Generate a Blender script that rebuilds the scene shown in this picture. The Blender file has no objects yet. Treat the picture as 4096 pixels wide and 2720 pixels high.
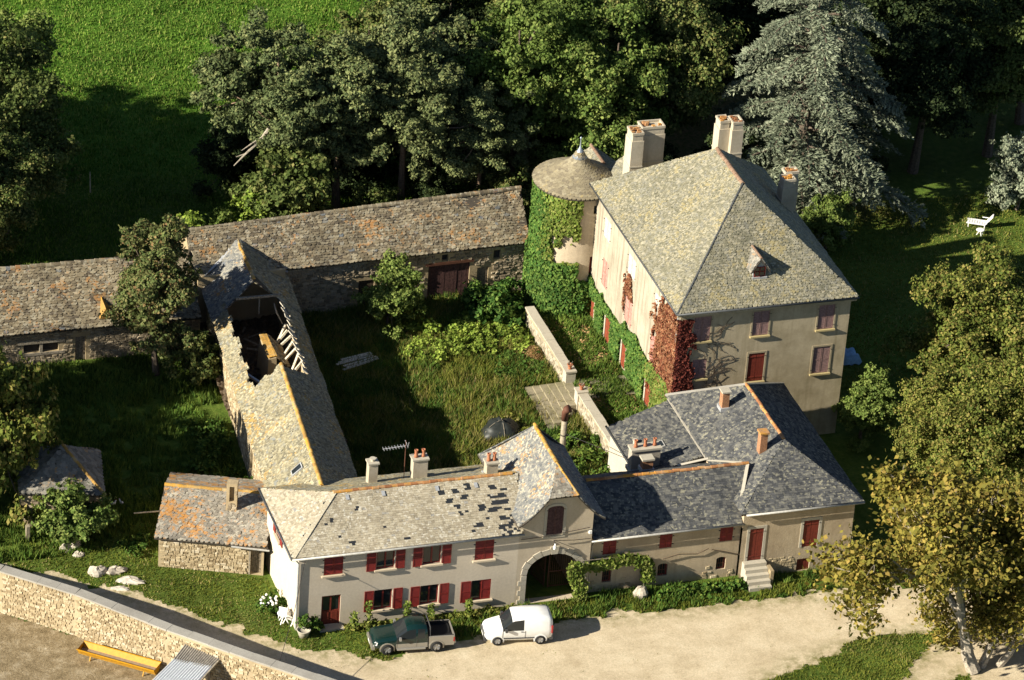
import bpy, math, random
import numpy as np
from mathutils import Vector, Matrix
from mathutils.geometry import tessellate_polygon

random.seed(7)
RNG = np.random.default_rng(7)
SC = bpy.context.scene
COL = SC.collection

# ------------------------------------------------------------------ camera
# building axes are the world axes: X along the front facades, Y to the back
PITCH, ROLL, YAW = math.radians(29.9), math.radians(4.36), math.radians(19.2)
cam = bpy.data.cameras.new('camera')
cam.lens, cam.sensor_width = 145.0, 36.0
cam.clip_start, cam.clip_end = 5.0, 2000.0
cam_ob = bpy.data.objects.new('camera', cam)
COL.objects.link(cam_ob)
_rz = Matrix.Rotation(-YAW, 3, 'Z')
_cp, _sp = math.cos(PITCH), math.sin(PITCH)
_fw, _rt, _up = Vector((0, _cp, -_sp)), Vector((1, 0, 0)), Vector((0, _sp, _cp))
_R = _rt * math.cos(ROLL) + _up * math.sin(ROLL)
_U = _up * math.cos(ROLL) - _rt * math.sin(ROLL)
CAMP = _rz @ Vector((0, -238.0066, 136.8599))
_m = Matrix((_rz @ _R, _rz @ _U, _rz @ -_fw)).transposed().to_4x4()
_m.translation = CAMP
cam_ob.matrix_world = _m
SC.camera = cam_ob
SC.render.resolution_x, SC.render.resolution_y = 1024, 680

# ------------------------------------------------------------------ sky and sun
SUN_EL, SUN_TO = math.radians(26.5), math.radians(10.0)      # light travels towards +X, a little towards +Y
world = bpy.data.worlds.new('World')
SC.world = world
world.use_nodes = True
wn = world.node_tree
bg = wn.nodes['Background']
sky = wn.nodes.new('ShaderNodeTexSky')
sky.sky_type = 'NISHITA'
sky.sun_disc = False
sky.sun_elevation = SUN_EL
sky.sun_rotation = math.radians(260.0)
sky.air_density, sky.dust_density = 0.7, 0.3
wn.links.new(sky.outputs[0], bg.inputs[0])
bg.inputs[1].default_value = 0.05
sun = bpy.data.lights.new('sun', 'SUN')
sun.energy, sun.angle, sun.color = 5.0, math.radians(0.5), (1.0, 0.925, 0.77)
sun_ob = bpy.data.objects.new('sun', sun)
COL.objects.link(sun_ob)
sd = Vector((math.cos(SUN_TO) * math.cos(SUN_EL), math.sin(SUN_TO) * math.cos(SUN_EL), -math.sin(SUN_EL)))
sun_ob.rotation_euler = sd.to_track_quat('-Z', 'Y').to_euler()
sun_ob.location = (-60, -20, 60)
SC.view_settings.view_transform = 'Standard'
SC.view_settings.look = 'None'
SC.view_settings.exposure = 1.1
SC.view_settings.gamma = 1.0
SC.view_settings.use_curve_mapping = False

# ------------------------------------------------------------------ helpers: objects
def props(o, label=None, cat=None, group=None, kind=None):
    if label: o['label'] = label
    if cat: o['category'] = cat
    if group: o['group'] = group
    if kind: o['kind'] = kind
    return o

def thing(name, loc, label, cat, group=None, rotz=0.0):
    o = bpy.data.objects.new(name, None)
    o.empty_display_size = 0.3
    COL.objects.link(o)
    o.location = loc
    o.rotation_euler = (0, 0, rotz)
    o['_m'] = 0
    del o['_m']
    return props(o, label, cat, group)

def adopt(o, parent, local=False):
    """child geometry is in world coordinates unless local is set"""
    if parent is None: return o
    o.parent = parent
    if not local and parent.type == 'EMPTY':
        o.matrix_parent_inverse = Matrix.Translation(-Vector(parent.location))
    return o

def fastmesh(name, V, F, mat=None, attrs=None, smooth=False):
    V = np.asarray(V, dtype=np.float32); F = np.asarray(F, dtype=np.int32)
    me = bpy.data.meshes.new(name)
    me.vertices.add(len(V)); me.vertices.foreach_set('co', V.ravel())
    k = F.shape[1]
    me.loops.add(F.size); me.loops.foreach_set('vertex_index', F.ravel())
    me.polygons.add(len(F)); me.polygons.foreach_set('loop_start', np.arange(0, F.size, k, dtype=np.int32))
    me.polygons.foreach_set('use_smooth', np.full(len(F), smooth, dtype=bool))
    for an, av in (attrs or {}).items():
        a = me.attributes.new(an, 'FLOAT', 'POINT'); a.data.foreach_set('value', np.asarray(av, dtype=np.float32))
    me.update(calc_edges=True)
    if mat: me.materials.append(mat)
    return me

def mobj(name, me, parent=None, local=False):
    o = bpy.data.objects.new(name, me); COL.objects.link(o)
    return adopt(o, parent, local)

class MB:
    """collects simple shapes that become ONE mesh object"""
    def __init__(s): s.v = []; s.f = []
    def add(s, v, f):
        n = len(s.v); s.v += [tuple(p) for p in v]; s.f += [tuple(i + n for i in q) for q in f]; return s
    def hexa(s, p):      # 8 points: bottom 4 ccw, top 4 ccw
        return s.add(p, [(3, 2, 1, 0), (4, 5, 6, 7), (0, 1, 5, 4), (1, 2, 6, 5), (2, 3, 7, 6), (3, 0, 4, 7)])
    def box(s, x0, x1, y0, y1, z0, z1):
        return s.hexa([(x0, y0, z0), (x1, y0, z0), (x1, y1, z0), (x0, y1, z0), (x0, y0, z1), (x1, y0, z1), (x1, y1, z1), (x0, y1, z1)])
    def beam(s, a, b, w, h=None, up=(0, 0, 1)):
        a, b = Vector(a), Vector(b); h = h or w
        d = (b - a).normalized(); x = d.cross(Vector(up))
        if x.length < 1e-4: x = d.cross(Vector((1, 0, 0)))
        x.normalize(); y = x.cross(d); x *= w / 2; y *= h / 2
        return s.hexa([a - x - y, a + x - y, b + x - y, b - x - y, a - x + y, a + x + y, b + x + y, b - x + y])
    def tube(s, pts, rad, n=6, cap=True):
        pts = [Vector(p) for p in pts]
        if not hasattr(rad, '__len__'): rad = [rad] * len(pts)
        rings = []; base = len(s.v); ref = Vector((0.13, 0.21, 0.97))
        for i, p in enumerate(pts):
            d = (pts[min(i + 1, len(pts) - 1)] - pts[max(i - 1, 0)]).normalized()
            x = d.cross(ref)
            if x.length < 0.05: x = d.cross(Vector((1, 0, 0)))
            x.normalize(); y = d.cross(x)
            for k in range(n):
                a = 2 * math.pi * k / n
                s.v.append(tuple(p + (x * math.cos(a) + y * math.sin(a)) * rad[i]))
        for i in range(len(pts) - 1):
            for k in range(n):
                a, b = base + i * n + k, base + i * n + (k + 1) % n
                s.f.append((a, b, b + n, a + n))
        if cap:
            s.f.append(tuple(base + k for k in range(n))[::-1]); s.f.append(tuple(base + (len(pts) - 1) * n + k for k in range(n)))
        return s
    def lathe(s, c, prof, n=16):
        base = len(s.v)
        for r, z in prof:
            for k in range(n):
                a = 2 * math.pi * k / n
                s.v.append((c[0] + r * math.cos(a), c[1] + r * math.sin(a), c[2] + z))
        for i in range(len(prof) - 1):
            for k in range(n):
                a, b = base + i * n + k, base + i * n + (k + 1) % n
                s.f.append((a, b, b + n, a + n))
        s.f.append(tuple(base + k for k in range(n))[::-1]); s.f.append(tuple(base + (len(prof) - 1) * n + k for k in range(n)))
        return s
    def build(s, name, mat, parent=None, local=False, smooth=False):
        me = bpy.data.meshes.new(name); me.from_pydata(s.v, [], s.f)
        if smooth: me.polygons.foreach_set('use_smooth', [True] * len(me.polygons))
        me.update()
        if mat: me.materials.append(mat)
        return mobj(name, me, parent, local)

# ------------------------------------------------------------------ helpers: materials
class NT:
    def __init__(s, name, rough=0.85, spec=0.25):
        s.m = bpy.data.materials.new(name); s.m.use_nodes = True
        s.t = s.m.node_tree; s.b = s.t.nodes['Principled BSDF']
        s.b.inputs['Roughness'].default_value = rough
        s.b.inputs['Specular IOR Level'].default_value = spec
        s._pos = None
    def node(s, typ, **kw):
        n = s.t.nodes.new(typ)
        for k, v in kw.items(): setattr(n, k, v)
        return n
    def plug(s, a, inp):
        if isinstance(a, bpy.types.NodeSocket): s.t.links.new(a, inp)
        elif isinstance(a, (tuple, list)): inp.default_value = (*a, 1.0) if len(a) == 3 and len(inp.default_value) == 4 else a
        else: inp.default_value = a
    @property
    def pos(s):
        if not s._pos: s._pos = s.node('ShaderNodeNewGeometry').outputs['Position']
        return s._pos
    def scaled(s, sc, vec=None):
        n = s.node('ShaderNodeVectorMath', operation='MULTIPLY'); s.plug(vec or s.pos, n.inputs[0]); n.inputs[1].default_value = sc
        return n.outputs[0]
    def noise(s, scale, detail=3.0, rough=0.6, vec=None, dist=0.0):
        n = s.node('ShaderNodeTexNoise'); s.plug(vec or s.pos, n.inputs['Vector'])
        n.inputs['Scale'].default_value = scale; n.inputs['Detail'].default_value = detail
        n.inputs['Roughness'].default_value = rough; n.inputs['Distortion'].default_value = dist
        return n.outputs['Fac']
    def voro(s, scale, out='Color', vec=None):
        n = s.node('ShaderNodeTexVoronoi'); s.plug(vec or s.pos, n.inputs['Vector']); n.inputs['Scale'].default_value = scale
        return n.outputs[out]
    def math(s, op, a, b=0.0, clamp=False):
        n = s.node('ShaderNodeMath', operation=op); n.use_clamp = clamp
        s.plug(a, n.inputs[0]); s.plug(b, n.inputs[1]); return n.outputs[0]
    def ramp(s, fac, stops, interp='LINEAR'):
        n = s.node('ShaderNodeValToRGB'); n.color_ramp.interpolation = interp
        e = n.color_ramp.elements
        while len(e) < len(stops): e.new(0.5)
        for i, (p, c) in enumerate(stops):
            e[i].position = p
            e[i].color = (c, c, c, 1) if not hasattr(c, '__len__') else (*c, 1)
        s.plug(fac, n.inputs[0]); return n.outputs[0]
    def mix(s, fac, a, b, blend='MIX'):
        n = s.node('ShaderNodeMix', data_type='RGBA', blend_type=blend)
        s.plug(fac, n.inputs[0]); s.plug(a, n.inputs[6]); s.plug(b, n.inputs[7]); return n.outputs[2]
    def attr(s, name):
        n = s.node('ShaderNodeAttribute'); n.attribute_name = name; return n.outputs['Fac']
    def island(s):
        return s.node('ShaderNodeNewGeometry').outputs['Random Per Island']
    def rnd(s):
        """one random number per piece, whether it is an object of its own or sits in a joined mesh"""
        o = s.node('ShaderNodeObjectInfo').outputs['Random']
        return s.math('FRACT', s.math('ADD', s.attr('rnd'), o))
    def bump(s, h, strength=0.4, dist=0.03):
        n = s.node('ShaderNodeBump'); n.inputs['Strength'].default_value = strength; n.inputs['Distance'].default_value = dist
        s.plug(h, n.inputs['Height']); s.t.links.new(n.outputs[0], s.b.inputs['Normal'])
    def done(s, col):
        s.plug(col, s.b.inputs['Base Color']); return s.m

def plain(name, col, rough=0.7, metal=0.0, var=0.12, scale=6.0, spec=0.3):
    t = NT(name, rough, spec); t.b.inputs['Metallic'].default_value = metal
    f = t.ramp(t.noise(scale, 4), [(0.3, 1 - var * 2), (0.7, 1 + var)])
    return t.done(t.mix(1.0, col, f, 'MULTIPLY'))

def tilemat(name, stops, moss=None, moss_amt=0.5, pale=None, pale_amt=0.5, pale_scale=5.0, moss_scale=0.5, rough=0.85):
    t = NT(name, rough, 0.2)
    c = t.ramp(t.rnd(), stops)
    c = t.mix(1.0, c, t.ramp(t.noise(9, 4, 0.7), [(0.3, 0.72), (0.72, 1.18)]), 'MULTIPLY')
    c = t.mix(0.6, c, t.ramp(t.noise(0.35, 3), [(0.3, 0.75), (0.7, 1.15)]), 'MULTIPLY')
    if pale:
        m = t.math('MULTIPLY', t.ramp(t.noise(pale_scale, 3, 0.55), [(0.60 - 0.18 * pale_amt, 0), (0.66 - 0.16 * pale_amt, 1)]),
                   t.ramp(t.noise(0.5, 2), [(0.35, 0.25), (0.6, 1.0)]))
        c = t.mix(m, c, pale)
    if moss:
        a = t.math('ADD', t.math('MULTIPLY', t.noise(moss_scale, 3, 0.6), .5), t.math('MULTIPLY', t.noise(4.5, 4, 0.7), 0.5))
        a = t.math('ADD', a, t.math('MULTIPLY', t.rnd(), 0.12))
        m = t.ramp(a, [(0.68 - 0.11 * moss_amt, 0), (0.76 - 0.11 * moss_amt, 0.8)])
        c = t.mix(m, c, moss)
    dk = t.attr('dk')
    c = t.mix(dk, c, (0.022, 0.025, 0.03))
    t.bump(t.noise(14, 3), 0.35, 0.02)
    return t.done(c)

def stonemat(name, stops, mortar=0.0):
    t = NT(name, 0.92, 0.15)
    c = t.ramp(t.rnd(), stops)
    c = t.mix(1.0, c, t.ramp(t.noise(8, 4, 0.7), [(0.3, 0.75), (0.7, 1.15)]), 'MULTIPLY')
    t.bump(t.noise(18, 4), 0.5, 0.02)
    return t.done(c)

def rendermat(name, col, dirty=(0.25, 0.2, 0.14), amt=0.5, streak=0.3, bumps=0.25):
    """lime render with blotches, streaks that run down and a fine grain"""
    t = NT(name, 0.93, 0.12)
    a = t.ramp(t.noise(0.55, 5, 0.62), [(0.42, 0.0), (0.72, amt)])
    c = t.mix(a, col, dirty)
    v = t.noise(1.0, 4, 0.6, t.scaled((3.2, 3.2, 0.22)))
    c = t.mix(t.ramp(v, [(0.5, 0.0), (0.75, streak)]), c, dirty)
    c = t.mix(1.0, c, t.ramp(t.noise(7, 5, 0.7), [(0.25, 0.86), (0.75, 1.08)]), 'MULTIPLY')
    t.bump(t.noise(11, 5, 0.7), bumps, 0.03)
    return t.done(c)
# ------------------------------------------------------------------ helpers: building pieces
def wav(u, v, amp, ph=0.0):
    return amp * (np.sin(0.9 * u + 1.3 + ph) * np.sin(0.8 * v + 0.4 + ph) + 0.6 * np.sin(2.3 * u + 0.7 * v + ph) + 0.35 * np.sin(4.1 * v - 1.7 * u + ph))

class Flat:
    """roof plane: A, B along the eave, poly = corner points; u along the eave, v up the slope"""
    def __init__(s, A, B, poly, amp=0.015, ph=0.0):
        A, B = np.array(A, float), np.array(B, float); poly = [np.array(p, float) for p in poly]
        s.O = A; s.ex = (B - A) / np.linalg.norm(B - A)
        c = sum(poly) / len(poly) - A
        n = np.cross(s.ex, c); n /= np.linalg.norm(n)
        if n[2] < 0: n = -n
        s.n = n; s.ey = np.cross(n, s.ex)
        if s.ey @ c < 0: s.ey = -s.ey
        s.amp, s.ph = amp, ph
        s.poly = np.array([((p - A) @ s.ex, (p - A) @ s.ey) for p in poly])
    def __call__(s, u, v):
        u, v = np.asarray(u, float), np.asarray(v, float)
        return s.O + u[..., None] * s.ex + v[..., None] * s.ey + wav(u, v, s.amp, s.ph)[..., None] * s.n

def halfplanes(poly):
    poly = np.asarray(poly, float); a = 0
    for i in range(len(poly)):
        p, q = poly[i], poly[(i + 1) % len(poly)]; a += p[0] * q[1] - p[1] * q[0]
    if a < 0: poly = poly[::-1]
    H = []
    for i in range(len(poly)):
        p, q = poly[i], poly[(i + 1) % len(poly)]; d = q - p; L = np.hypot(*d)
        if L < 1e-6: continue
        n = np.array([d[1], -d[0]]) / L; H.append((n[0], n[1], n @ p))
    return H

SHAPES = {   # tl tr r br bl l
    'stone': [(-.5, 1), (.5, 1), (.5, .24), (.34, .0), (-.36, .02), (-.5, .26)],
    'scale': [(-.49, 1), (.49, 1), (.49, .34), (.22, .0), (-.22, .0), (-.49, .34)],
    'slab': [(-.5, 1), (.5, 1), (.5, .36), (.27, .0), (-.29, .03), (-.5, .38)],
    'slate': [(-.49, 1), (.49, 1), (.49, .2), (.485, .0), (-.485, .0), (-.49, .2)]}
TQ = np.array([(0, 5, 2, 1), (5, 4, 3, 2), (5, 11, 10, 4), (4, 10, 9, 3), (3, 9, 8, 2), (0, 6, 11, 5), (2, 8, 7, 1)])
def shape_set(kind, th, nvar=6):
    out = []; r = np.random.default_rng(3)
    for _ in range(nvar):
        xy = np.array(SHAPES[kind], float)
        j = {'slab': .08, 'stone': .07, 'scale': .02, 'slate': .012}[kind]
        xy = xy + r.normal(0, j, xy.shape) * np.array([1, .8]); xy[:2, 1] = 1
        z = np.array([.2, .2, .75, 1, 1, .75]) * th * (1 + r.normal(0, .12, 6))
        out.append(np.vstack([np.c_[xy, z], np.c_[xy, np.full(6, -.05)]]))
    return np.array(out)
_TM = {}
def template(kind, th, var, mat, arr):
    key = (kind, round(th, 4), var, mat.name)
    if key not in _TM: _TM[key] = fastmesh('roof_' + kind, arr[var], TQ, mat)
    return _TM[key]

CAMV = np.array(CAMP)
def tiles(roof, fn, poly, w, ex, kind, mat, parts=300, th=None, jit=1.0, mask=None, dark=None, seed=1, lift=0.0, name=None, over=1.45, wr=(.75, 1.3)):
    """cover a roof surface with real overlapping pieces: the largest in view as objects, the rest joined"""
    r = np.random.default_rng(seed); poly = np.asarray(poly, float); H = halfplanes(poly)
    th = th or {'slab': .05, 'stone': .03, 'scale': .028, 'slate': .02}[kind]
    T = shape_set(kind, th); umin, umax = poly[:, 0].min(), poly[:, 0].max(); vmin, vmax = poly[:, 1].min(), poly[:, 1].max()
    U, V, Wd, Hh = [], [], [], []
    v = vmin; row = 0
    while v < vmax - 0.3 * ex:
        n = int((umax - umin) / (w * 0.8)) + 4
        ws = w * r.uniform(*wr, n) if kind != 'slate' else w * r.uniform(.93, 1.07, n)
        us = umin - w * r.uniform(0, 1) * (1 if kind != 'slate' else 0) - (row % 2) * w * .5 + np.cumsum(ws) - ws * .5
        e = ex * r.uniform(.9, 1.1) if kind in ('stone', 'slab') else ex
        U.append(us); V.append(np.full(n, v) + r.normal(0, .05 * ex * jit, n)); Wd.append(ws); Hh.append(np.full(n, e * over))
        v += e; row += 1
    U, V, Wd, Hh = map(np.concatenate, (U, V, Wd, Hh))
    ok = np.ones(len(U), bool)
    for a, b, d in H: ok &= (a * U + b * (V + .4 * ex) < d - .01)
    if mask is not None: ok &= mask(U, V + .3 * ex)
    U, V, Wd, Hh = U[ok], V[ok], Wd[ok], Hh[ok]; N = len(U)
    var = r.integers(0, len(T), N); rot = r.normal(0, {'slab': .1, 'stone': .07, 'scale': .02, 'slate': .008}[kind] * jit, N)
    tv = T[var]                                            # N,12,3
    lx = tv[:, :, 0] * Wd[:, None] * 1.06; ly = tv[:, :, 1] * Hh[:, None]
    c, s_ = np.cos(rot)[:, None], np.sin(rot)[:, None]
    u = U[:, None] + lx * c - ly * s_; vv = V[:, None] + lx * s_ + ly * c
    tilt = np.abs(r.normal(0, .007 * jit, N)) * (1.4 if kind in ('stone', 'slab') else 1)
    z = tv[:, :, 2] + lift + np.where(tv[:, :, 1] < .7, tilt[:, None], 0)
    clamped = np.zeros(N, bool)
    for _ in range(2):
        for a, b, d in H:
            ex_ = np.maximum(0, a * u + b * vv - d); clamped |= ex_.max(1) > 1e-4
            u = u - ex_ * a; vv = vv - ex_ * b
    e = .02
    P0 = fn(U, V); du = fn(U + e, V) - P0; dv = fn(U, V + e) - P0
    du /= np.linalg.norm(du, axis=1)[:, None]; dv /= np.linalg.norm(dv, axis=1)[:, None]
    nn = np.cross(du, dv); nn /= np.linalg.norm(nn, axis=1)[:, None]
    sgn = np.sign(nn[:, 2:3]); sgn[sgn == 0] = 1; nn = nn * sgn
    W = fn(u, vv) + z[..., None] * nn[:, None, :]
    rn = r.uniform(0, 1, N); dk = np.zeros(N)
    if dark is not None: dk = dark(U, V, P0, r).astype(float)
    view = CAMV - P0; dist = np.linalg.norm(view, axis=1)
    score = Wd * Hh * np.maximum(0, (view * nn).sum(1)) / dist ** 3
    score[clamped | (dk > 0)] = -1
    order = np.argsort(-score); pick = order[:parts][score[order[:parts]] > 0] if parts else np.array([], int)
    keep = np.ones(N, bool); keep[pick] = False
    nm = name or {'slab': 'roof_stone', 'stone': 'roof_stone', 'scale': 'roof_tile', 'slate': 'roof_slate'}[kind]
    for i in pick:
        o = bpy.data.objects.new(nm, template(kind, th, int(var[i]), mat, T)); COL.objects.link(o)
        cx = du[i] * math.cos(rot[i]) + dv[i] * math.sin(rot[i]); cy = dv[i] * math.cos(rot[i]) - du[i] * math.sin(rot[i])
        p = P0[i] + nn[i] * (lift + tilt[i])
        o.parent = roof
        o.matrix_local = Matrix([[*(x) ] for x in np.c_[cx * Wd[i] * 1.06, cy * Hh[i], nn[i], p]] + [[0, 0, 0, 1]])
    k = np.flatnonzero(keep)
    if len(k):
        F = (TQ[None] + (np.arange(len(k)) * 12)[:, None, None]).reshape(-1, 4)
        me = fastmesh(nm + 's', W[k].reshape(-1, 3), F, mat, {'rnd': np.repeat(rn[k], 12), 'dk': np.repeat(dk[k], 12)})
        props(mobj(nm + 's', me, roof), kind='stuff')
    return N

def sheet(name, pts, thick, mat, parent):
    """thin slab under the tiles"""
    P = [np.array(p, float) for p in pts]; n = np.cross(P[1] - P[0], P[2] - P[0]); n /= np.linalg.norm(n)
    if n[2] < 0: n = -n
    m = MB(); k = len(P)
    m.add([p - n * .055 for p in P] + [p - n * (.055 + thick) for p in P],
          [tuple(range(k)), tuple(range(2 * k - 1, k - 1, -1))] + [(i, (i + 1) % k, (i + 1) % k + k, i + k) for i in range(k)])
    return m.build(name, mat, parent)

def slope(roof, A, B, poly, w, ex, kind, mat, **kw):
    f = Flat(A, B, poly, kw.pop('amp', .015), kw.pop('ph', 0.0))
    return tiles(roof, f, f.poly, w, ex, kind, mat, **kw)

_RT = {}
def ridge(roof, a, b, mat, r=.13, step=.42, name='ridge_tile', sink=.35, seed=0):
    """half-round caps along a ridge or hip, one object each"""
    a, b = Vector(a), Vector(b); L = (b - a).length; n = max(1, int(round(L / step)))
    key = (mat.name, round(r, 3))
    if key not in _RT:
        m = MB(); k = 7; v = []; f = []
        for j, (y, s_) in enumerate(((0, 1.0), (1, .86))):
            for i in range(k):
                t = math.pi * i / (k - 1); v.append((math.cos(t) * r * s_, y, math.sin(t) * r * s_))
        f += [(i, i + 1, i + k + 1, i + k) for i in range(k - 1)] + [tuple(range(k))[::-1], tuple(range(k, 2 * k))]
        me = bpy.data.meshes.new(name); me.from_pydata(v, [], f); me.materials.append(mat); _RT[key] = me
    d = (b - a) / n; x = d.cross(Vector((0, 0, 1))).normalized(); z = x.cross(d).normalized()
    rr = random.Random(seed)
    for i in range(n):
        o = bpy.data.objects.new(name, _RT[key]); COL.objects.link(o); o.parent = roof
        p = a + d * i - z * r * sink + Vector((rr.gauss(0, .012), rr.gauss(0, .012), rr.gauss(0, .01)))
        dd = d * 1.1
        o.matrix_local = Matrix([[x[j], dd[j], z[j], p[j]] for j in range(3)] + [[0, 0, 0, 1]])

class Plane:
    """vertical wall plane: O at u=0, U along, N outwards"""
    def __init__(s, O, U, N):
        s.O = Vector((*O, 0)) if len(O) == 2 else Vector(O); s.U = Vector((*U, 0)).normalized(); s.N = Vector((*N, 0)).normalized()
    def p(s, u, z, d=0.0): return s.O + s.U * u + s.N * d + Vector((0, 0, z))
    def box(s, m, u0, u1, z0, z1, d0, d1):
        return m.hexa([s.p(u0, z0, d1), s.p(u1, z0, d1), s.p(u1, z0, d0), s.p(u0, z0, d0), s.p(u0, z1, d1), s.p(u1, z1, d1), s.p(u1, z1, d0), s.p(u0, z1, d0)])

def rect(u0, u1, z0, z1): return [(u0, z0), (u1, z0), (u1, z1), (u0, z1)]
def archrect(u0, u1, z0, zs, rise, n=10):
    c, r = (u0 + u1) / 2, (u1 - u0) / 2
    return [(u0, z0), (u1, z0)] + [(c + r * math.cos(math.pi * i / n), zs + rise * math.sin(math.pi * i / n)) for i in range(n + 1)]

def wall(name, pl, outer, holes, mat, parent, depth=.28, back=True):
    """a wall face with real openings; the reveals go in by depth, and windows get an added dark light blocker behind"""
    loops = [outer] + holes
    flat = [q for L in loops for q in L]
    tri = tessellate_polygon([[Vector((u, z, 0)) for u, z in L] for L in loops])
    m = MB(); n = len(flat)
    V = [pl.p(u, z) for u, z in flat]
    F = []
    ref = pl.N
    for t in tri:
        a, b, c = (V[i] for i in t)
        F.append(tuple(t) if (b - a).cross(c - a).dot(ref) > 0 else tuple(t)[::-1])
    m.add(V, F)
    for L in holes:
        k = len(L); m.add([pl.p(u, z) for u, z in L] + [pl.p(u, z, -depth) for u, z in L], [(i, (i + 1) % k, (i + 1) % k + k, i + k) for i in range(k)])
    return m.build(name, mat, parent)

def shutter(pl, u0, u1, z0, z1, d, mat, parent, slats=True, name='shutter', mid=True):
    m = MB(); b = .06
    if slats:
        pl.box(m, u0, u0 + b, z0, z1, d, d + .04); pl.box(m, u1 - b, u1, z0, z1, d, d + .04)
        pl.box(m, u0 + b, u1 - b, z0, z0 + b, d, d + .04); pl.box(m, u0 + b, u1 - b, z1 - b, z1, d, d + .04)
        if mid: zm = (z0 + z1) / 2; pl.box(m, u0 + b, u1 - b, zm - .04, zm + .04, d, d + .04)
        n = max(4, int((z1 - z0) / .085)); h = (z1 - z0 - 2 * b) / n
        for i in range(n):
            z = z0 + b + i * h
            m.hexa([pl.p(u0 + b, z, d + .035), pl.p(u1 - b, z, d + .035), pl.p(u1 - b, z, d + .02), pl.p(u0 + b, z, d + .02),
                    pl.p(u0 + b, z + h * .95, d + .012), pl.p(u1 - b, z + h * .95, d + .012), pl.p(u1 - b, z + h * .95, d), pl.p(u0 + b, z + h * .95, d)])
    else:
        n = max(3, int(round((u1 - u0) / .16))); w = (u1 - u0) / n
        for i in range(n): pl.box(m, u0 + i * w + .004, u0 + (i + 1) * w - .004, z0, z1, d, d + .035)
        for z in (z0 + .25, z1 - .3): pl.box(m, u0 + .02, u1 - .02, z, z + .09, d + .036, d + .06)
    return m.build(name, mat, parent)

def window(pl, u0, u1, z0, z1, house, M, style='closed', sill=True, recess=.14, shut='shutter_red', slats=True, frame='frame_red', lintel=None, glass='glass', curtain=False, name='window', sillmat='sill', surround=None, surmat='surround'):
    """frame (part) with panes, sill and shutters (sub-parts)"""
    m = MB(); b = .07; d = -recess
    pl.box(m, u0, u0 + b, z0, z1, d, d + .06); pl.box(m, u1 - b, u1, z0, z1, d, d + .06)
    pl.box(m, u0 + b, u1 - b, z0, z0 + b, d, d + .06); pl.box(m, u0 + b, u1 - b, z1 - b, z1, d, d + .06)
    um = (u0 + u1) / 2
    if style != 'single': pl.box(m, um - .05, um + .05, z0 + b, z1 - b, d, d + .065)
    w = m.build(name, M[frame], house)
    for a, c in ([(u0 + b, um - .05), (um + .05, u1 - b)] if style != 'single' else [(u0 + b, u1 - b)]):
        q = MB(); pl.box(q, a, c, z0 + b, z1 - b, d + .01, d + .025); q.build('pane', M[glass], w)
        if curtain:
            q = MB(); pl.box(q, a, c, z0 + b, z1 - b - .15, d - .05, d - .03); q.build('curtain', M['lace'], w)
    q = MB(); pl.box(q, u0 - .02, u1 + .02, z0 - .02, z1 + .02, d - .42, d - .40); q.build('room_wall', M['room'], w)  # dark sheet added behind the pane so no sun leaks through
    if sill:
        q = MB(); pl.box(q, u0 - .12, u1 + .12, z0 - .11, z0, -.05, .16); q.build('sill', M[sillmat], w)
    if surround:
        q = MB(); s = surround
        pl.box(q, u0 - s, u0, z0, z1 + s, -.05, .03); pl.box(q, u1, u1 + s, z0, z1 + s, -.05, .03); pl.box(q, u0, u1, z1, z1 + s, -.05, .033)
        q.build('surround', M[surmat], w)
    sw = (u1 - u0) / 2
    if style == 'closed':
        shutter(pl, u0 + .01, um - .01, z0 + .01, z1 - .01, -.05, M[shut], w, slats); shutter(pl, um + .01, u1 - .01, z0 + .01, z1 - .01, -.05, M[shut], w, slats)
        for z in (z0 + .25, z1 - .25):
            for uu in (u0 - .05, u1 + .05): hg = MB(); pl.box(hg, uu - .05, uu + .05, z, z + .03, .0, .05); hg.build('hinge', M['iron'], w)
    elif style == 'open':
        shutter(pl, u0 - sw - .04, u0 - .04, z0 - .06, z1 + .02, .03, M[shut], w, slats); shutter(pl, u1 + .06, u1 + sw + .06, z0 - .06, z1 + .02, .03, M[shut], w, slats)
    elif style == 'half':
        shutter(pl, u0 - sw - .04, u0 - .04, z0 - .06, z1 + .02, .03, M[shut], w, slats); shutter(pl, um + .01, u1 - .01, z0 + .01, z1 - .01, -.05, M[shut], w, slats)
    return w

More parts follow.
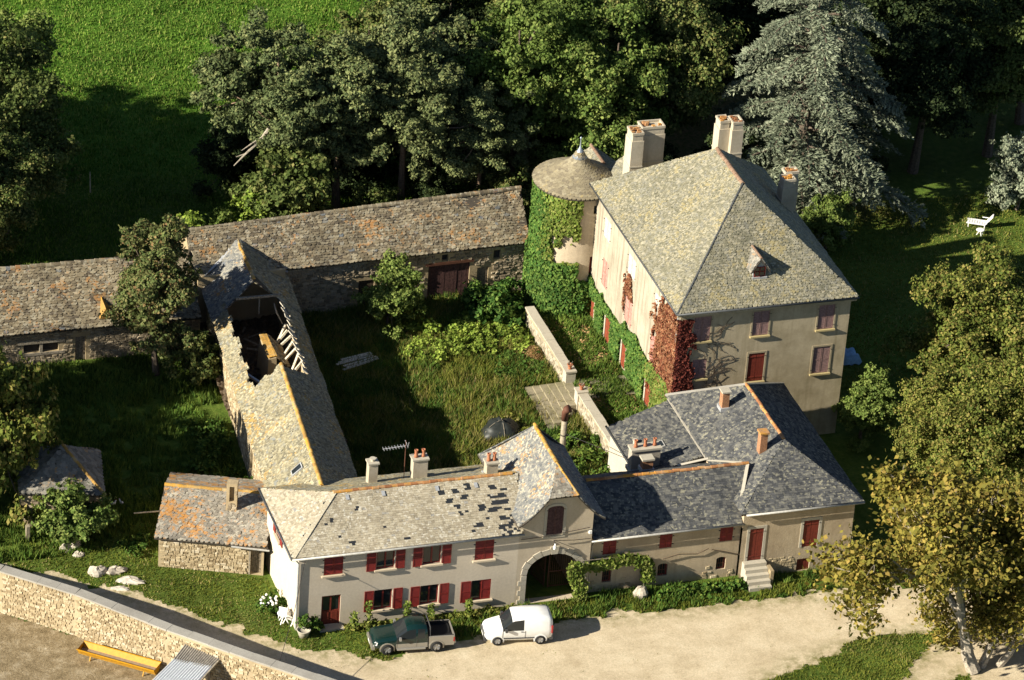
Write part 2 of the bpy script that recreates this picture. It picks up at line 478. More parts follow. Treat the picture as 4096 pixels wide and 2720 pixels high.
_ST = {}
SQ = np.array([(4, 5, 6, 7), (0, 1, 5, 4), (1, 2, 6, 5), (2, 3, 7, 6), (3, 0, 4, 7)])
def stones(parent, pl, u0, u1, z0, z1, mat, size=.3, rowh=.2, holes=(), parts=300, seed=3, proud=.05, top=None, name='stone', fill=1.0):
    """rubble masonry: every stone has its own edges; the biggest in view are objects, the rest joined"""
    r = np.random.default_rng(seed); nv = 8
    T = []
    for _ in range(nv):
        b = np.array([(-.5, -.5, 0), (.5, -.5, 0), (.5, .5, 0), (-.5, .5, 0)]); f = b * .78; f = f + r.normal(0, .09, f.shape) * [1, 1, 0]; b = b + r.normal(0, .05, b.shape) * [1, 1, 0]
        f[:, 2] = 1 + r.normal(0, .18, 4); b[:, 2] = -.6; T.append(np.vstack([b, f]))
    T = np.array(T)
    A = []; z = z0
    while z < z1:
        h = rowh * r.uniform(.65, 1.35); u = u0 - r.uniform(0, size)
        while u < u1:
            w = size * r.uniform(.5, 1.5); c = u + w / 2; zc = z + h / 2 + r.normal(0, .012)
            u += w
            if c - w / 2 < u0 or c + w / 2 > u1 or z + h > z1 + .02: continue
            if top and zc + h * .4 > top(c): continue
            if any(a - w * .4 < c < b + w * .4 and e - h * .4 < zc < g + h * .4 for a, b, e, g in holes): continue
            if r.uniform() > fill: continue
            A.append((c, zc, w * .97, h * .97, proud * r.uniform(.5, 1.3), r.normal(0, .05)))
        z += h
    if not A: return
    A = np.array(A); N = len(A); var = r.integers(0, nv, N)
    area = A[:, 2] * A[:, 3]; pick = np.argsort(-area)[:parts]; keep = np.ones(N, bool); keep[pick] = False
    O, U, Nn = np.array(pl.O), np.array(pl.U), np.array(pl.N); Z = np.array([0, 0, 1.])
    for i in pick:
        key = (mat.name, int(var[i]))
        if key not in _ST: _ST[key] = fastmesh('stone', T[var[i]], SQ, mat)
        o = bpy.data.objects.new(name, _ST[key]); COL.objects.link(o); o.parent = parent
        c, zc, w, h, d, a = A[i]; ca, sa = math.cos(a), math.sin(a)
        p = O + U * c + Z * zc
        o.matrix_local = Matrix([[*x] for x in np.c_[(U * ca + Z * sa) * w, (Z * ca - U * sa) * h, Nn * d, p]] + [[0, 0, 0, 1]])
    k = np.flatnonzero(keep)
    if len(k):
        t = T[var[k]]; lx = t[:, :, 0] * A[k, 2:3]; ly = t[:, :, 1] * A[k, 3:4]; ca, sa = np.cos(A[k, 5:6]), np.sin(A[k, 5:6])
        uu = A[k, 0:1] + lx * ca - ly * sa; zz = A[k, 1:2] + lx * sa + ly * ca; dd = t[:, :, 2] * A[k, 4:5]
        W = O + uu[..., None] * U + zz[..., None] * Z + dd[..., None] * Nn
        F = (SQ[None] + (np.arange(len(k)) * 8)[:, None, None]).reshape(-1, 4)
        props(mobj('stones', fastmesh('stones', W.reshape(-1, 3), F, mat, {'rnd': np.repeat(r.uniform(0, 1, len(k)), 8)}), parent), kind='stuff')

def gutter(a, b, parent, mat, r=.07):
    MB().tube([a, b], r, 8).build('gutter', mat, parent, smooth=True)

def chimney(parent, x0, x1, y0, y1, z0, z1, mat, capmat, M, pots=0, cap=.1, potmat='terracotta', name='chimney', band=None):
    m = MB().box(x0, x1, y0, y1, z0, z1); c = m.build(name, mat, parent)
    q = MB(); e = .07; q.box(x0 - e, x1 + e, y0 - e, y1 + e, z1, z1 + cap); q.build('chimney_cap', capmat, c)
    if band: q = MB(); q.box(x0 - .04, x1 + .04, y0 - .04, y1 + .04, band, band + .1); q.build('band', capmat, c)
    q = MB(); q.box(x0 - .1, x1 + .1, y0 - .1, y1 + .1, z0, z0 + .25); q.build('flashing', M['zinc'], c)
    for i in range(pots):
        t = (i + .5) / pots
        px, py = (x0 + (x1 - x0) * t, (y0 + y1) / 2) if x1 - x0 >= y1 - y0 else ((x0 + x1) / 2, y0 + (y1 - y0) * t)
        MB().lathe((px, py, z1 + cap), [(.13, 0), (.12, .12), (.095, .3), (.12, .48), (.13, .5), (.08, .5), (.07, .3)], 10).build('chimney_pot', M[potmat], c, smooth=True)
    return c
# ------------------------------------------------------------------ materials
M = {}
M['roof_castle'] = tilemat('castle_roof_stone', [(0, (.155, .15, .105)), (.35, (.20, .185, .125)), (.6, (.205, .20, .165)), (.88, (.255, .235, .16)), (1, (.36, .33, .25))], (.30, .25, .12), .75, (.38, .35, .26), .45, 7.0)
M['roof_tower'] = tilemat('tower_roof_tile', [(0, (.20, .17, .12)), (.5, (.27, .23, .15)), (1, (.33, .29, .20))], (.36, .27, .10), .45)
M['roof_barn'] = tilemat('barn_roof_stone', [(0, (.11, .09, .065)), (.35, (.19, .155, .10)), (.7, (.25, .21, .14)), (.94, (.31, .27, .19)), (1, (.13, .145, .16))], (.36, .17, .045), .52, (.36, .33, .25), .3, 4.0)
M['roof_wing'] = tilemat('wing_roof_stone', [(0, (.15, .14, .105)), (.4, (.25, .22, .14)), (.75, (.30, .27, .18)), (1, (.20, .21, .20))], (.40, .24, .05), .6, (.44, .40, .28), .4, 5.0)
M['roof_shed'] = tilemat('shed_roof_stone', [(0, (.20, .18, .15)), (.5, (.29, .26, .21)), (1, (.34, .32, .28))], (.46, .20, .025), 1.0, (.44, .41, .33), .3, 4.0, .42)
M['roof_farm'] = tilemat('farmhouse_roof_tile', [(0, (.29, .25, .18)), (.25, (.36, .31, .225)), (.7, (.42, .37, .27)), (.95, (.47, .42, .32)), (1, (.28, .27, .25))], None, 0, (.56, .53, .45), .15, 6.0)
M['roof_slate'] = tilemat('slate', [(0, (.05, .053, .058)), (.45, (.09, .092, .095)), (.8, (.13, .128, .118)), (1, (.18, .175, .155))], None, 0, (.27, .255, .19), .2, 5.0)
M['roof_gate'] = tilemat('gatehouse_slate', [(0, (.12, .125, .13)), (.4, (.19, .19, .18)), (.8, (.25, .24, .21)), (1, (.14, .155, .18))], (.42, .22, .05), .42, (.40, .37, .29), .4, 5.0)
M['roof_hut'] = tilemat('hut_roof_stone', [(0, (.15, .14, .12)), (.5, (.22, .21, .18)), (1, (.30, .28, .24))], (.40, .2, .04), .45)
M['under'] = plain('roof_boarding', (.07, .058, .045), .9)
M['ridge_orange'] = tilemat('ridge_terracotta', [(0, (.30, .13, .06)), (.5, (.42, .20, .08)), (1, (.48, .30, .16))], (.50, .24, .03), .9)
M['ridge_brown'] = tilemat('ridge_brown', [(0, (.20, .125, .085)), (1, (.28, .19, .13))])
M['ridge_lichen'] = tilemat('ridge_lichen', [(0, (.34, .20, .06)), (.5, (.45, .27, .07)), (1, (.42, .34, .2))], (.52, .27, .03), 1.0)
M['render_farm'] = rendermat('render_beige', (.60, .52, .41), (.45, .37, .27), .35, .15, .12)
M['render_gate'] = rendermat('render_gatehouse', (.52, .44, .33), (.36, .29, .2), .4, .25, .15)
M['render_old'] = rendermat('render_old', (.47, .38, .26), (.27, .2, .13), .65, .4, .5)
M['render_castle_side'] = rendermat('render_streaked', (.42, .375, .29), (.19, .155, .11), .5, .95, .3)
M['render_castle'] = rendermat('render_castle_front', (.44, .37, .25), (.25, .205, .12), .8, .6, .3)
M['render_tower'] = rendermat('render_tower', (.52, .43, .31), (.30, .24, .17), .6, .3, .35)
M['render_chimney'] = rendermat('render_chimney', (.50, .44, .34), (.28, .23, .16), .5, .35, .3)
M['render_chimney_grey'] = rendermat('render_chimney_grey', (.38, .34, .28), (.2, .17, .13), .5, .35, .3)
M['mortar'] = rendermat('lime_mortar', (.42, .33, .20), (.24, .18, .11), .6, .2, .5)
M['mortar_pale'] = rendermat('pale_mortar', (.42, .34, .22), (.26, .2, .12), .6, .2, .5)
M['stone_wall'] = stonemat('wall_stone', [(0, (.24, .18, .105)), (.4, (.36, .285, .175)), (.8, (.45, .37, .24)), (1, (.52, .45, .33))])
M['stone_barn'] = stonemat('barn_stone', [(0, (.18, .145, .10)), (.5, (.29, .235, .16)), (1, (.42, .35, .25))])
M['stone_pale'] = stonemat('terrace_stone', [(0, (.24, .20, .14)), (.5, (.36, .31, .23)), (1, (.47, .42, .33))])
M['coping'] = rendermat('coping_cement', (.36, .34, .30), (.22, .2, .17), .55, .1, .3)
M['surround'] = rendermat('dressed_stone', (.46, .42, .34), (.30, .26, .19), .4, .2, .15)
M['sill'] = rendermat('sill_stone', (.58, .49, .36), (.4, .32, .22), .4, .1, .1)
M['sill_castle'] = rendermat('sill_old', (.42, .34, .17), (.25, .2, .1), .5, .1, .2)
M['shutter_red'] = plain('shutter_red', (.20, .022, .018), .5, 0, .1)
M['shutter_faded'] = plain('shutter_faded', (.26, .16, .145), .8, 0, .2, 9)
M['shutter_pink'] = plain('shutter_pink', (.45, .22, .18), .85, 0, .2, 9)
M['shutter_white'] = plain('shutter_white', (.55, .50, .42), .85, 0, .2, 9)
M['door_red'] = plain('door_red', (.17, .03, .018), .6, 0, .15)
M['door_rust'] = plain('door_rust', (.24, .055, .025), .7, 0, .18)
M['door_old'] = plain('door_old', (.10, .05, .045), .85, 0, .3, 8)
M['door_grey'] = plain('door_grey', (.24, .20, .15), .9, 0, .35, 10)
M['frame_red'] = plain('frame_red', (.19, .025, .02), .5)
M['frame_wood'] = plain('frame_wood', (.19, .12, .1), .7)
M['surround_old'] = rendermat('window_stone_old', (.36, .30, .20), (.22, .18, .11), .5, .2, .2)
M['step_stone'] = rendermat('step_stone', (.30, .26, .18), (.15, .14, .07), .8, .2, .4)
t = NT('glass', .06, .5); M['glass'] = t.done((.018, .022, .024))
t = NT('lace', .9, .1); M['lace'] = t.done(t.mix(t.ramp(t.noise(16, 2), [(.4, 0), (.6, 1)]), (.55, .55, .55), (.75, .75, .74)))
M['room'] = plain('room', (.05, .045, .04), .95)  # dark tone stands in for the unlit inside of the buildings
M['iron'] = plain('iron', (.035, .03, .03), .6)
M['rust'] = plain('rust_iron', (.12, .05, .03), .75)
M['zinc'] = plain('zinc', (.46, .47, .48), .45, .3, .12)
M['gutter'] = plain('gutter', (.40, .39, .36), .5, .1)
M['gutter_dark'] = plain('gutter_dark', (.06, .065, .07), .5, .1)
M['terracotta'] = plain('terracotta', (.42, .16, .08), .75)
M['brick'] = plain('brick', (.38, .19, .10), .9, 0, .25, 14)
M['wood_grey'] = plain('old_timber', (.30, .26, .2), .9, 0, .3, 9)
M['wood_pale'] = plain('pale_timber', (.62, .55, .43), .9, 0, .25, 9)
M['wood_dark'] = plain('dark_timber', (.09, .065, .045), .9, 0, .3, 9)
M['white'] = plain('white_plastic', (.80, .80, .78), .4, 0, .03)
M['lime'] = rendermat('whitewash', (.48, .44, .36), (.32, .28, .21), .4, .2, .2)
# ================================================================== MANOR HOUSE
mh = thing('manor_house', (11.4, -6.9, 0), 'tall manor house with a hipped lichen-covered stone roof and three big chimneys', 'house')
E_, X0, X1, Y0, Y1 = 10.3, 5.3, 17.55, -15.75, 2.0
RA, RB = (11.42, -9.4, 15.7), (11.42, -4.5, 15.7)
PF = Plane((0, -15.35), (1, 0), (0, -1))
PL = Plane((5.7, 0), (0, -1), (-1, 0))
ups = [(6.65, 7.8), (10.63, 11.73), (15.06, 16.15)]
fh = [rect(a, b, 7.95, 9.72) for a, b in ups] + [rect(6.8, 7.78, 5.2, 6.62), rect(10.6, 11.7, 4.58, 6.65), rect(15.02, 16.17, 4.7, 6.65)]
fw_ = wall('wall', PF, rect(5.7, 17.2, 0, 10.15), fh, M['render_castle'], mh)
fw_['label'] = 'grey brown rendered front wall with three upper windows'
lh = [rect(.3, 1.65, 7.6, 9.05), rect(5.3, 6.8, 7.6, 9.05), rect(10.6, 11.9, 7.6, 9.1),
      rect(.7, 1.82, 4.2, 6.15), rect(5.5, 6.85, 4.2, 6.15), rect(10.6, 11.78, 4.15, 6.1),
      rect(-1.05, -.2, .75, 2.6), rect(2.15, 3.15, .75, 2.6), rect(5.6, 6.4, .75, 2.6), rect(10.5, 11.5, .75, 2.6)]
lw_ = wall('wall', PL, rect(-1.6, 15.35, 0, 10.15), lh, M['render_castle_side'], mh)
lw_['label'] = 'sunlit streaked side wall of the manor above the terrace'
MB().add([(17.2, -15.35, 0), (17.2, 1.6, 0), (17.2, 1.6, 10.15), (17.2, -15.35, 10.15), (5.7, 1.6, 0), (5.7, 1.6, 10.15)],
         [(0, 1, 2, 3), (1, 4, 5, 2)]).build('wall', M['render_castle'], mh)
for (a, b) in ups: window(PF, a, b, 7.95, 9.72, mh, M, 'closed', shut='shutter_faded', frame='frame_wood', sillmat='sill_castle', surround=.11, surmat='surround_old')
for (a, b, c, d) in ((6.8, 7.78, 5.2, 6.62), (15.02, 16.17, 4.7, 6.65)): window(PF, a, b, c, d, mh, M, 'closed', shut='shutter_faded', frame='frame_wood', sillmat='sill_castle', surround=.12, surmat='surround_old')
window(PF, 10.6, 11.7, 4.58, 6.65, mh, M, 'closed', shut='door_red', slats=False, frame='frame_wood', sillmat='sill_castle', surround=.12, surmat='surround_old')['label'] = 'tall window closed with dark red board shutters'
for i, h in enumerate(lh):
    a, b, c, d = h[0][0], h[1][0], h[0][1], h[2][1]
    if i < 3: window(PL, a, b, c, d, mh, M, 'closed', shut='shutter_white', frame='frame_wood', sill=False)
    elif i < 6: window(PL, a, b, c, d, mh, M, 'closed', shut='shutter_pink', frame='frame_wood', sill=False)
    else:
        window(PL, a, b, c, d, mh, M, 'closed', shut='door_rust', slats=False, frame='frame_red', sill=False, surround=.2, name='door')
cr = MB()
for x0, x1, y0, y1 in ((X0 + .1, X1 - .1, Y0 + .1, -15.34), (X0 + .1, 5.71, -15.34, 1.9)): cr.box(x0, x1, y0, y1, 9.98, 10.16)
cr.build('cornice', M['render_castle'], mh)
# roof
quads = {'left': [(X0, Y0, E_), (X0, Y1, E_), RB, RA], 'front': [(X0, Y0, E_), (X1, Y0, E_), RA], 'right': [(X1, Y0, E_), (X1, Y1, E_), RB, RA], 'back': [(X0, Y1, E_), (X1, Y1, E_), RB]}
roof = sheet('roof', quads['left'], .1, M['under'], mh)
for k in ('front', 'right', 'back'): sheet('roof_boarding', quads[k], .1, M['under'], roof)
q = quads['left']; slope(roof, q[0], q[1], q, .22, .15, 'slab', M['roof_castle'], parts=170, seed=11)
q = quads['front']; slope(roof, q[0], q[1], q, .24, .165, 'slab', M['roof_castle'], parts=130, seed=12, th=.034)
q = quads['right']; slope(roof, q[0], q[1], q, .30, .21, 'stone', M['roof_castle'], parts=0, seed=13)
q = quads['back']; slope(roof, q[0], q[1], q, .4, .3, 'stone', M['roof_castle'], parts=0, seed=14)
ridge(roof, RA, RB, M['ridge_brown'], .16, .42)
MB().beam((X0, Y0, E_ + .02), (RA[0], RA[1], RA[2] + .03), .09, .05).build('hip_flashing', M['gutter_dark'], roof)
for a, b in (((X0, Y0, E_ - .05), (X0, Y1, E_ - .05)), ((X0, Y0, E_ - .06), (X1, Y0, E_ - .06))): gutter(a, b, mh, M['gutter_dark'], .075)
MB().tube([(5.6, -15.2, 10.2), (5.6, -15.2, 1)], .05).build('downpipe', M['zinc'], mh)
# dormer
dm = MB(); dx0, dx1, dy = 10.75, 11.6, -14.25
zf = lambda y: E_ + (y - Y0) * (15.7 - E_) / (-9.4 - Y0)
dm.add([(dx0, dy, zf(dy) - .1), (dx1, dy, zf(dy) - .1), (dx1, dy, 12.35), (dx0, dy, 12.35), ((dx0 + dx1) / 2, dy, 12.9), (dx0, -13.3, 12.35), (dx1, -13.3, 12.35), ((dx0 + dx1) / 2, -12.6, 12.9)],
       [(0, 1, 2, 4, 3), (0, 3, 5), (1, 6, 2)])
dmo = dm.build('dormer', M['zinc'], mh)
PD = Plane((0, dy - .01), (1, 0), (0, -1))
q = MB(); PD.box(q, dx0 + .08, dx1 - .08, zf(dy) + .05, 12.3, 0, .02); q.build('window', M['glass'], dmo)
q = MB(); zz0 = zf(dy) + .05
for a in (dx0 + .05, (dx0 + dx1) / 2 - .025, dx1 - .1): PD.box(q, a, a + .05, zz0, 12.32, .02, .06)
for z in (zz0, (zz0 + 12.3) / 2, 12.28): PD.box(q, dx0 + .1, dx1 - .1, z, z + .045, .02, .055)
q.build('window_frame', M['frame_red'], dmo)
q = MB(); PD.box(q, dx0 - .08, dx1 + .08, zz0 - .16, zz0, 0, .14); q.build('sill', M['zinc'], dmo)
dmx = (dx0 + dx1) / 2
dl = [(dx0 - .28, dy - .25, 12.02), (dx0 - .28, -13.62, 12.02), (dmx, -12.55, 12.98), (dmx, dy - .1, 12.98)]
dr = [(dx1 + .28, dy - .25, 12.02), (dx1 + .28, -13.62, 12.02), (dmx, -12.55, 12.98), (dmx, dy - .1, 12.98)]
dro = sheet('dormer_roof', dl, .06, M['under'], dmo); sheet('dormer_roof_boarding', dr, .06, M['under'], dmo)
for s_, q in ((21, dl), (22, dr)):
    f = Flat(q[0], q[1], q, .004); tiles(dmo, f, f.poly, .2, .15, 'stone', M['roof_hut'], parts=20, seed=s_, th=.03)
ridge(dmo, (dmx, dy - .1, 12.98), (dmx, -12.55, 12.98), M['ridge_brown'], .09, .32)
# big chimneys
def stack(blocks, z0, z1, label, ragged=None, mat='render_chimney'):
    c = None
    for i, (x0, x1, y0, y1, dz) in enumerate(blocks):
        m = MB().box(x0, x1, y0, y1, z0, z1 + dz - .55)
        m.box(x0 + .06, x1 - .06, y0 + .06, y1 - .06, z1 + dz - .55, z1 + dz - .12)
        m.box(x0 + .02, x1 - .02, y0 + .02, y0 + .12, z1 + dz - .12, z1 + dz + .05); m.box(x0 + .02, x0 + .12, y0 + .13, y1 - .02, z1 + dz - .12, z1 + dz + .03)
        m.box(x1 - .12, x1 - .02, y0 + .13, y1 - .02, z1 + dz - .12, z1 + dz + .05); m.box(x0 + .13, x1 - .13, y1 - .12, y1 - .02, z1 + dz - .12, z1 + dz + .04)
        if c is None: c = m.build('chimney', M[mat], mh); c['label'] = label
        else: m.build('flue_stack', M[mat], c)
        MB().box(x0 - .035, x1 + .035, y0 - .035, y1 + .035, z0 + (z1 - z0) * .55, z0 + (z1 - z0) * .55 + .09).build('band', M['surround'], c)
        q = MB(); rr = random.Random(i + int(z1 * 10))
        for _ in range(9):
            a, b = rr.uniform(x0 + .02, x1 - .25), rr.uniform(y0 + .02, y1 - .2); h = rr.uniform(.03, .12)
            q.box(a, a + .2, b, b + .12, z1 + dz - .13, z1 + dz + h)
        q.build('broken_brick', M['ridge_orange'], c)
stack([(7.75, 8.6, 1.35, 2.6, 0), (8.6, 10.25, 1.9, 3.0, .1)], 8.5, 14.0, 'broad double chimney with a broken brick top beside the tower')
stack([(13.0, 13.75, -.7, .3, 0), (13.75, 14.55, -1.1, 0.0, .05)], 10.5, 15.5, 'double chimney with red brick mouths behind the roof ridge')
stack([(15.85, 16.75, -5.6, -4.7, 0), (16.3, 17.3, -4.7, -3.9, .05)], 10.0, 13.45, 'slender grey chimney rising from the far roof slope', None)
# rear gables between tower and chimney
for gx, gy, gz, L, lab in ((8.9, 2.2, 11.2, 2.2, ''), (7.3, 5.2, 10.0, 2.6, '')):
    a, b = [(gx - 2.2, gy, gz - 1.7), (gx - 2.2, gy + L, gz - 1.7), (gx, gy + L, gz), (gx, gy, gz)], [(gx + 2.2, gy, gz - 1.7), (gx + 2.2, gy + L, gz - 1.7), (gx, gy + L, gz), (gx, gy, gz)]
    ro = sheet('rear_roof', a, .08, M['under'], mh); sheet('roof_boarding', b, .08, M['under'], ro)
    for q, s_ in ((a, 31), (b, 32)): f = Flat(q[0], q[1], q, .01); tiles(ro, f, f.poly, .27, .19, 'stone', M['roof_castle'], parts=0, seed=s_)
    ridge(ro, (gx, gy - .05, gz + .02), (gx, gy + L, gz + .02), M['ridge_brown'], .12, .42)
    MB().add([(gx - 2, gy + .1, gz - 1.75), (gx + 2, gy + .1, gz - 1.75), (gx, gy + .1, gz - .12), (gx - 2, gy + .1, 0), (gx + 2, gy + .1, 0)], [(3, 4, 1, 2, 0)]).build('gable_wall', M['render_chimney'], mh)
MB().box(6.2, 11.5, 1.62, 6.5, 0, 8.9).build('rear_wing', M['render_castle'], mh)

# ================================================================== ROUND TOWER
TC = (5.15, 4.0); TR, TE = 3.05, 9.6
tw = thing('round_tower', (TC[0], TC[1], 0), 'round tower with a conical fish-scale roof and lead finial, half covered in ivy', 'tower')
def tower_pt(a, z, r): return (TC[0] + r * math.cos(a), TC[1] + r * math.sin(a), z)
m = MB(); n = 48; hz = (3.6, 5.0)
zs = [0, 2, 3.55, 5.05, 8.3, 8.9, 9.5]; V = [tower_pt(2 * math.pi * k / n, z, 2.68) for z in zs for k in range(n)]
wa = 2 * math.pi * ((-math.pi / 2 + .04) % (2 * math.pi)) / (2 * math.pi)
kd = int(round((math.radians(277) % (2 * math.pi)) / (2 * math.pi) * n)); kw = int(round(math.radians(276) / (2 * math.pi) * n))
F = []
for i in range(len(zs) - 1):
    for k in range(n):
        if (i == 2 and k in (kd, kd + 1)) or (i == 4 and k == kw): continue
        F.append((i * n + k, i * n + (k + 1) % n, (i + 1) * n + (k + 1) % n, (i + 1) * n + k))
m.add(V, F).build('wall', M['render_tower'], tw, smooth=True)
m = MB()
for k in (kd, kd + 1):
    a0, a1 = 2 * math.pi * k / n, 2 * math.pi * (k + 1) / n
    m.add([tower_pt(a0, 3.55, 2.55), tower_pt(a1, 3.55, 2.55), tower_pt(a1, 5.05, 2.55), tower_pt(a0, 5.05, 2.55)], [(0, 1, 2, 3)])
m.build('window', M['door_red'], tw)
a0, a1 = 2 * math.pi * kw / n, 2 * math.pi * (kw + 1) / n
MB().add([tower_pt(a0, 8.3, 2.35), tower_pt(a1, 8.3, 2.35), tower_pt(a1, 8.9, 2.35), tower_pt(a0, 8.9, 2.35)], [(0, 1, 2, 3)]).build('window', M['room'], tw)
PROF = [(3.05, 0), (2.4, .34), (1.75, .66), (1.1, 1.02), (.7, 1.34), (.42, 1.72), (.25, 2.05)]
pr_r = np.array([p[0] for p in PROF]); pr_z = np.array([p[1] for p in PROF]); pr_s = np.r_[0, np.cumsum(np.hypot(np.diff(pr_r), np.diff(pr_z)))]
tro = MB().lathe((TC[0], TC[1], TE), [(3.0, -.12)] + [(r - .02, z - .05) for r, z in PROF], 48).build('roof', M['under'], tw)
for i, s in enumerate(np.arange(0, pr_s[-1] - .1, .2)):                     # ring by ring so that tiles keep their width
    rr = float(np.interp(s, pr_s, pr_r)); nt = max(8, int(2 * math.pi * rr / .30))
    fn = lambda u, v: np.stack([TC[0] + np.interp(v, pr_s, pr_r) * np.cos(u / rr), TC[1] + np.interp(v, pr_s, pr_r) * np.sin(u / rr), TE + np.interp(v, pr_s, pr_z)], -1)
    L = 2 * math.pi * rr
    tiles(tro, fn, [(0, s), (L, s), (L, s + .3), (0, s + .3)], L / nt, .31, 'scale', M['roof_tower'], parts=40 if 0 < i < 9 else 0, seed=100 + i, over=1.0, wr=(.97, 1.03), jit=.4)
MB().lathe((TC[0], TC[1], TE + 1.68), [(.52, -.05), (.34, .18), (.2, .42), (.09, .62), (.045, .8), (.03, 1.25), (.07, 1.32), (.07, 1.4), (.01, 1.46)], 14).build('finial', plain('lead', (.36, .42, .50), .45, .5, .1), tw, smooth=True)

# ================================================================== LONG BARN (B) behind the courtyard
lb = thing('long_barn', (-9, 8, 0), 'long low barn with a sagging stone-slab roof behind the courtyard', 'barn')
be = lambda x: 5.0 + (x + 20.5) * .043
br = lambda x: 7.75 + (x + 20.5) * .054
bez = lambda x: 3.85; brz = lambda x: 6.15 + (x + 20.5) * .017
bx0, bx1 = -20.6, 2.9
bq = [(bx0, be(bx0), 3.85), (bx1, be(bx1), 3.85), (bx1, br(bx1), brz(bx1)), (bx0, br(bx0), brz(bx0))]
bb = [(bx0, br(bx0) + 2.9, 3.85), (bx1, br(bx1) + 2.9, 3.85), bq[2], bq[3]]
roof = sheet('roof', bq, .1, M['under'], lb); sheet('roof_boarding', bb, .1, M['under'], roof)
f = Flat(bq[0], bq[1], bq, .05, .7); tiles(roof, f, f.poly, .31, .185, 'slab', M['roof_barn'], parts=300, seed=41, th=.055, jit=1.3)
f = Flat(bb[0], bb[1], bb, .02); tiles(roof, f, f.poly, .5, .35, 'stone', M['roof_barn'], parts=0, seed=42)
ridge(roof, (bx0, br(bx0), brz(bx0) + .03), (bx1, br(bx1), brz(bx1) + .03), M['roof_barn'], .2, .33, 'ridge_stone', .62, seed=4)
PB = Plane((bx0, be(bx0) + .3), (1, .043), (.043, -1))
bholes = [rect(16.4, 19.35, .0, 2.75), rect(19.9, 20.7, 0, 2.2), rect(17.3, 17.75, 3.0, 3.5), rect(21.0, 21.5, 2.7, 3.4), rect(11.5, 12.6, 0, 2.2)]
bw = wall('wall', PB, rect(0, 23.5, 0, 3.95), bholes, M['mortar'], lb)
stones(bw, PB, 0, 23.5, .0, 3.9, M['stone_barn'], .34, .17, [(16.2, 19.55, -1, 2.95), (19.7, 20.9, -1, 2.4), (17.15, 17.9, 2.9, 3.6), (20.9, 21.6, 2.6, 3.5), (11.3, 12.8, -1, 2.4)], 300, 51, .06)
MB().add([(bx0, be(bx0) + .3, 0), (bx0, br(bx0) + 2.6, 0), (bx0, br(bx0) + 2.6, 3.7), (bx0, br(bx0), 6.0), (bx0, be(bx0) + .3, 3.7)], [(0, 1, 2, 3, 4)]).build('gable_wall', M['mortar'], lb)
m = MB(); m.box(bx0, bx1, br(0) + 2.4, br(0) + 2.6, 0, 3.8); m.build('rear_wall', M['mortar'], lb)
def planks(pl, u0, u1, z0, z1, mat, parent, name='barn_door', w=.17, d=-.12):
    g = MB(); pl.box(g, u0, u1, z0, z0 + .12, d - .05, d); pl.box(g, u0, u1, z1 - .15, z1 - .03, d - .05, d)
    dd = g.build(name, mat, parent)
    n = int((u1 - u0) / w); ww = (u1 - u0) / n
    for i in range(n):
        q = MB(); e = random.uniform(-.012, .012); pl.box(q, u0 + i * ww + .008, u0 + (i + 1) * ww - .008, z0, z1 + random.uniform(-.03, .03), d + e, d + .035 + e); q.build('plank', mat, dd)
    return dd
planks(PB, 16.4, 19.35, .02, 2.72, M['door_old'], lb)['label'] = 'wide faded red plank doors of the barn'
planks(PB, 19.95, 20.65, .02, 2.15, M['door_grey'], lb)
planks(PB, 11.55, 12.55, .02, 2.15, M['wood_dark'], lb)
q = MB(); PB.box(q, 16.2, 19.6, 2.76, 2.95, -.02, .09); q.build('lintel', M['rust'], lb)
for a, b, c, d in ((17.3, 17.75, 3.0, 3.5), (21.0, 21.5, 2.7, 3.4)): q = MB(); PB.box(q, a, b, c, d, -.27, -.25); q.build('window', M['room'], lb)

# ================================================================== LOW BARN (A) on the left
la = thing('low_barn', (-30, 5, 0), 'low barn with a shaded stone-slab roof at the left edge', 'barn')
aq = [(-44, 2.3, 2.55), (-20.7, 2.3, 2.55), (-20.7, 6.5, 5.15), (-44, 6.6, 5.15)]
ab = [(-44, 10.5, 2.55), (-20.7, 10.5, 2.55), aq[2], aq[3]]
roof = sheet('roof', aq, .1, M['under'], la); sheet('roof_boarding', ab, .1, M['under'], roof)
f = Flat(aq[0], aq[1], aq, .05, .3); tiles(roof, f, f.poly, .33, .20, 'slab', M['roof_barn'], parts=300, seed=61, th=.055, jit=1.3)
f = Flat(ab[0], ab[1], ab, .02); tiles(roof, f, f.poly, .55, .4, 'stone', M['roof_barn'], parts=0, seed=62)
ridge(roof, (-44, 6.6, 5.18), (-20.7, 6.5, 5.18), M['roof_barn'], .2, .33, 'ridge_stone', .62, seed=5)
PA = Plane((-44, 2.65), (1, 0), (0, -1))
ah = [rect(11.6, 13.9, .9, 1.55), rect(15.0, 15.7, 0, 1.8)]
aw = wall('wall', PA, rect(0, 23.3, 0, 2.6), ah, M['mortar'], la)
stones(aw, PA, 4, 23.3, 0, 2.5, M['stone_barn'], .32, .15, [(11.4, 14.1, .7, 1.8), (14.85, 15.85, -1, 2)], 200, 63, .05)
q = MB(); PA.box(q, 11.6, 13.9, .9, 1.55, -.27, -.25); wo = q.build('window', M['room'], la)
q = MB(); PA.box(q, 12.65, 12.85, .9, 1.55, -.2, .02); PA.box(q, 11.2, 14.3, 1.56, 1.85, -.03, .06); PA.box(q, 11.2, 14.3, .7, .88, -.03, .06); q.build('window_frame', M['wood_grey'], wo)
planks(PA, 15.02, 15.68, .02, 1.78, M['door_grey'], la)
MB().box(-44, -20.7, 10.1, 10.3, 0, 2.5).build('rear_wall', M['mortar'], la)
ad = [(-27.35, 2.9, 3.05), (-27.35, 4.2, 3.9), (-27.0, 3.0, 3.75)]
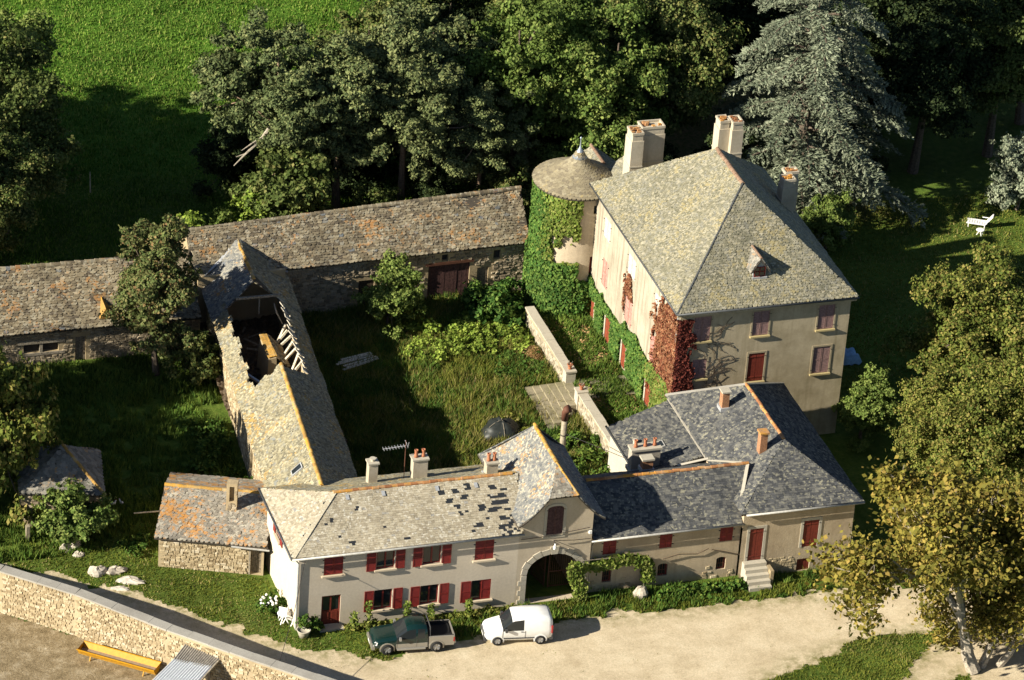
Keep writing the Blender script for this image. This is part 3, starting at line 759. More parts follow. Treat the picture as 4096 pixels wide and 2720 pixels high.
MB().add([(-27.4, 2.75, 2.9), (-26.6, 2.75, 2.9), (-27.0, 2.7, 3.65), (-27.0, 4.4, 3.75), (-27.45, 3.6, 3.3), (-26.55, 3.6, 3.3)], [(0, 1, 2), (0, 2, 3, 4), (2, 1, 5, 3)]).build('dormer', M['ridge_lichen'], la)

# ================================================================== RUINED WING (C)
rw = thing('ruined_wing', (-18.5, -9, 0), 'long narrow wing with a collapsed roof between yard and courtyard', 'barn')
cA, cB = (-22.35, -22.9, 3.5), (-20.45, 1.0, 3.5); cR0, cR1 = (-17.75, 1.0, 6.0), (-19.75, -24.3, 6.0)
dA, dB = (-16.45, -22.6, 3.5), (-14.6, 1.0, 3.5)
fl = Flat(cA, cB, [cA, cB, cR0, cR1], .035, .4)
fr = Flat(dA, dB, [dA, dB, cR0, cR1], .035, .9)
lo = lambda u: 1.15 + .12 * np.sin(u * 2.1) + .08 * np.sin(u * 5.3)
mL = lambda u, v: (v < lo(u)) | (u < 13.0 + .15 * np.sin(v * 4))
mR = lambda u, v: (v < 1.28 + .1 * np.sin(u * 2.3)) | (u < 14.2 - v * .55)
def gridsheet(name, f, mask, mat, parent, off=-.055, th=.1, cell=.3):
    P = f.poly; nu, nv = int((P[:, 0].max() - P[:, 0].min()) / cell) + 1, int(P[:, 1].max() / cell) + 1
    us, vs = np.linspace(P[:, 0].min(), P[:, 0].max(), nu + 1), np.linspace(0, P[:, 1].max(), nv + 1); H = halfplanes(P); F = []; n0 = (nu + 1) * (nv + 1)
    U, V = np.meshgrid(us, vs, indexing='ij'); u, v = U.ravel(), V.ravel()
    for a, b, d in H:
        e = np.maximum(0, a * u + b * v - d); u = u - e * a; v = v - e * b
    W = f(u, v); top = W + f.n * off; bot = W + f.n * (off - th)
    idx = lambda i, j: i * (nv + 1) + j
    ok = np.array([[bool(mask(np.array([(us[i] + us[i + 1]) / 2]), np.array([(vs[j] + vs[j + 1]) / 2]))[0]) for j in range(nv)] for i in range(nu)])
    for i in range(nu):
        for j in range(nv):
            if not ok[i, j]: continue
            q = (idx(i, j), idx(i + 1, j), idx(i + 1, j + 1), idx(i, j + 1)); F.append(q); F.append(tuple(n0 + t for t in q[::-1]))
            for di, dj, a, b in ((-1, 0, 0, 3), (1, 0, 1, 2), (0, -1, 0, 1), (0, 1, 2, 3)):
                ii, jj = i + di, j + dj
                if ii < 0 or jj < 0 or ii >= nu or jj >= nv or not ok[ii, jj]: F.append((q[a], q[b], n0 + q[b], n0 + q[a]))
    return mobj(name, fastmesh(name, np.vstack([top, bot]), F, mat), parent)
roof = gridsheet('roof', fl, mL, M['under'], rw); gridsheet('roof_boarding', fr, mR, M['lime'], roof)
tiles(roof, fl, fl.poly, .26, .17, 'slab', M['roof_wing'], parts=220, seed=71, mask=mL, th=.035)
tiles(roof, fr, fr.poly, .26, .17, 'slab', M['roof_wing'], parts=80, seed=72, mask=mR, th=.035)
ridge(roof, (-18.62, -10.0, 6.03), (-19.75, -24.3, 6.03), M['ridge_lichen'], .14, .4, seed=6)
# back part of the roof, running into the long barn
gA, gB, gP, gQ = (-20.6, -.1, 3.5), (-20.25, 5.1, 3.5), (-17.25, 7.1, 5.45), (-17.55, 1.3, 5.7)
hA, hB = (-14.6, -.1, 3.5), (-14.2, 5.1, 3.5)
bl = sheet('rear_roof', [gA, gB, gP, gQ], .08, M['under'], rw); sheet('roof_boarding', [hA, hB, gP, gQ], .08, M['under'], bl)
for s_, (a, b) in ((73, (gA, gB)), (74, (hA, hB))):
    f = Flat(a, b, [a, b, gP, gQ], .03); tiles(bl, f, f.poly, .27, .18, 'stone', M['roof_wing'] if s_ == 74 else M['roof_gate'], parts=0, seed=s_, th=.03)
ridge(bl, gQ, gP, M['ridge_lichen'], .12, .42, seed=8)
for a, b in (((-20.6, 4.85, 3.75), (-19.3, 5.55, 4.35)), ((-19.3, 5.55, 4.35), (-18.6, 5.95, 4.7)), ((-18.6, 5.95, 4.7), (-17.3, 7.1, 5.5)), ((-17.1, 7.0, 5.5), (-15.2, 5.75, 4.2)), ((-15.2, 5.75, 4.2), (-14.2, 5.2, 3.75))):
    MB().beam(a, b, .22, .03).build('valley_flashing', M['zinc'], bl)
PC = Plane((-22.05, -22.9), (1.9, 23.9), (-23.9, 1.9)); CL = math.hypot(1.9, 23.9)
cw = wall('wall', PC, rect(0, CL + 3.2, 0, 3.55), [rect(8.6, 9.4, .8, 2.3), rect(13.0, 13.5, 1.5, 2.3)], M['mortar_pale'], rw)
stones(cw, PC, 0, CL + 3, 0, 3.45, M['stone_wall'], .3, .16, [(8.4, 9.6, .6, 2.5), (12.8, 13.7, 1.3, 2.5)], 150, 75, .04)
q = MB(); PC.box(q, 8.6, 9.4, .8, 2.3, -.25, -.2); q.build('shutter', M['wood_grey'], rw)
PC2 = Plane((-16.75, -22.6), (1.85, 23.6), (23.6, -1.85))
wall('wall', PC2, rect(0, 27.5, 0, 3.5), [], M['mortar'], rw)
# inner faces (lime plaster) and rubble seen through the hole
m = MB(); a, b = PC.p(10, 0, -.5), PC.p(CL + 3, 0, -.5); m.add([a, b, b + Vector((0, 0, 3.4)), a + Vector((0, 0, 3.4))], [(0, 1, 2, 3)])
a, b = PC2.p(8, 0, -.45), PC2.p(27, 0, -.45); m.add([a, b, b + Vector((0, 0, 3.4)), a + Vector((0, 0, 3.4))], [(0, 1, 2, 3)])
m.box(-20.5, -14.6, 4.4, 4.6, 0, 4.4); m.build('inner_wall', M['mortar'], rw)
MB().box(-20.9, -16.2, -12.2, -12.0, 0, 3.6).build('cross_wall', M['mortar'], rw)
deb = NT('debris', .95, .1); M['debris'] = deb.done(deb.ramp(deb.noise(3, 5, .7), [(.3, (.05, .038, .028)), (.55, (.12, .09, .06)), (.75, (.22, .17, .12))]))
gx, gy = np.meshgrid(np.linspace(-21.0, -14.6, 33), np.linspace(-12, 4.5, 83), indexing='ij')
gz = .9 + .35 * np.sin(gx * 1.3) * np.sin(gy * .8) + RNG.normal(0, .11, gx.shape); V = np.stack([gx, gy, gz], -1).reshape(-1, 3)
I = np.arange(33 * 83).reshape(33, 83); F = np.stack([I[:-1, :-1], I[1:, :-1], I[1:, 1:], I[:-1, 1:]], -1).reshape(-1, 4)
mobj('rubble', fastmesh('rubble', V, F, M['debris']), rw)
rr = random.Random(5)
for i in range(46):
    x, y = rr.uniform(-20, -15.6), rr.uniform(-9, 3); a = rr.uniform(0, math.pi); L = rr.uniform(.8, 2.6); z = 1.05 + rr.uniform(0, .5)
    d = Vector((math.cos(a), math.sin(a), rr.uniform(-.25, .25))) * L / 2; p = Vector((x, y, z))
    MB().beam(p - d, p + d, rr.uniform(.07, .16), rr.uniform(.04, .12)).build('fallen_beam', M[rr.choice(['wood_dark', 'wood_grey', 'wood_dark', 'debris'])], rw)
for i in range(15):                                                          # broken rafters and laths along the right edge of the hole
    t = (i + .5) / 15; base = Vector(dB) * (1 - t) + Vector((-15.52, -10.4, 3.5)) * t
    up = (Vector(cR0) - Vector(dB)); up.normalize(); ln = rr.uniform(.8, 1.25)
    MB().beam(base + up * .2 + Vector((-.05, 0, -.16)), base + up * ln + Vector((-.05, 0, -.16)), .1, .13).build('rafter', M['wood_grey'], rw)
    MB().beam(base + up * (1.28 + rr.uniform(-.1, .15)) + Vector((-.1, -.33, .02)), base + up * (1.35 + rr.uniform(-.12, .12)) + Vector((-.1, .33, -.02)), .62 + rr.uniform(-.15, .15), .05, up=up.cross(Vector((0, 1, 0)))).build('broken_board', M['lime'], rw)
for i in range(9):
    t = i / 9; y = 1.0 - t * 1.3; MB().beam((-16.3 - .02 * i, y - .3, 4.1), (-16.0, y - .35, 3.2), .05, .05).build('lath', M['wood_pale'], rw)
for i in range(7):
    y = -1.6 - i * .75; MB().beam((-16.1 + rr.uniform(-.1, .1), y, 3.8), (-16.8 + rr.uniform(-.4, .2), y - rr.uniform(-.2, .6), 3.3 - rr.uniform(0, .7)), .13, .13).build('broken_joist', M['wood_pale'], rw)
MB().beam((-18.9, .6, 4.75), (-15.9, .6, 4.75), .14, .14).build('tie_beam', M['wood_grey'], rw)
MB().beam((-17.3, .7, 4.7), (-17.3, .7, 3.4), .08, .08).build('hanging_post', M['wood_grey'], rw)
MB().beam((-19.9, -6.4, 3.3), (-18.7, -8.7, 3.2), .16, .14).build('fallen_beam', M['zinc'], rw)
rem = MB(); rem.add([(-17.95, -2.2, 3.5), (-17.5, -2.2, 3.55), (-17.55, -5.0, 3.4), (-18.05, -5.0, 3.35), (-18.1, -2.2, .8), (-17.4, -2.2, .8), (-17.4, -5.0, .8), (-18.2, -5.0, .8), (-16.6, -2.4, 2.6), (-16.7, -4.9, 2.5)],
    [(0, 1, 2, 3), (4, 5, 1, 0), (7, 4, 0, 3), (6, 7, 3, 2), (1, 8, 9, 2), (5, 6, 9, 8)]); ro = rem.build('roof_remnant', M['mortar'], rw); ro['label'] = 'leftover strip of the old ridge standing inside the hole'
f = Flat((-18.1, -5.0, 3.42), (-18.0, -2.2, 3.55), [(-18.1, -5.0, 3.42), (-18.0, -2.2, 3.55), (-17.5, -2.2, 3.62), (-17.5, -5.0, 3.5)], .02); tiles(ro, f, f.poly, .25, .2, 'stone', M['ridge_lichen'], parts=20, seed=76)
f = Flat((-16.6, -4.9, 2.55), (-16.5, -2.4, 2.65), [(-16.6, -4.9, 2.55), (-16.5, -2.4, 2.65), (-17.5, -2.2, 3.6), (-17.55, -5.0, 3.48)], .02); tiles(ro, f, f.poly, .25, .2, 'stone', M['roof_barn'], parts=20, seed=77)
sk = MB(); f = fl; p = lambda u, v, d: tuple(f(np.array([u]), np.array([v]))[0] + f.n * d)
for (u0, u1, v0, v1) in ((1.6, 2.15, 2.05, 2.9),):
    sk.hexa([p(u0, v0, -.02), p(u1, v0, -.02), p(u1, v1, -.02), p(u0, v1, -.02), p(u0, v0, .13), p(u1, v0, .13), p(u1, v1, .13), p(u0, v1, .13)])
so = sk.build('skylight', M['zinc'], rw); q = MB(); q.hexa([p(1.67, 2.12, .13), p(2.08, 2.12, .13), p(2.08, 2.83, .13), p(1.67, 2.83, .13), p(1.67, 2.12, .14), p(2.08, 2.12, .14), p(2.08, 2.83, .14), p(1.67, 2.83, .14)]); q.build('pane', M['glass'], so)
# ================================================================== FARMHOUSE (front, left of the gate)
fm = thing('farmhouse', (-16, -27, 0), 'beige rendered farmhouse with red shutters beside the gate arch', 'house')
PQ = Plane((0, -30.42), (1, 0), (0, -1))
up = [(-21.15, -19.98, 3.66, 4.98, 'closed'), (-17.96, -16.84, 3.68, 4.95, 'open'), (-15.12, -14.0, 3.65, 4.95, 'open'), (-11.9, -10.73, 3.55, 4.9, 'closed')]
lowr = [(-17.98, -16.86, .82, 2.2, 'open'), (-15.14, -14.0, .82, 2.15, 'open'), (-11.97, -10.74, .7, 2.1, 'half')]
holes = [rect(a, b, c, d) for a, b, c, d, _ in up + lowr] + [rect(-21.18, -20.02, .12, 2.2)]
wall('wall', PQ, rect(-22.7, -9.2, 0, 5.2), holes, M['render_farm'], fm)
for i, (a, b, c, d, s) in enumerate(up + lowr): window(PQ, a, b, c, d, fm, M, s, curtain=(i == 5))
# half-glazed door
dr = MB(); a, b = -21.18, -20.02
PQ.box(dr, a, a + .08, .12, 2.2, -.16, -.06); PQ.box(dr, b - .08, b, .12, 2.2, -.16, -.06); PQ.box(dr, a + .08, b - .08, 2.1, 2.2, -.16, -.06); PQ.box(dr, a + .08, b - .08, .14, 1.1, -.16, -.09); PQ.box(dr, (a + b) / 2 - .04, (a + b) / 2 + .04, 1.1, 2.1, -.16, -.08)
do = dr.build('door', M['door_red'], fm); do['label'] = 'half-glazed dark red double door'
for x0, x1 in ((a + .09, (a + b) / 2 - .05), ((a + b) / 2 + .05, b - .09)): q = MB(); PQ.box(q, x0, x1, 1.12, 2.08, -.15, -.13); q.build('pane', M['glass'], do); q = MB(); PQ.box(q, x0 + .05, x1 - .05, .25, 1.0, -.09, -.07); q.build('door_panel', M['door_red'], do)
MB().box(-21.35, -19.85, -30.95, -30.43, 0, .12).build('doorstep', M['surround'], fm)
PS = Plane((-22.7, 0), (0, -1), (-1, 0))
sh = [rect(25.3, 26.3, 3.55, 4.75)]
wall('wall', PS, rect(23.1, 30.42, 0, 5.2), sh, M['render_farm'], fm)
window(PS, 25.3, 26.3, 3.55, 4.75, fm, M, 'open')
q = MB(); q.add([(-9.2, -23.1, 0), (-22.7, -23.1, 0), (-22.7, -23.1, 5.2), (-9.2, -23.1, 5.2)], [(0, 1, 2, 3)]); q.build('wall', M['render_farm'], fm)
q = MB(); q.box(-23.0, -9.2, -30.6, -30.43, 5.02, 5.12); q.box(-23.0, -22.71, -30.43, -23.0, 5.02, 5.12); q.build('soffit', M['frame_wood'], fm)
fe = 5.25; fR0, fR1 = (-19.7, -26.75, 7.0), (-8.3, -26.75, 7.0)
ffront = [(-23.15, -30.7, fe), (-9.05, -30.7, fe), fR1, fR0]; fhip = [(-23.15, -30.7, fe), (-23.15, -22.8, fe), fR0]; fback = [(-23.15, -22.8, fe), (-8.4, -22.8, fe), fR1, fR0]
roof = sheet('roof', ffront, .09, M['under'], fm); sheet('roof_boarding', fhip, .09, M['under'], roof); sheet('roof_boarding', fback, .09, M['under'], roof)
DARKS = [(-10.3, -30.2), (-10.0, -29.6), (-9.6, -29.2), (-9.9, -28.6), (-10.3, -28.2), (-9.5, -28.7), (-10.6, -29.0), (-12.6, -28.6), (-12.9, -28.2), (-12.3, -29.0), (-12.0, -28.0), (-11.1, -28.8), (-13.2, -27.6), (-12.4, -27.6), (-11.6, -27.4), (-10.1, -27.6), (-9.3, -29.9), (-11.9, -30.3), (-11.6, -29.9), (-9.4, -30.4), (-17.3, -29.3), (-20.6, -28.9), (-20.3, -28.6), (-20.1, -29.6), (-16.1, -30.3), (-19.4, -30.2), (-18.6, -28.0), (-10.9, -29.5), (-9.8, -30.1)]
def farm_dark(U, V, P, r):
    d = np.zeros(len(U), bool)
    for i, (x, y) in enumerate(DARKS): d |= (np.abs(P[:, 0] - x) < (.22 if i < 20 else .13)) & (np.abs(P[:, 1] - y) < (.17 if i < 20 else .1)) & (r.uniform(0, 1, len(U)) < .8)
    d |= (np.abs(P[:, 0] - (-9.85 - .25 * np.sin(P[:, 1] * 3))) < .38) & (P[:, 1] < -27.7) & (r.uniform(0, 1, len(U)) < .42)
    return d
slope(roof, ffront[0], ffront[1], ffront, .21, .158, 'slate', M['roof_farm'], parts=240, seed=81, dark=farm_dark, amp=.01)
def hip_dark(U, V, P, r):
    d = np.zeros(len(U), bool); t = (P[:, 1] + 30.7) / 3.95
    near = np.abs((P[:, 0] + 23.15) - (P[:, 1] + 30.7) * 3.45 / 3.95) < .32
    for a, b in ((.0, .17), (.27, .31), (.36, .5), (.53, .6), (.83, .9)): d |= near & (t > a) & (t < b)
    return d
slope(roof, fhip[0], fhip[1], fhip, .21, .158, 'slate', M['roof_farm'], parts=60, seed=82, dark=hip_dark, amp=.01)
slope(roof, fback[0], fback[1], fback, .21, .158, 'slate', M['roof_wing'], parts=0, seed=83, amp=.01)
ridge(roof, (-19.75, -26.75, 7.03), (-8.7, -26.75, 7.03), M['ridge_orange'], .13, .40)
MB().beam((-23.1, -30.6, fe + .05), (-19.7, -26.8, 7.0), .3, .03).build('hip_strip', M['roof_farm'], roof)
for a, b in (((-23.2, -30.78, fe - .04), (-9.0, -30.78, fe - .04)), ((-23.22, -30.75, fe - .02), (-23.22, -22.8, fe - .02))): gutter(a, b, fm, M['gutter'] if b[0] > -20 else M['gutter_dark'])
MB().tube([(-22.95, -30.7, fe - .1), (-22.72, -30.5, 4.75), (-22.72, -30.5, .15)], .05).build('downpipe', M['zinc'], fm)
for (x, y) in ((-19.1, -27.05), (-16.9, -27.05), (-13.6, -27.1), (-11.2, -27.15), (-18.9, -26.0)):       # snow hooks / lead patches
    z = 7.0 - (abs(y + 26.75)) * 1.75 / 3.95 + .06; MB().add([(x, y - .35, z - .14), (x + .22, y - .35, z - .14), (x + .22, y, z + .01), (x, y, z + .01)], [(0, 1, 2, 3)]).build('metal_patch', M['zinc'], roof)
c = chimney(fm, -17.1, -16.55, -25.1, -24.55, 5.7, 7.55, M['render_chimney'], M['surround'], M); c['label'] = 'narrow pale chimney without pots on the farmhouse roof'
q = MB(); q.lathe((-16.82, -24.82, 7.65), [(.12, 0), (.12, .15), (.2, .16), (.2, .2)], 10).build('cowl', M['surround'], c)
c = chimney(fm, -14.35, -13.45, -25.1, -24.5, 5.7, 7.5, M['render_chimney'], M['surround'], M, 2); c['label'] = 'pale chimney with two terracotta pots'
c = chimney(fm, -10.05, -9.35, -26.1, -25.5, 6.3, 7.35, M['render_chimney'], M['surround'], M, 2); c['label'] = 'short chimney with two terracotta pots against the gatehouse roof'
# television aerial
an = thing('tv_aerial', (-14.75, -24.6, 5.9), 'white rake television aerial on a thin mast behind the chimney', 'aerial')
MB().tube([(-14.75, -24.6, 5.8), (-14.75, -24.6, 8.7)], .025, 6).build('mast', M['rust'], an)
m = MB().tube([(-14.55, -24.6, 8.35), (-16.1, -24.35, 8.1)], .02, 5)
for i in range(9): p = Vector((-14.65, -24.58, 8.33)).lerp(Vector((-16.05, -24.36, 8.11)), i / 8); m.tube([p + Vector((0, -.22, 0)), p + Vector((0, .22, 0))], .012, 4)
m.tube([(-14.6, -24.75, 8.65), (-14.6, -24.45, 8.05)], .015, 4); m.tube([(-14.75, -24.8, 8.6), (-14.75, -24.4, 8.6)], .015, 4); m.build('dipole_rake', M['zinc'], an)

# ================================================================== GATEHOUSE
ga = thing('gatehouse', (-6.8, -27, 0), 'gatehouse with a bell-shaped slate roof over a stone carriage arch', 'gatehouse')
GE, GZ = 5.85, 8.9; gxl, gxr, gxm = -9.45, -4.0, -6.72
bell = lambda t: .42 * t + .58 * t ** 1.7
def bellfn(x0, x1):
    L = math.hypot(x1 - x0, GZ - GE); ts = np.linspace(0, 1, 60); xs = x0 + (x1 - x0) * ts; zs_ = GE + (GZ - GE) * bell(ts)
    s = np.r_[0, np.cumsum(np.hypot(np.diff(xs), np.diff(zs_)))]
    return (lambda u, v: np.stack([np.interp(v, s, xs), -30.85 + u, np.interp(v, s, zs_)], -1)), s[-1], (lambda z: float(np.interp(z, zs_, s)))
fL, HL, zvL = bellfn(gxl, gxm); fR, HR, zvR = bellfn(gxr, gxm)
pg = lambda Hh, zv: [(0, 0), (0, zv(7.66)), (1.85, Hh), (6.3, Hh), (8.45, 0)]
def curved(name, f, poly, mat, parent, nu=24, nv=14):
    P = np.array(poly); us, vs = np.linspace(P[:, 0].min(), P[:, 0].max(), nu), np.linspace(P[:, 1].min(), P[:, 1].max(), nv); U, V = np.meshgrid(us, vs, indexing='ij'); u, v = U.ravel(), V.ravel()
    for a, b, d in halfplanes(P): e = np.maximum(0, a * u + b * v - d); u = u - e * a; v = v - e * b
    I = np.arange(nu * nv).reshape(nu, nv); F = np.stack([I[:-1, :-1], I[1:, :-1], I[1:, 1:], I[:-1, 1:]], -1).reshape(-1, 4)
    top = f(u, v) - np.array([0, 0, .05]); bot = top - np.array([0, 0, .1]); n0 = len(top)
    B = list(I[:, 0]) + list(I[-1, 1:]) + list(I[::-1, -1][1:]) + list(I[0, ::-1][1:-1]); side = [(B[i], B[(i + 1) % len(B)], n0 + B[(i + 1) % len(B)], n0 + B[i]) for i in range(len(B))]
    return mobj(name, fastmesh(name, np.vstack([top, bot]), np.vstack([F, F[:, ::-1] + n0, np.array(side)]), mat), parent)
roof = curved('roof', fL, pg(HL, zvL), M['under'], ga); curved('roof_boarding', fR, pg(HR, zvR), M['under'], roof)
tiles(roof, fL, pg(HL, zvL), .23, .16, 'scale', M['roof_gate'], parts=220, seed=91)
tiles(roof, fR, pg(HR, zvR), .23, .16, 'scale', M['roof_gate'], parts=0, seed=92)
jx = lambda z, s: np.interp(z, [GE, GZ], [0, 1])
tj = float(np.interp(7.66, GE + (GZ - GE) * bell(np.linspace(0, 1, 200)), np.linspace(0, 1, 200)))
xa, xb = gxl + (gxm - gxl) * tj, gxr + (gxm - gxr) * tj
jk = [(xa, -30.9, 7.64), (xb, -30.9, 7.64), (gxm, -29.0, GZ)]
sheet('roof_boarding', jk, .08, M['under'], roof)
f = Flat(jk[0], jk[1], jk, .01); tiles(roof, f, f.poly, .27, .18, 'stone', M['roof_shed'], parts=60, seed=93)
f = Flat((gxr, -22.4, GE), (gxl, -22.4, GE), [(gxr, -22.4, GE), (gxl, -22.4, GE), (gxm, -24.55, GZ)], .01); sheet('roof_boarding', [(gxr, -22.4, GE), (gxl, -22.4, GE), (gxm, -24.55, GZ)], .08, M['roof_slate'], roof)
ridge(roof, (gxm, -28.95, GZ + .03), (gxm, -24.55, GZ + .03), M['ridge_lichen'], .13, .36)
ridge(roof, (xb + .02, -30.85, 7.68), (gxm, -29.0, GZ + .02), M['ridge_lichen'], .09, .3); 
# front wall with window and arch
tt = np.linspace(0, tj, 9)
edge = [(gxl + (gxm - gxl) * t, GE + (GZ - GE) * bell(t) - .12) for t in tt]; edgeR = [(gxr + (gxm - gxr) * t, GE + (GZ - GE) * bell(t) - .12) for t in tt]
gl = [(-9.2, 0), (-4.62, 0), (-4.62, 6.2)] + [e for e in edgeR if e[0] < -4.66] + [e for e in edge[::-1] if e[0] > -9.1] + [(-9.2, 5.95)]
AR = [(-8.56, .0)] + [(-8.56, 2.1)] + [(-6.92 - 1.64 * math.cos(math.pi * i / 14), 2.1 + 1.32 * math.sin(math.pi * i / 14)) for i in range(1, 14)] + [(-5.28, 2.1), (-5.28, .0)]
AR[0], AR[-1] = (-8.56, .02), (-5.28, .02)
WN = archrect(-7.53, -6.52, 4.78, 6.55, .24, 8)
wall('wall', PQ, gl, [AR, WN], M['render_gate'], ga, depth=.5)
w = window(PQ, -7.53, -6.52, 4.78, 6.76, ga, M, 'closed', surround=.0 or None, sill=False, shut='door_old'); w['label'] = 'arched window above the gate with worn red shutters'
sm = MB()
for (u0, u1, z0, z1) in ((-7.72, -7.54, 4.7, 6.62), (-6.51, -6.33, 4.7, 6.62), (-7.72, -6.33, 4.55, 4.69)): PQ.box(sm, u0, u1, z0, z1, -.04, .035)
for i in range(8):
    a0, a1 = math.pi * i / 8, math.pi * (i + 1) / 8; pt = lambda a, k: (-7.025 + (.505 + k) * math.cos(a), 6.62 + (.17 + k) * math.sin(a))
    A, B, Cc, Dd = pt(a0, 0), pt(a0, .17), pt(a1, .17), pt(a1, 0); sm.hexa([PQ.p(*q, .035) for q in (A, B, Cc, Dd)] + [PQ.p(*q, -.04) for q in (A, B, Cc, Dd)])
sm.build('surround', M['surround'], w)
# voussoirs and quoins, each its own stone
vs_ = []
for i in range(11):
    a0, a1 = math.pi * i / 11 + .012, math.pi * (i + 1) / 11 - .012; k = .36 + (.06 if i % 2 else 0) + (.1 if i == 5 else 0)
    pt = lambda a, e: (-6.92 - (1.64 + e) * math.cos(a), 2.1 + (1.32 + e) * math.sin(a))
    q = [pt(a0, -.0), pt(a0, k), pt(a1, k), pt(a1, -.0)]; m = MB(); m.hexa([PQ.p(*p, .05 if i != 5 else .09) for p in q] + [PQ.p(*p, -.3) for p in q]); m.build('voussoir', M['surround'], ga)
for sx in (-1, 1):
    z = .02; i = 0
    while z < 2.05:
        h = .34; k = .34 if i % 2 else .5; u = -8.56 if sx < 0 else -5.28
        m = MB(); PQ.box(m, u - (k if sx < 0 else 0), u + (0 if sx < 0 else k), z, min(z + h - .015, 2.09), -.3, .05); m.build('quoin', M['surround'], ga); z += h; i += 1
# side, rear and passage walls
q = MB(); q.add([(-4.62, -30.42, 0), (-4.62, -22.9, 0), (-4.62, -22.9, 5.95), (-4.62, -30.42, 5.95), (-9.2, -30.42, 5.0), (-9.2, -22.9, 5.0), (-9.2, -22.9, 5.95), (-9.2, -30.42, 5.95)], [(0, 1, 2, 3), (7, 6, 5, 4)]); q.build('wall', M['render_gate'], ga)
PR_ = Plane((0, -22.9), (-1, 0), (0, 1)); wall('wall', PR_, [(4.62, 0), (9.2, 0), (9.2, 5.9), (4.62, 5.9)], [rect(5.3, 8.5, .02, 3.2)], M['render_gate'], ga, depth=.4)
q = MB(); q.box(-8.75, -8.62, -29.9, -23.3, 0, 4); q.box(-5.2, -5.07, -29.9, -23.3, 0, 4); q.box(-8.75, -5.07, -29.9, -23.3, 3.5, 3.7); q.build('passage', M['mortar'], ga)
# iron gate, one leaf shut and one standing open
PG = Plane((0, -29.0), (1, 0), (0, -1))
def leaf(u0, u1, label, pl):
    m = MB(); pl.box(m, u0, u0 + .06, .05, 3.0, 0, .05); pl.box(m, u1 - .06, u1, .05, 3.2, 0, .05)
    for z in (.1, 1.15, 2.6): pl.box(m, u0 + .06, u1 - .06, z, z + .06, 0, .04)
    g = m.build('gate_leaf', M['rust'], ga); g['label'] = label; n = int((u1 - u0) / .13)
    for i in range(1, n): q = MB(); x = u0 + (u1 - u0) * i / n; pl.box(q, x - .012, x + .012, .16, 2.95, .01, .035); q.build('gate_bar', M['rust'], g)
leaf(-6.7, -5.25, 'right leaf of the iron gate, shut', PG)
leaf(.1, 1.6, 'left leaf of the iron gate, swung inwards', Plane((-6.8, -29.0), (-.25, .97), (-.97, -.25)))
# lantern and wires on the gatehouse
lp = thing('wall_lantern', (-7.0, -30.55, 4.2), 'small white insulator lamp on a bracket above the arch', 'lamp')
MB().lathe((-7.0, -30.7, 3.85), [(.02, 0), (.1, .05), (.11, .2), (.05, .34), (.03, .45)], 10).build('lamp_globe', M['white'], lp, smooth=True); MB().beam((-7.0, -30.42, 4.35), (-7.0, -30.72, 4.3), .04).build('bracket', M['iron'], lp)
jb = MB().box(-4.85, -4.68, -30.55, -30.42, 4.6, 4.8).build('junction_box', M['white'], None); props(jb, 'small white junction box on the gatehouse corner', 'junction box')
for pts, lab in (([(-9.1, -30.5, 4.7), (-7.6, -30.5, 4.75), (-4.8, -30.5, 5.05)], 'dark cable running along the gatehouse front under the window'),
                 ([(-7.0, -30.6, 4.45), (-5.8, -30.55, 4.3), (-4.7, -30.5, 4.25)], 'short cable from the lamp bracket to the gatehouse corner')):
    props(MB().tube(pts, .022, 5).build('cable', M['iron']), lab, 'cable')
props(MB().tube([(-22.4, -30.75, 5.1), (-23.6, -33.2, 3.4), (-25.2, -36.4, 2.4), (-27.2, -40.4, 2.2), (-30, -46, 2.6)], .018, 5).build('power_cable', M['iron']), 'thin power cable dropping from the farmhouse eave across the lane', 'cable')

# ================================================================== STABLE HOUSE (F) right of the gate
st = thing('stable_house', (0, -27, 0), 'low old house with a dark slate roof and small red shutters right of the gatehouse', 'house')
PFn = Plane((0, -30.0), (1, 0), (0, -1))
wf = [(-3.68, -2.84), (-.08, .72), (3.78, 4.62)]; wl = [(-3.58, -3.0), (-.03, .6), (3.73, 4.35)]
fw2 = wall('wall', PFn, rect(-4.6, 5.1, 0, 3.9), [rect(a, b, 2.62, 3.68) for a, b in wf] + [archrect(a, b, .6, 1.35, .15, 6) for a, b in wl], M['render_old'], st)
for a, b in wf: window(PFn, a, b, 2.62, 3.68, st, M, 'closed', sill=False)
for a, b in wl:
    w = window(PFn, a, b, .6, 1.5, st, M, 'single', sill=False, frame='frame_red', recess=.2); q = MB()
    for i in range(1, 4): x = a + (b - a) * i / 4; PFn.box(q, x - .012, x + .012, .6, 1.5, -.1, -.07)
    PFn.box(q, a, b, 1.0, 1.03, -.1, -.07); q.build('bars', M['rust'], w)
stones(fw2, PFn, -4.5, -1.5, .02, .9, M['stone_wall'], .3, .17, [(-3.75, -2.85, .4, 2)], 60, 95, .03, fill=.5)
stones(fw2, PFn, 2.6, 5.0, .02, 1.0, M['stone_wall'], .3, .17, [(3.6, 4.5, .4, 2)], 60, 96, .03, fill=.6)
q = MB(); q.add([(5.1, -23.7, 0), (-4.6, -23.7, 0), (-4.6, -23.7, 3.9), (5.1, -23.7, 3.9)], [(0, 1, 2, 3)]); q.build('wall', M['render_old'], st)
sf = [(-4.45, -30.35, 4.0), (5.1, -30.35, 4.0), (6.5, -26.85, 6.0), (-4.45, -26.85, 6.0)]; sb = [(-4.45, -23.3, 4.0), (6.5, -23.3, 4.0), (6.5, -26.85, 6.0), (-4.45, -26.85, 6.0)]
roof = sheet('roof', sf, .09, M['under'], st); sheet('roof_boarding', sb, .09, M['under'], roof)
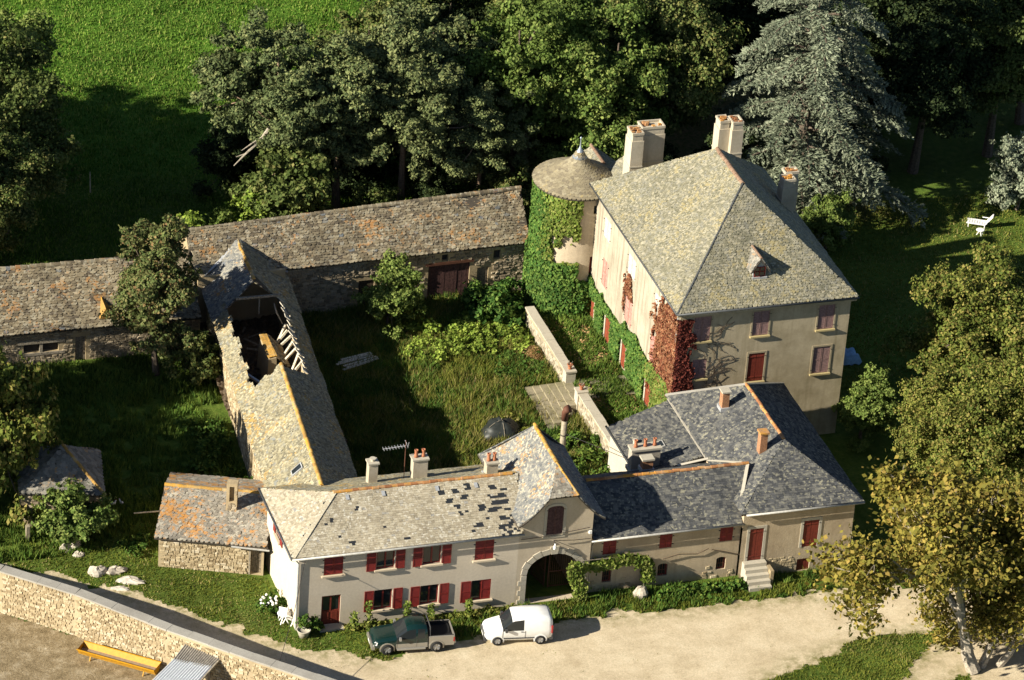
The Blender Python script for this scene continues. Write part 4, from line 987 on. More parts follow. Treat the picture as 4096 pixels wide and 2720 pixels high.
slope(roof, sf[0], sf[1], sf, .24, .165, 'slate', M['roof_slate'], parts=300, seed=101, amp=.02); slope(roof, sb[0], sb[1], sb, .24, .165, 'slate', M['roof_slate'], parts=0, seed=102, amp=.02)
ridge(roof, (-4.0, -26.85, 6.03), (6.45, -26.85, 6.03), M['ridge_orange'], .13, .40, seed=2)
gutter((-4.6, -30.42, 3.95), (5.15, -30.42, 3.97), st, M['gutter']); MB().tube([(-4.35, -30.4, 3.9), (-4.4, -30.1, 3.5), (-4.45, -30.08, .1)], .05).build('downpipe', M['lime'], st)
c = chimney(st, .35, 2.2, -23.0, -22.35, 3.6, 5.15, M['render_chimney_grey'], M['surround'], M, 3, .14); c['label'] = 'wide grey chimney with three terracotta pots'
c = chimney(st, .5, 1.15, -24.6, -24.1, 4.6, 5.45, M['brick'], M['surround'], M, 0, .12); c['label'] = 'stubby brick chimney just behind the ridge'
# annex roof towards the courtyard
an_ = [(.75, -23.6, 3.55), (.75, -17.3, 3.55), (4.85, -16.8, 4.75), (4.85, -23.6, 4.75)]
ar = sheet('annex_roof', an_, .09, M['under'], st); slope(ar, an_[0], an_[1], an_, .24, .165, 'slate', M['roof_slate'], parts=0, seed=103)
gutter((.68, -23.6, 3.5), (.68, -17.2, 3.5), st, M['gutter_dark'])
MB().add([(.95, -23.6, 0), (.95, -17.4, 0), (.95, -17.4, 3.5), (.95, -23.6, 3.5), (5, -17.2, 0), (5, -17.2, 4.6)], [(0, 1, 2, 3), (1, 4, 5, 2)]).build('annex_wall', M['lime'], st)
fa = Flat(an_[0], an_[1], an_, 0); pa = lambda u, v, d: tuple(fa(np.array([u]), np.array([v]))[0] + fa.n * d)
q = MB(); q.hexa([pa(2.2, 1.9, .02), pa(2.9, 1.9, .02), pa(2.9, 2.5, .02), pa(2.2, 2.5, .02), pa(2.2, 1.9, .1), pa(2.9, 1.9, .1), pa(2.9, 2.5, .1), pa(2.2, 2.5, .1)]); so = q.build('skylight', M['gutter'], ar)
q = MB(); q.hexa([pa(2.27, 1.97, .1), pa(2.83, 1.97, .1), pa(2.83, 2.43, .1), pa(2.27, 2.43, .1), pa(2.27, 1.97, .112), pa(2.83, 1.97, .112), pa(2.83, 2.43, .112), pa(2.27, 2.43, .112)]); q.build('pane', M['glass'], so)
p0 = pa(3.6, .9, 0); MB().lathe(p0, [(.11, 0), (.11, .25), (.16, .26), (.16, .32)], 10).build('vent_pipe', M['lime'], ar)

# ================================================================== CORNER HOUSE (G)
gh = thing('corner_house', (8.8, -23, 0), 'old house with a hipped dark slate roof below the manor, steps to a red door', 'house')
PGf = Plane((0, -30.3), (1, 0), (0, -1))
wg = wall('wall', PGf, rect(5.1, 12.3, 0, 4.75), [rect(5.6, 6.5, 1.2, 3.5), rect(9.08, 10.08, 1.75, 3.66), rect(8.9, 9.75, .05, .9)], M['render_old'], gh)
stones(wg, PGf, 6.9, 8.8, .02, 1.2, M['stone_wall'], .3, .17, [], 60, 111, .03, fill=.6)
for (a, b, c, d, sl) in ((5.6, 6.5, 1.2, 3.5, 0), (9.08, 10.08, 1.75, 3.66, 1)):
    w = window(PGf, a, b, c, d, gh, M, 'closed', sill=False, shut='door_red', slats=False, surround=.18, name='door' if not sl else 'window')
planks(PGf, 8.92, 9.73, .06, .88, M['door_red'], gh, 'cellar_door')
q = MB(); q.add([(12.3, -30.3, 0), (12.3, -16.7, 0), (12.3, -16.7, 4.75), (12.3, -30.3, 4.75), (5.1, -16.7, 0), (5.1, -16.7, 4.75), (5.1, -30.3, 3.6), (5.1, -30.3, 4.75)], [(0, 1, 2, 3), (1, 4, 5, 2), (6, 7, 5, 4)]); q.build('wall', M['render_old'], gh)
ge = 4.8; gR0, gR1 = (9.0, -26.0, 6.9), (9.0, -19.3, 6.9); gx0, gx1, gy0, gy1 = 4.8, 12.75, -30.6, -16.35
G4 = {'l': [(gx0, gy0, ge), (gx0, gy1, ge), gR1, gR0], 'f': [(gx0, gy0, ge), (gx1, gy0, ge), gR0], 'r': [(gx1, gy0, ge), (gx1, gy1, ge), gR1, gR0], 'b': [(gx0, gy1, ge), (gx1, gy1, ge), gR1]}
roof = sheet('roof', G4['l'], .09, M['under'], gh)
for i, (k, n) in enumerate((('l', 150), ('f', 150), ('r', 0), ('b', 0))):
    q = G4[k]
    if k != 'l': sheet('roof_boarding', q, .09, M['under'], roof)
    slope(roof, q[0], q[1], q, .24, .165, 'slate', M['roof_slate'], parts=n, seed=112 + i, amp=.02)
ridge(roof, (9.0, -26.0, 6.93), (9.0, -19.3, 6.93), M['ridge_orange'], .12, .38, seed=3)
MB().beam((gx1, gy1, ge + .05), (gR1[0], gR1[1], gR1[2] + .02), .2, .06).build('hip_mortar', M['lime'], roof); MB().beam((gx0, gy1, ge + .05), (gR1[0], gR1[1], gR1[2] + .02), .2, .06).build('hip_mortar', M['coping'], roof)
for a, b in (((4.85, -16.8, 4.83), (4.85, -24.3, 4.83)), ((4.85, -24.3, 4.85), (6.5, -26.6, 5.85)), ((6.4, -26.9, 6.0), (5.2, -29.3, 4.9)), ((3.0, -24.0, 4.5), (4.9, -24.2, 4.9))):
    MB().beam(a, b, .2, .03).build('lead_flashing', M['lime'], roof)
gutter((gx0 + .3, gy0 - .07, ge - .05), (gx1, gy0 - .07, ge - .05), gh, M['gutter'])
c = chimney(gh, 6.95, 7.4, -20.6, -20.1, 5.9, 7.2, M['brick'], M['surround'], M, 0, .1); c['label'] = 'brick chimney near the top of the left slope'
c = chimney(gh, 7.4, 7.85, -26.2, -25.7, 5.8, 7.5, M['brick'], M['ridge_orange'], M, 0, .12); c['label'] = 'brick chimney by the front hip'
for i in range(5): MB().box(5.3 + .0, 6.75, -31.9 + .3 * i, -31.6 + .3 * i + (0 if i < 4 else .15), 0, .24 * (i + 1)).build('step', M['surround'], gh)
MB().box(6.78, 7.0, -31.4, -30.35, 0, 1.0).build('step_wall', M['stone_wall'], gh)

# ================================================================== STONE SHED (J)
jd = Vector((.937, -.349, 0)); jn = Vector((.349, .937, 0))
sh_ = thing('stone_shed', (-26, -21.5, 0), 'small stone shed with an orange lichen roof and open chimney beside the farmhouse', 'shed')
jp = lambda u, v, z: tuple(Vector((-29.1, -22.15, 0)) + jd * u + jn * v + Vector((0, 0, z)))
jf = [jp(-.25, -.3, 2.2), jp(6.6, -.3, 2.2), jp(6.3, 3.55, 3.6), jp(-.15, 3.55, 3.6)]; jb_ = [jp(-.25, 7.2, 2.2), jp(5.6, 7.2, 2.2), jp(6.3, 3.55, 3.6), jp(-.15, 3.55, 3.6)]
roof = sheet('roof', jf, .09, M['under'], sh_); sheet('roof_boarding', jb_, .09, M['under'], roof)
slope(roof, jf[0], jf[1], jf, .27, .19, 'slab', M['roof_shed'], parts=300, seed=121, th=.035, amp=.03); slope(roof, jb_[0], jb_[1], jb_, .4, .3, 'stone', M['roof_shed'], parts=0, seed=122)
ridge(roof, jp(-.15, 3.55, 3.63), jp(6.3, 3.55, 3.63), M['ridge_lichen'], .14, .42, seed=9)
PJ = Plane(jp(0, 0, 0), (jd.x, jd.y), (-jn.x, -jn.y))
jw = wall('wall', PJ, rect(0, 6.35, 0, 2.2), [rect(5.55, 6.2, .02, 1.75)], M['mortar_pale'], sh_)
stones(jw, PJ, .02, 6.3, .02, 2.1, M['stone_wall'], .27, .16, [(5.4, 6.35, -1, 2.0)], 260, 123, .05)
PJl = Plane(jp(0, 7, 0), (-jn.x, -jn.y), (-jd.x, -jd.y)); wall('wall', PJl, [(0, 0), (7, 0), (7, 2.1), (3.45, 3.5), (0, 2.1)], [], M['mortar_pale'], sh_)
planks(PJ, 5.57, 6.18, .04, 1.72, M['door_grey'], sh_, 'door', .12, -.3); q = MB(); PJ.box(q, 5.45, 5.55, .02, 1.78, -.1, .03); q.build('door_post', M['wood_grey'], sh_)
q = MB(); PJ.box(q, 4.9, 6.5, 2.0, 2.08, .08, .3); q.build('gutter_board', M['wood_grey'], sh_)
MB().tube([jp(4.4, -.38, 2.12), jp(6.7, -.38, 2.05)], .06, 8).build('gutter', M['gutter'], sh_)
cx = MB()
for (a, b, c, d, z0, z1) in ((3.75, 3.93, 2.1, 2.65, 2.6, 4.75), (4.22, 4.4, 2.1, 2.65, 2.6, 4.75), (3.93, 4.22, 2.1, 2.65, 2.6, 3.7), (3.75, 4.4, 2.1, 2.65, 4.755, 4.95), (3.93, 4.22, 2.45, 2.65, 3.71, 4.75)):
    cx.hexa([jp(a, c, z0), jp(b, c, z0), jp(b, d, z0), jp(a, d, z0), jp(a, c, z1), jp(b, c, z1), jp(b, d, z1), jp(a, d, z1)])
co = cx.build('chimney', M['mortar'], sh_); co['label'] = 'square stone chimney with an open slot in its face'
PJc = Plane(jp(0, 2.1, 0), (jd.x, jd.y), (-jn.x, -jn.y)); stones(co, PJc, 3.75, 4.4, 2.7, 4.9, M['stone_barn'], .2, .14, [(3.95, 4.2, 3.72, 4.74)], 60, 124, .03)

# ================================================================== GARDEN HUT (K)
hk = thing('garden_hut', (-33.5, -14.6, 0), 'small square hut with a pyramid roof of stone slabs under trees', 'hut')
k4 = [(-36.5, -16.5, 2.5), (-31.4, -17.65, 2.5), (-30.55, -12.4, 2.5), (-35.7, -11.3, 2.5)]; kt = (-33.4, -14.5, 4.45)
roof = sheet('roof', [k4[0], k4[1], kt], .08, M['under'], hk)
for i in range(4):
    a, b = k4[i], k4[(i + 1) % 4]
    if i: sheet('roof_boarding', [a, b, kt], .08, M['under'], roof)
    slope(roof, a, b, [a, b, kt], .32, .22, 'slab', M['roof_hut'], parts=160 if i == 0 else (60 if i == 1 else 0), seed=131 + i, th=.035, amp=.02)
ridge(roof, (k4[1][0], k4[1][1], 2.55), (kt[0], kt[1], kt[2] + .03), M['ridge_lichen'], .11, .36)
ci = [Vector(kt).lerp(Vector(p), .93) for p in k4]
for i in range(4):
    a, b = ci[i], ci[(i + 1) % 4]; d = (b - a); nn_ = Vector((d.y, -d.x))
    pk = Plane((a.x, a.y), (d.x, d.y), nn_); wk = wall('wall', pk, rect(0, Vector((d.x, d.y)).length, 0, 2.6), [rect(3.3, 4.2, .02, 1.9)] if i == 0 else [], M['mortar'], hk)
    if i in (0, 1): stones(wk, pk, 0.02, Vector((d.x, d.y)).length, .02, 2.5, M['stone_barn'], .3, .17, [(3.2, 4.3, -1, 2.1)] if i == 0 else [], 80, 141 + i, .05)
    if i == 0: planks(pk, 3.32, 4.18, .04, 1.86, M['wood_dark'], hk, 'door')
# ================================================================== GROUND
def inpoly(x, y, P):
    x, y = np.asarray(x), np.asarray(y); c = np.zeros(x.shape, bool); n = len(P)
    for i in range(n):
        (x0, y0), (x1, y1) = P[i], P[(i + 1) % n]
        c ^= ((y0 > y) != (y1 > y)) & (x < (x1 - x0) * (y - y0) / (y1 - y0 + 1e-12) + x0)
    return c
def polydist(x, y, P):
    d = np.full(np.shape(x), 1e9); n = len(P)
    for i in range(n):
        a, b = np.array(P[i], float), np.array(P[(i + 1) % n], float); ab = b - a
        t = np.clip(((x - a[0]) * ab[0] + (y - a[1]) * ab[1]) / (ab @ ab + 1e-12), 0, 1)
        d = np.minimum(d, np.hypot(x - a[0] - t * ab[0], y - a[1] - t * ab[1]))
    return d
def sdf(x, y, P): return polydist(x, y, P) * np.where(inpoly(x, y, P), -1, 1)
def vnoise(x, y, s, seed=0):
    """smooth value noise on numpy arrays"""
    r = np.random.default_rng(seed); T = r.uniform(0, 1, (64, 64)); x, y = np.asarray(x) / s, np.asarray(y) / s
    i, j = np.floor(x).astype(int), np.floor(y).astype(int); fx, fy = x - i, y - j; fx, fy = fx * fx * (3 - 2 * fx), fy * fy * (3 - 2 * fy)
    g = lambda a, b: T[a % 64, b % 64]
    return (g(i, j) * (1 - fx) + g(i + 1, j) * fx) * (1 - fy) + (g(i, j + 1) * (1 - fx) + g(i + 1, j + 1) * fx) * fy

WALLN = [(-46, -20.4), (-43, -22.4), (-39.3, -25.1), (-35.5, -28.35), (-31.1, -33.0), (-27.1, -36.85), (-22.2, -41.3), (-17, -46), (-12, -51)]   # near face of the boundary wall
WALLF = [(-45.6, -19.9), (-42.6, -21.9), (-38.9, -24.6), (-35.05, -27.85), (-30.65, -32.5), (-26.65, -36.35), (-21.75, -40.8), (-16.5, -45.5), (-11.5, -50.5)]
ROAD = WALLF[1:] + [(0, -50), (2.0, -43), (2.9, -41.2), (6, -39.6), (10.2, -38.35), (14.6, -37.9), (16.5, -37.6), (15.8, -38.8), (14.2, -39.8), (11.8, -41.8), (9.6, -44.2), (12.6, -44.8), (14.6, -42.6), (15.2, -43.2), (13.8, -46),
        (22, -46), (24, -41), (30, -37.6), (48, -35.5), (48, -30.6), (30, -31.6), (18, -32.7), (9.7, -33.05), (4, -32.9), (-1.2, -32.7), (-7.0, -32.4), (-11, -33.0), (-15, -33.5), (-18.9, -34.1), (-21.3, -33.0), (-24, -31.6), (-26.5, -28.9), (-29.1, -26.6), (-34, -22.6), (-41, -18.5)]
YARD = WALLN + [(-12, -60), (-50, -60), (-50, -20)]
COURT = [(-15.5, 5.5), (2, 6.3), (1.4, -17.5), (.9, -23.5), (-4.6, -22.9), (-9.3, -22.9), (-16.6, -22.9)]
STEPS = [(-1.6, -12.3), (1.9, -9.9), (1.9, -6.8), (-1.2, -6.0)]
LAWN = [(-40, -18), (-30, -13), (-23, -22.5), (-22.7, -31), (-18.5, -32.6), (-18.9, -34.1), (-21.3, -33.0), (-24, -31.6), (-29.1, -26.6), (-36, -21)]

xs = np.linspace(-75, 75, 201); ys = np.linspace(-65, 110, 234); GX, GY = np.meshgrid(xs, ys, indexing='ij'); nx, ny = GX.shape
n1, n2 = vnoise(GX, GY, 5, 1), vnoise(GX, GY, 1.7, 2)
far = np.clip((GY - 24) / 8, 0, 1) * np.clip((12 - GX) / 8, 0, 1)            # the meadow
lush = np.clip(.35 + .9 * far + .25 * (n1 - .5), 0, 1)
lsd = sdf(GX, GY, LAWN)
dirt = np.clip((n1 * .6 + n2 * .6 - .72) * 4, 0, 1) * (lsd < .5) * np.clip((-24 - GX) / 6, 0, 1)
wood = np.clip((GX - 3) / 6, 0, 1) * np.clip((GY - 11) / 4, 0, 1) * np.clip((34 - GX) / 4, 0, 1)             # leaf litter under the trees
dirt = np.clip(dirt + wood * .8 * (n1 > .35), 0, 1)
Z = np.zeros_like(GX)
inner = np.stack([GX, GY, Z], -1).reshape(-1, 3); I = np.arange(nx * ny).reshape(nx, ny)
F = np.stack([I[:-1, :-1], I[1:, :-1], I[1:, 1:], I[:-1, 1:]], -1).reshape(-1, 4)
B = 900.0; o = len(inner); ring = np.array([(-B, -B, 0), (B, -B, 0), (B, B, 0), (-B, B, 0)]); cs = [I[0, 0], I[-1, 0], I[-1, -1], I[0, -1]]
F = np.vstack([F, [(o + i, o + (i + 1) % 4, cs[(i + 1) % 4], cs[i]) for i in range(4)]])
t = NT('grass_ground', .95, .1)
lu = t.attr('lush'); dd = t.attr('dirt')
g1 = t.ramp(t.noise(2.2, 5, .7), [(.3, (.045, .065, .012)), (.5, (.085, .115, .022)), (.7, (.15, .155, .04))])
g2 = t.ramp(t.noise(1.6, 6, .72), [(.3, (.04, .105, .01)), (.5, (.08, .165, .018)), (.7, (.15, .225, .035))])
c = t.mix(lu, g1, g2)
c = t.mix(1.0, c, t.ramp(t.noise(.12, 3), [(.3, .75), (.7, 1.2)]), 'MULTIPLY')
c = t.mix(t.math('MULTIPLY', dd, t.ramp(t.noise(2.5, 4, .7), [(.35, .25), (.6, 1)])), c, t.ramp(t.noise(5, 4), [(.3, (.17, .12, .065)), (.7, (.33, .25, .14))]))
t.bump(t.noise(3.5, 6, .75), .9, .12); M['grass_ground'] = t.done(c)
me = fastmesh('ground', np.vstack([inner, ring]), F, M['grass_ground'], {'lush': np.r_[lush.ravel(), [.6] * 4], 'dirt': np.r_[dirt.ravel(), [0] * 4]})
props(mobj('ground', me), kind='structure')

def zone(name, P, mat, z, cell, rough, seed, bumpz=.0):
    """a sheet whose outline frays like a worn edge"""
    P_ = np.array(P); x0, y0 = np.maximum(P_.min(0), (-50, -56)) - 1; x1, y1 = np.minimum(P_.max(0), (50, 60)) + 1
    xs, ys = np.arange(x0, x1, cell), np.arange(y0, y1, cell); X, Y = np.meshgrid(xs, ys, indexing='ij')
    cx, cy = (X[:-1, :-1] + cell / 2), (Y[:-1, :-1] + cell / 2)
    d = sdf(cx, cy, P); e = (vnoise(cx, cy, 1.6, seed) - .5) * 2 * rough + (vnoise(cx, cy, .4, seed + 1) - .5) * rough
    ok = d + e < 0
    I = np.arange(X.size).reshape(X.shape); F = np.stack([I[:-1, :-1], I[1:, :-1], I[1:, 1:], I[:-1, 1:]], -1)[ok]
    used = np.unique(F); mp = np.full(X.size, -1); mp[used] = np.arange(len(used))
    xv, yv = X.ravel()[used], Y.ravel()[used]
    edge = np.clip(-sdf(xv, yv, P) / 1.6, 0, 1)
    V = np.c_[xv, yv, z + bumpz * (vnoise(xv, yv, 2.5, seed + 2)) * edge]
    return props(mobj(name, fastmesh(name, V, mp[F], mat, {'edge': edge}, smooth=True)), kind='structure')

t = NT('gravel', .95, .1)
c = t.ramp(t.noise(.5, 5, .7), [(.3, (.46, .37, .24)), (.55, (.60, .50, .345)), (.75, (.68, .585, .42))])
c = t.mix(1.0, c, t.ramp(t.noise(14, 4, .8), [(.3, .74), (.7, 1.12)]), 'MULTIPLY')
vr = t.voro(11.0, 'Color'); c = t.mix(.28, c, t.mix(1.0, c, t.ramp(vr, [(0, .55), (.5, 1.0), (1, 1.25)]), 'MULTIPLY'))
wn_ = t.math('MULTIPLY', t.math('SUBTRACT', 1.0, t.attr('edge')), t.ramp(t.noise(1.4, 5, .7), [(.4, 0), (.62, .9)]))
c = t.mix(wn_, c, (.17, .16, .055))
c = t.mix(t.ramp(t.noise(.8, 6, .75), [(.62, 0), (.72, .55)]), c, (.24, .19, .09))
t.bump(t.noise(16, 4, .8), .55, .03); M['gravel'] = t.done(c)
zone('road', ROAD, M['gravel'], .012, .22, .55, 5, .03)
t = NT('yard_dirt', .97, .1)
c = t.ramp(t.noise(1.1, 6, .75), [(.3, (.16, .12, .065)), (.5, (.28, .215, .125)), (.66, (.42, .345, .23)), (.78, (.55, .48, .37))])
c = t.mix(1.0, c, t.ramp(t.noise(9, 5, .8), [(.3, .6), (.7, 1.2)]), 'MULTIPLY'); t.bump(t.noise(6, 6, .8), .8, .08); M['yard_dirt'] = t.done(c)
zone('farmyard', YARD, M['yard_dirt'], .008, .3, .02, 9, .05)
t = NT('court_soil', .97, .1)
c = t.ramp(t.noise(1.3, 6, .7), [(.3, (.04, .055, .012)), (.55, (.075, .10, .02)), (.75, (.15, .14, .05))]); t.bump(t.noise(5, 6, .8), .8, .1); M['court_soil'] = t.done(c)
zone('courtyard', COURT, M['court_soil'], .006, .4, .02, 13, .08)
# terrace in front of the manor, with paving
TZ = .7
m = MB(); m.box(1.75, 5.75, -17.2, 3.0, 0, TZ); props(m.build('terrace', M['court_soil']), kind='structure')
pv = bpy.data.objects['terrace']; rr = random.Random(3)
for i in range(4):
    for j in range(3):
        x, y = 2.0 + i * .95, -9.35 + j * .82
        if rr.random() < .2: continue
        MB().box(x, x + .86 + rr.uniform(-.06, .05), y, y + .74 + rr.uniform(-.06, .05), TZ - .05, TZ + .045 + rr.uniform(0, .015)).build('paving_slab', M['step_stone'], pv)
# retaining walls, pillars, steps
def freewall(name, pts, thick, h, label, smat, seed, parts=250, coping=True, cope='surround', z0=0.0, size=.32, copestep=.9, rowh=.2, mort='mortar_pale'):
    w = thing(name, (*pts[0], 0), label, 'wall')
    for i in range(len(pts) - 1):
        a, b = Vector(pts[i]), Vector(pts[i + 1]); d = (b - a); L = d.length; nrm = Vector((d.y, -d.x)) / L
        pl = Plane((a.x, a.y), (d.x, d.y), nrm); m = MB(); pl.box(m, 0, L, z0, h, -thick, 0); o_ = m.build('wall_core', M[mort], w)
        stones(o_, pl, 0, L, z0 + .02, h - .03, M[smat], size, rowh, (), parts // max(1, len(pts) - 1), seed + i, .05)
        if coping:
            n = max(1, int(round(L / copestep))); rr = random.Random(seed + i)
            for k in range(n):
                q = MB(); pl.box(q, L * k / n + .006, L * (k + 1) / n - .006, h, h + .11 + rr.uniform(-.012, .012), -thick - .07 + rr.uniform(-.02, .02), .07 + rr.uniform(-.02, .02)); q.build('coping_stone', M[cope], w)
    return w
# near faces look towards the courtyard (-X)
freewall('terrace_wall', [(1.35, 1.6), (1.45, -6.6)], .5, 1.42, 'pale stone terrace wall running from the ivy tower to the steps', 'stone_pale', 201, 220)
freewall('terrace_wall', [(1.4, -9.95), (1.55, -17.2)], .5, 1.42, 'pale stone terrace wall running from the steps to the slate-roofed annex', 'stone_pale', 202, 200)
for i, (x, y, lab) in enumerate(((1.7, -6.95, 'square stone pillar left of the terrace steps'), (1.65, -9.6, 'square stone pillar right of the terrace steps'))):
    p = thing('gate_pillar', (x, y, 0), lab, 'pillar')
    MB().box(x - .33, x + .33, y - .33, y + .33, 0, 1.5).build('shaft', M['lime'], p); MB().box(x - .38, x + .38, y - .38, y + .38, 1.5, 1.62).build('cap', M['surround'], p)
    pot = thing('flower_pot', (x, y, 1.62), ['terracotta pot with a dry plant on the left terrace pillar', 'terracotta pot with a dry plant on the right terrace pillar'][i], 'pot')
    MB().lathe((x, y, 1.62), [(.1, 0), (.13, .04), (.1, .1), (.17, .3), (.2, .33), (.2, .36), (.16, .36), (.14, .28)], 12).build('pot', M['terracotta'], pot, smooth=True)
    m = MB(); rr = random.Random(i)
    for k in range(14): a = rr.uniform(0, 6.3); m.tube([(x, y, 1.9), (x + .16 * math.cos(a), y + .16 * math.sin(a), 2.1 + rr.uniform(0, .12))], .012, 4)
    m.build('twigs', M['wood_grey'], pot)
stp = thing('terrace_steps', (0, -9, 0), 'broad weathered stone steps climbing from the courtyard to the terrace', 'steps')
ns = 6
for i in range(ns):
    x1 = 1.75 - i * .46; y0, y1 = -9.4 - i * .45, -7.0 + i * .14; z = TZ - i * TZ / ns
    n = 5; rr = random.Random(i + 40)
    for k in range(n):
        a, b = y0 + (y1 - y0) * k / n, y0 + (y1 - y0) * (k + 1) / n
        MB().box(x1 - .5 + rr.uniform(-.03, .03), x1 + .1, a + .008, b - .008, 0, z + .05 + rr.uniform(-.015, .015)).build('step_stone', M['step_stone'], stp)
# boundary wall along the lane
bwall = freewall('boundary_wall', WALLN, .55, 2.82, 'long curving rubble wall with a grey cement coping along the lane', 'stone_wall', 211, 300, True, 'coping', 0, .26, 1.3, .15)
# ================================================================== FOLIAGE
def leafmat(name, stops, trans=.22, tcol=None, big=.35):
    t = NT(name, .75, .15); r = t.rnd()
    c = t.ramp(r, stops); c = t.mix(1.0, c, t.ramp(t.noise(big, 3), [(.3, .7), (.7, 1.25)]), 'MULTIPLY')
    t.plug(c, t.b.inputs['Base Color'])
    tr = t.node('ShaderNodeBsdfTranslucent'); t.plug(c, tr.inputs[0]); mx = t.node('ShaderNodeMixShader'); mx.inputs[0].default_value = trans
    out = t.t.nodes['Material Output']; t.t.links.new(t.b.outputs[0], mx.inputs[1]); t.t.links.new(tr.outputs[0], mx.inputs[2]); t.t.links.new(mx.outputs[0], out.inputs[0])
    return t.m
M['leaf_oak'] = leafmat('leaf_oak', [(0, (0.042, 0.07, 0.0168)), (.4, (0.084, 0.119, 0.028)), (.8, (0.14, 0.168, 0.049)), (1, (0.224, 0.21, 0.07))])
M['leaf_light'] = leafmat('leaf_light', [(0, (0.063, 0.105, 0.021)), (.5, (0.119, 0.175, 0.0364)), (1, (0.224, 0.266, 0.07))])
M['leaf_lime'] = leafmat('leaf_lime', [(0, (0.105, 0.168, 0.0224)), (.5, (0.182, 0.266, 0.0364)), (1, (0.308, 0.378, 0.07))])
M['leaf_dark'] = leafmat('leaf_dark', [(0, (0.0154, 0.0275, 0.0099)), (.6, (0.0308, 0.0495, 0.0165)), (1, (0.066, 0.088, 0.0275))])  # darker copy of the oak leaf, shade of the wood put into its colour
M['leaf_pine'] = leafmat('needle_pine', [(0, (.06, .085, .032)), (.5, (.115, .145, .055)), (1, (.20, .215, .085))], .1)
M['leaf_cedar'] = leafmat('needle_cedar', [(0, (.10, .13, .085)), (.5, (.18, .21, .14)), (1, (.30, .32, .22))], .1)
M['leaf_autumn'] = leafmat('leaf_autumn', [(0, (0.106, 0.106, 0.02)), (.4, (0.188, 0.169, 0.03)), (.75, (0.263, 0.213, 0.0413)), (1, (0.338, 0.237, 0.0625))], .25)
M['leaf_linden'] = leafmat('leaf_linden', [(0, (0.07, 0.098, 0.0168)), (.45, (0.126, 0.154, 0.028)), (.8, (0.196, 0.203, 0.042)), (1, (0.28, 0.224, 0.07))])
M['leaf_brownish'] = leafmat('leaf_brownish', [(0, (0.056, 0.084, 0.0252)), (.5, (0.105, 0.14, 0.042)), (.85, (0.168, 0.168, 0.063)), (1, (0.238, 0.14, 0.063))])
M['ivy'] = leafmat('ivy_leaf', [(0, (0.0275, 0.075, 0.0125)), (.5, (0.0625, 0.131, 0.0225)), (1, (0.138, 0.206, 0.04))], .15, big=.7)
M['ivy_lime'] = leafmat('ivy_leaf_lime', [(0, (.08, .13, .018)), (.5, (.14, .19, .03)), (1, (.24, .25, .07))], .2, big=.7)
M['creeper'] = leafmat('creeper_red', [(0, (.10, .03, .018)), (.4, (.20, .07, .035)), (.75, (.28, .125, .06)), (1, (.34, .20, .11))], .2, big=.9)
M['creeper_dark'] = leafmat('creeper_dark', [(0, (.05, .012, .01)), (.5, (.12, .026, .018)), (1, (.21, .06, .04))], .2, big=.9)
M['weed'] = leafmat('weed_leaf', [(0, (0.0375, 0.0813, 0.0125)), (.5, (0.075, 0.144, 0.0225)), (1, (0.163, 0.213, 0.0375))], .2, big=.5)
M['blade'] = leafmat('grass_blade', [(0, (.085, .11, .014)), (.5, (.15, .17, .024)), (.85, (.23, .22, .05)), (1, (.34, .28, .12))], .2, big=.4)
M['blade_lush'] = leafmat('grass_blade_lush', [(0, (.05, .13, .012)), (.5, (.10, .20, .022)), (.85, (.17, .27, .04)), (1, (.28, .30, .08))], .2, big=.12)
M['blade_dry'] = leafmat('grass_blade_dry', [(0, (.16, .14, .04)), (.5, (.26, .21, .075)), (1, (.38, .30, .14))], .2, big=.5)
M['litter'] = leafmat('dead_leaf', [(0, (.18, .10, .04)), (.5, (.34, .21, .09)), (1, (.46, .32, .16))], .05)
M['bark'] = plain('bark', (.13, .10, .075), .95, 0, .3, 9)
M['bark_pale'] = plain('bark_pale', (.38, .33, .26), .95, 0, .25, 9)
M['bark_pine'] = plain('bark_pine', (.30, .21, .14), .95, 0, .25, 9)

def leaves(P, Nrm, size, r, aspect=1.5, spread=.7, sizevar=.4, along=None):
    """one small diamond leaf at each point, roughly facing Nrm"""
    n = len(P); N = Nrm + r.normal(0, spread, (n, 3)); N /= np.linalg.norm(N, axis=1)[:, None] + 1e-9
    a = r.normal(0, 1, (n, 3)) if along is None else along + r.normal(0, .35, (n, 3))
    T = a - (a * N).sum(1)[:, None] * N; T /= np.linalg.norm(T, axis=1)[:, None] + 1e-9; B = np.cross(N, T)
    s = (size * (1 + r.uniform(-sizevar, sizevar, n)))[:, None]
    L, W = T * s * aspect * .5, B * s * .5
    V = np.stack([P - L, P + W + L * .1, P + L, P - W + L * .1], 1).reshape(-1, 3)
    return V, np.repeat(r.uniform(0, 1, n), 4)
def leafmesh(name, V, rn, mat):
    F = np.arange(len(V)).reshape(-1, 4); return fastmesh(name, V, F, mat, {'rnd': rn})
def ball(n, r):
    v = r.normal(0, 1, (n, 3)); return v / np.linalg.norm(v, axis=1)[:, None]

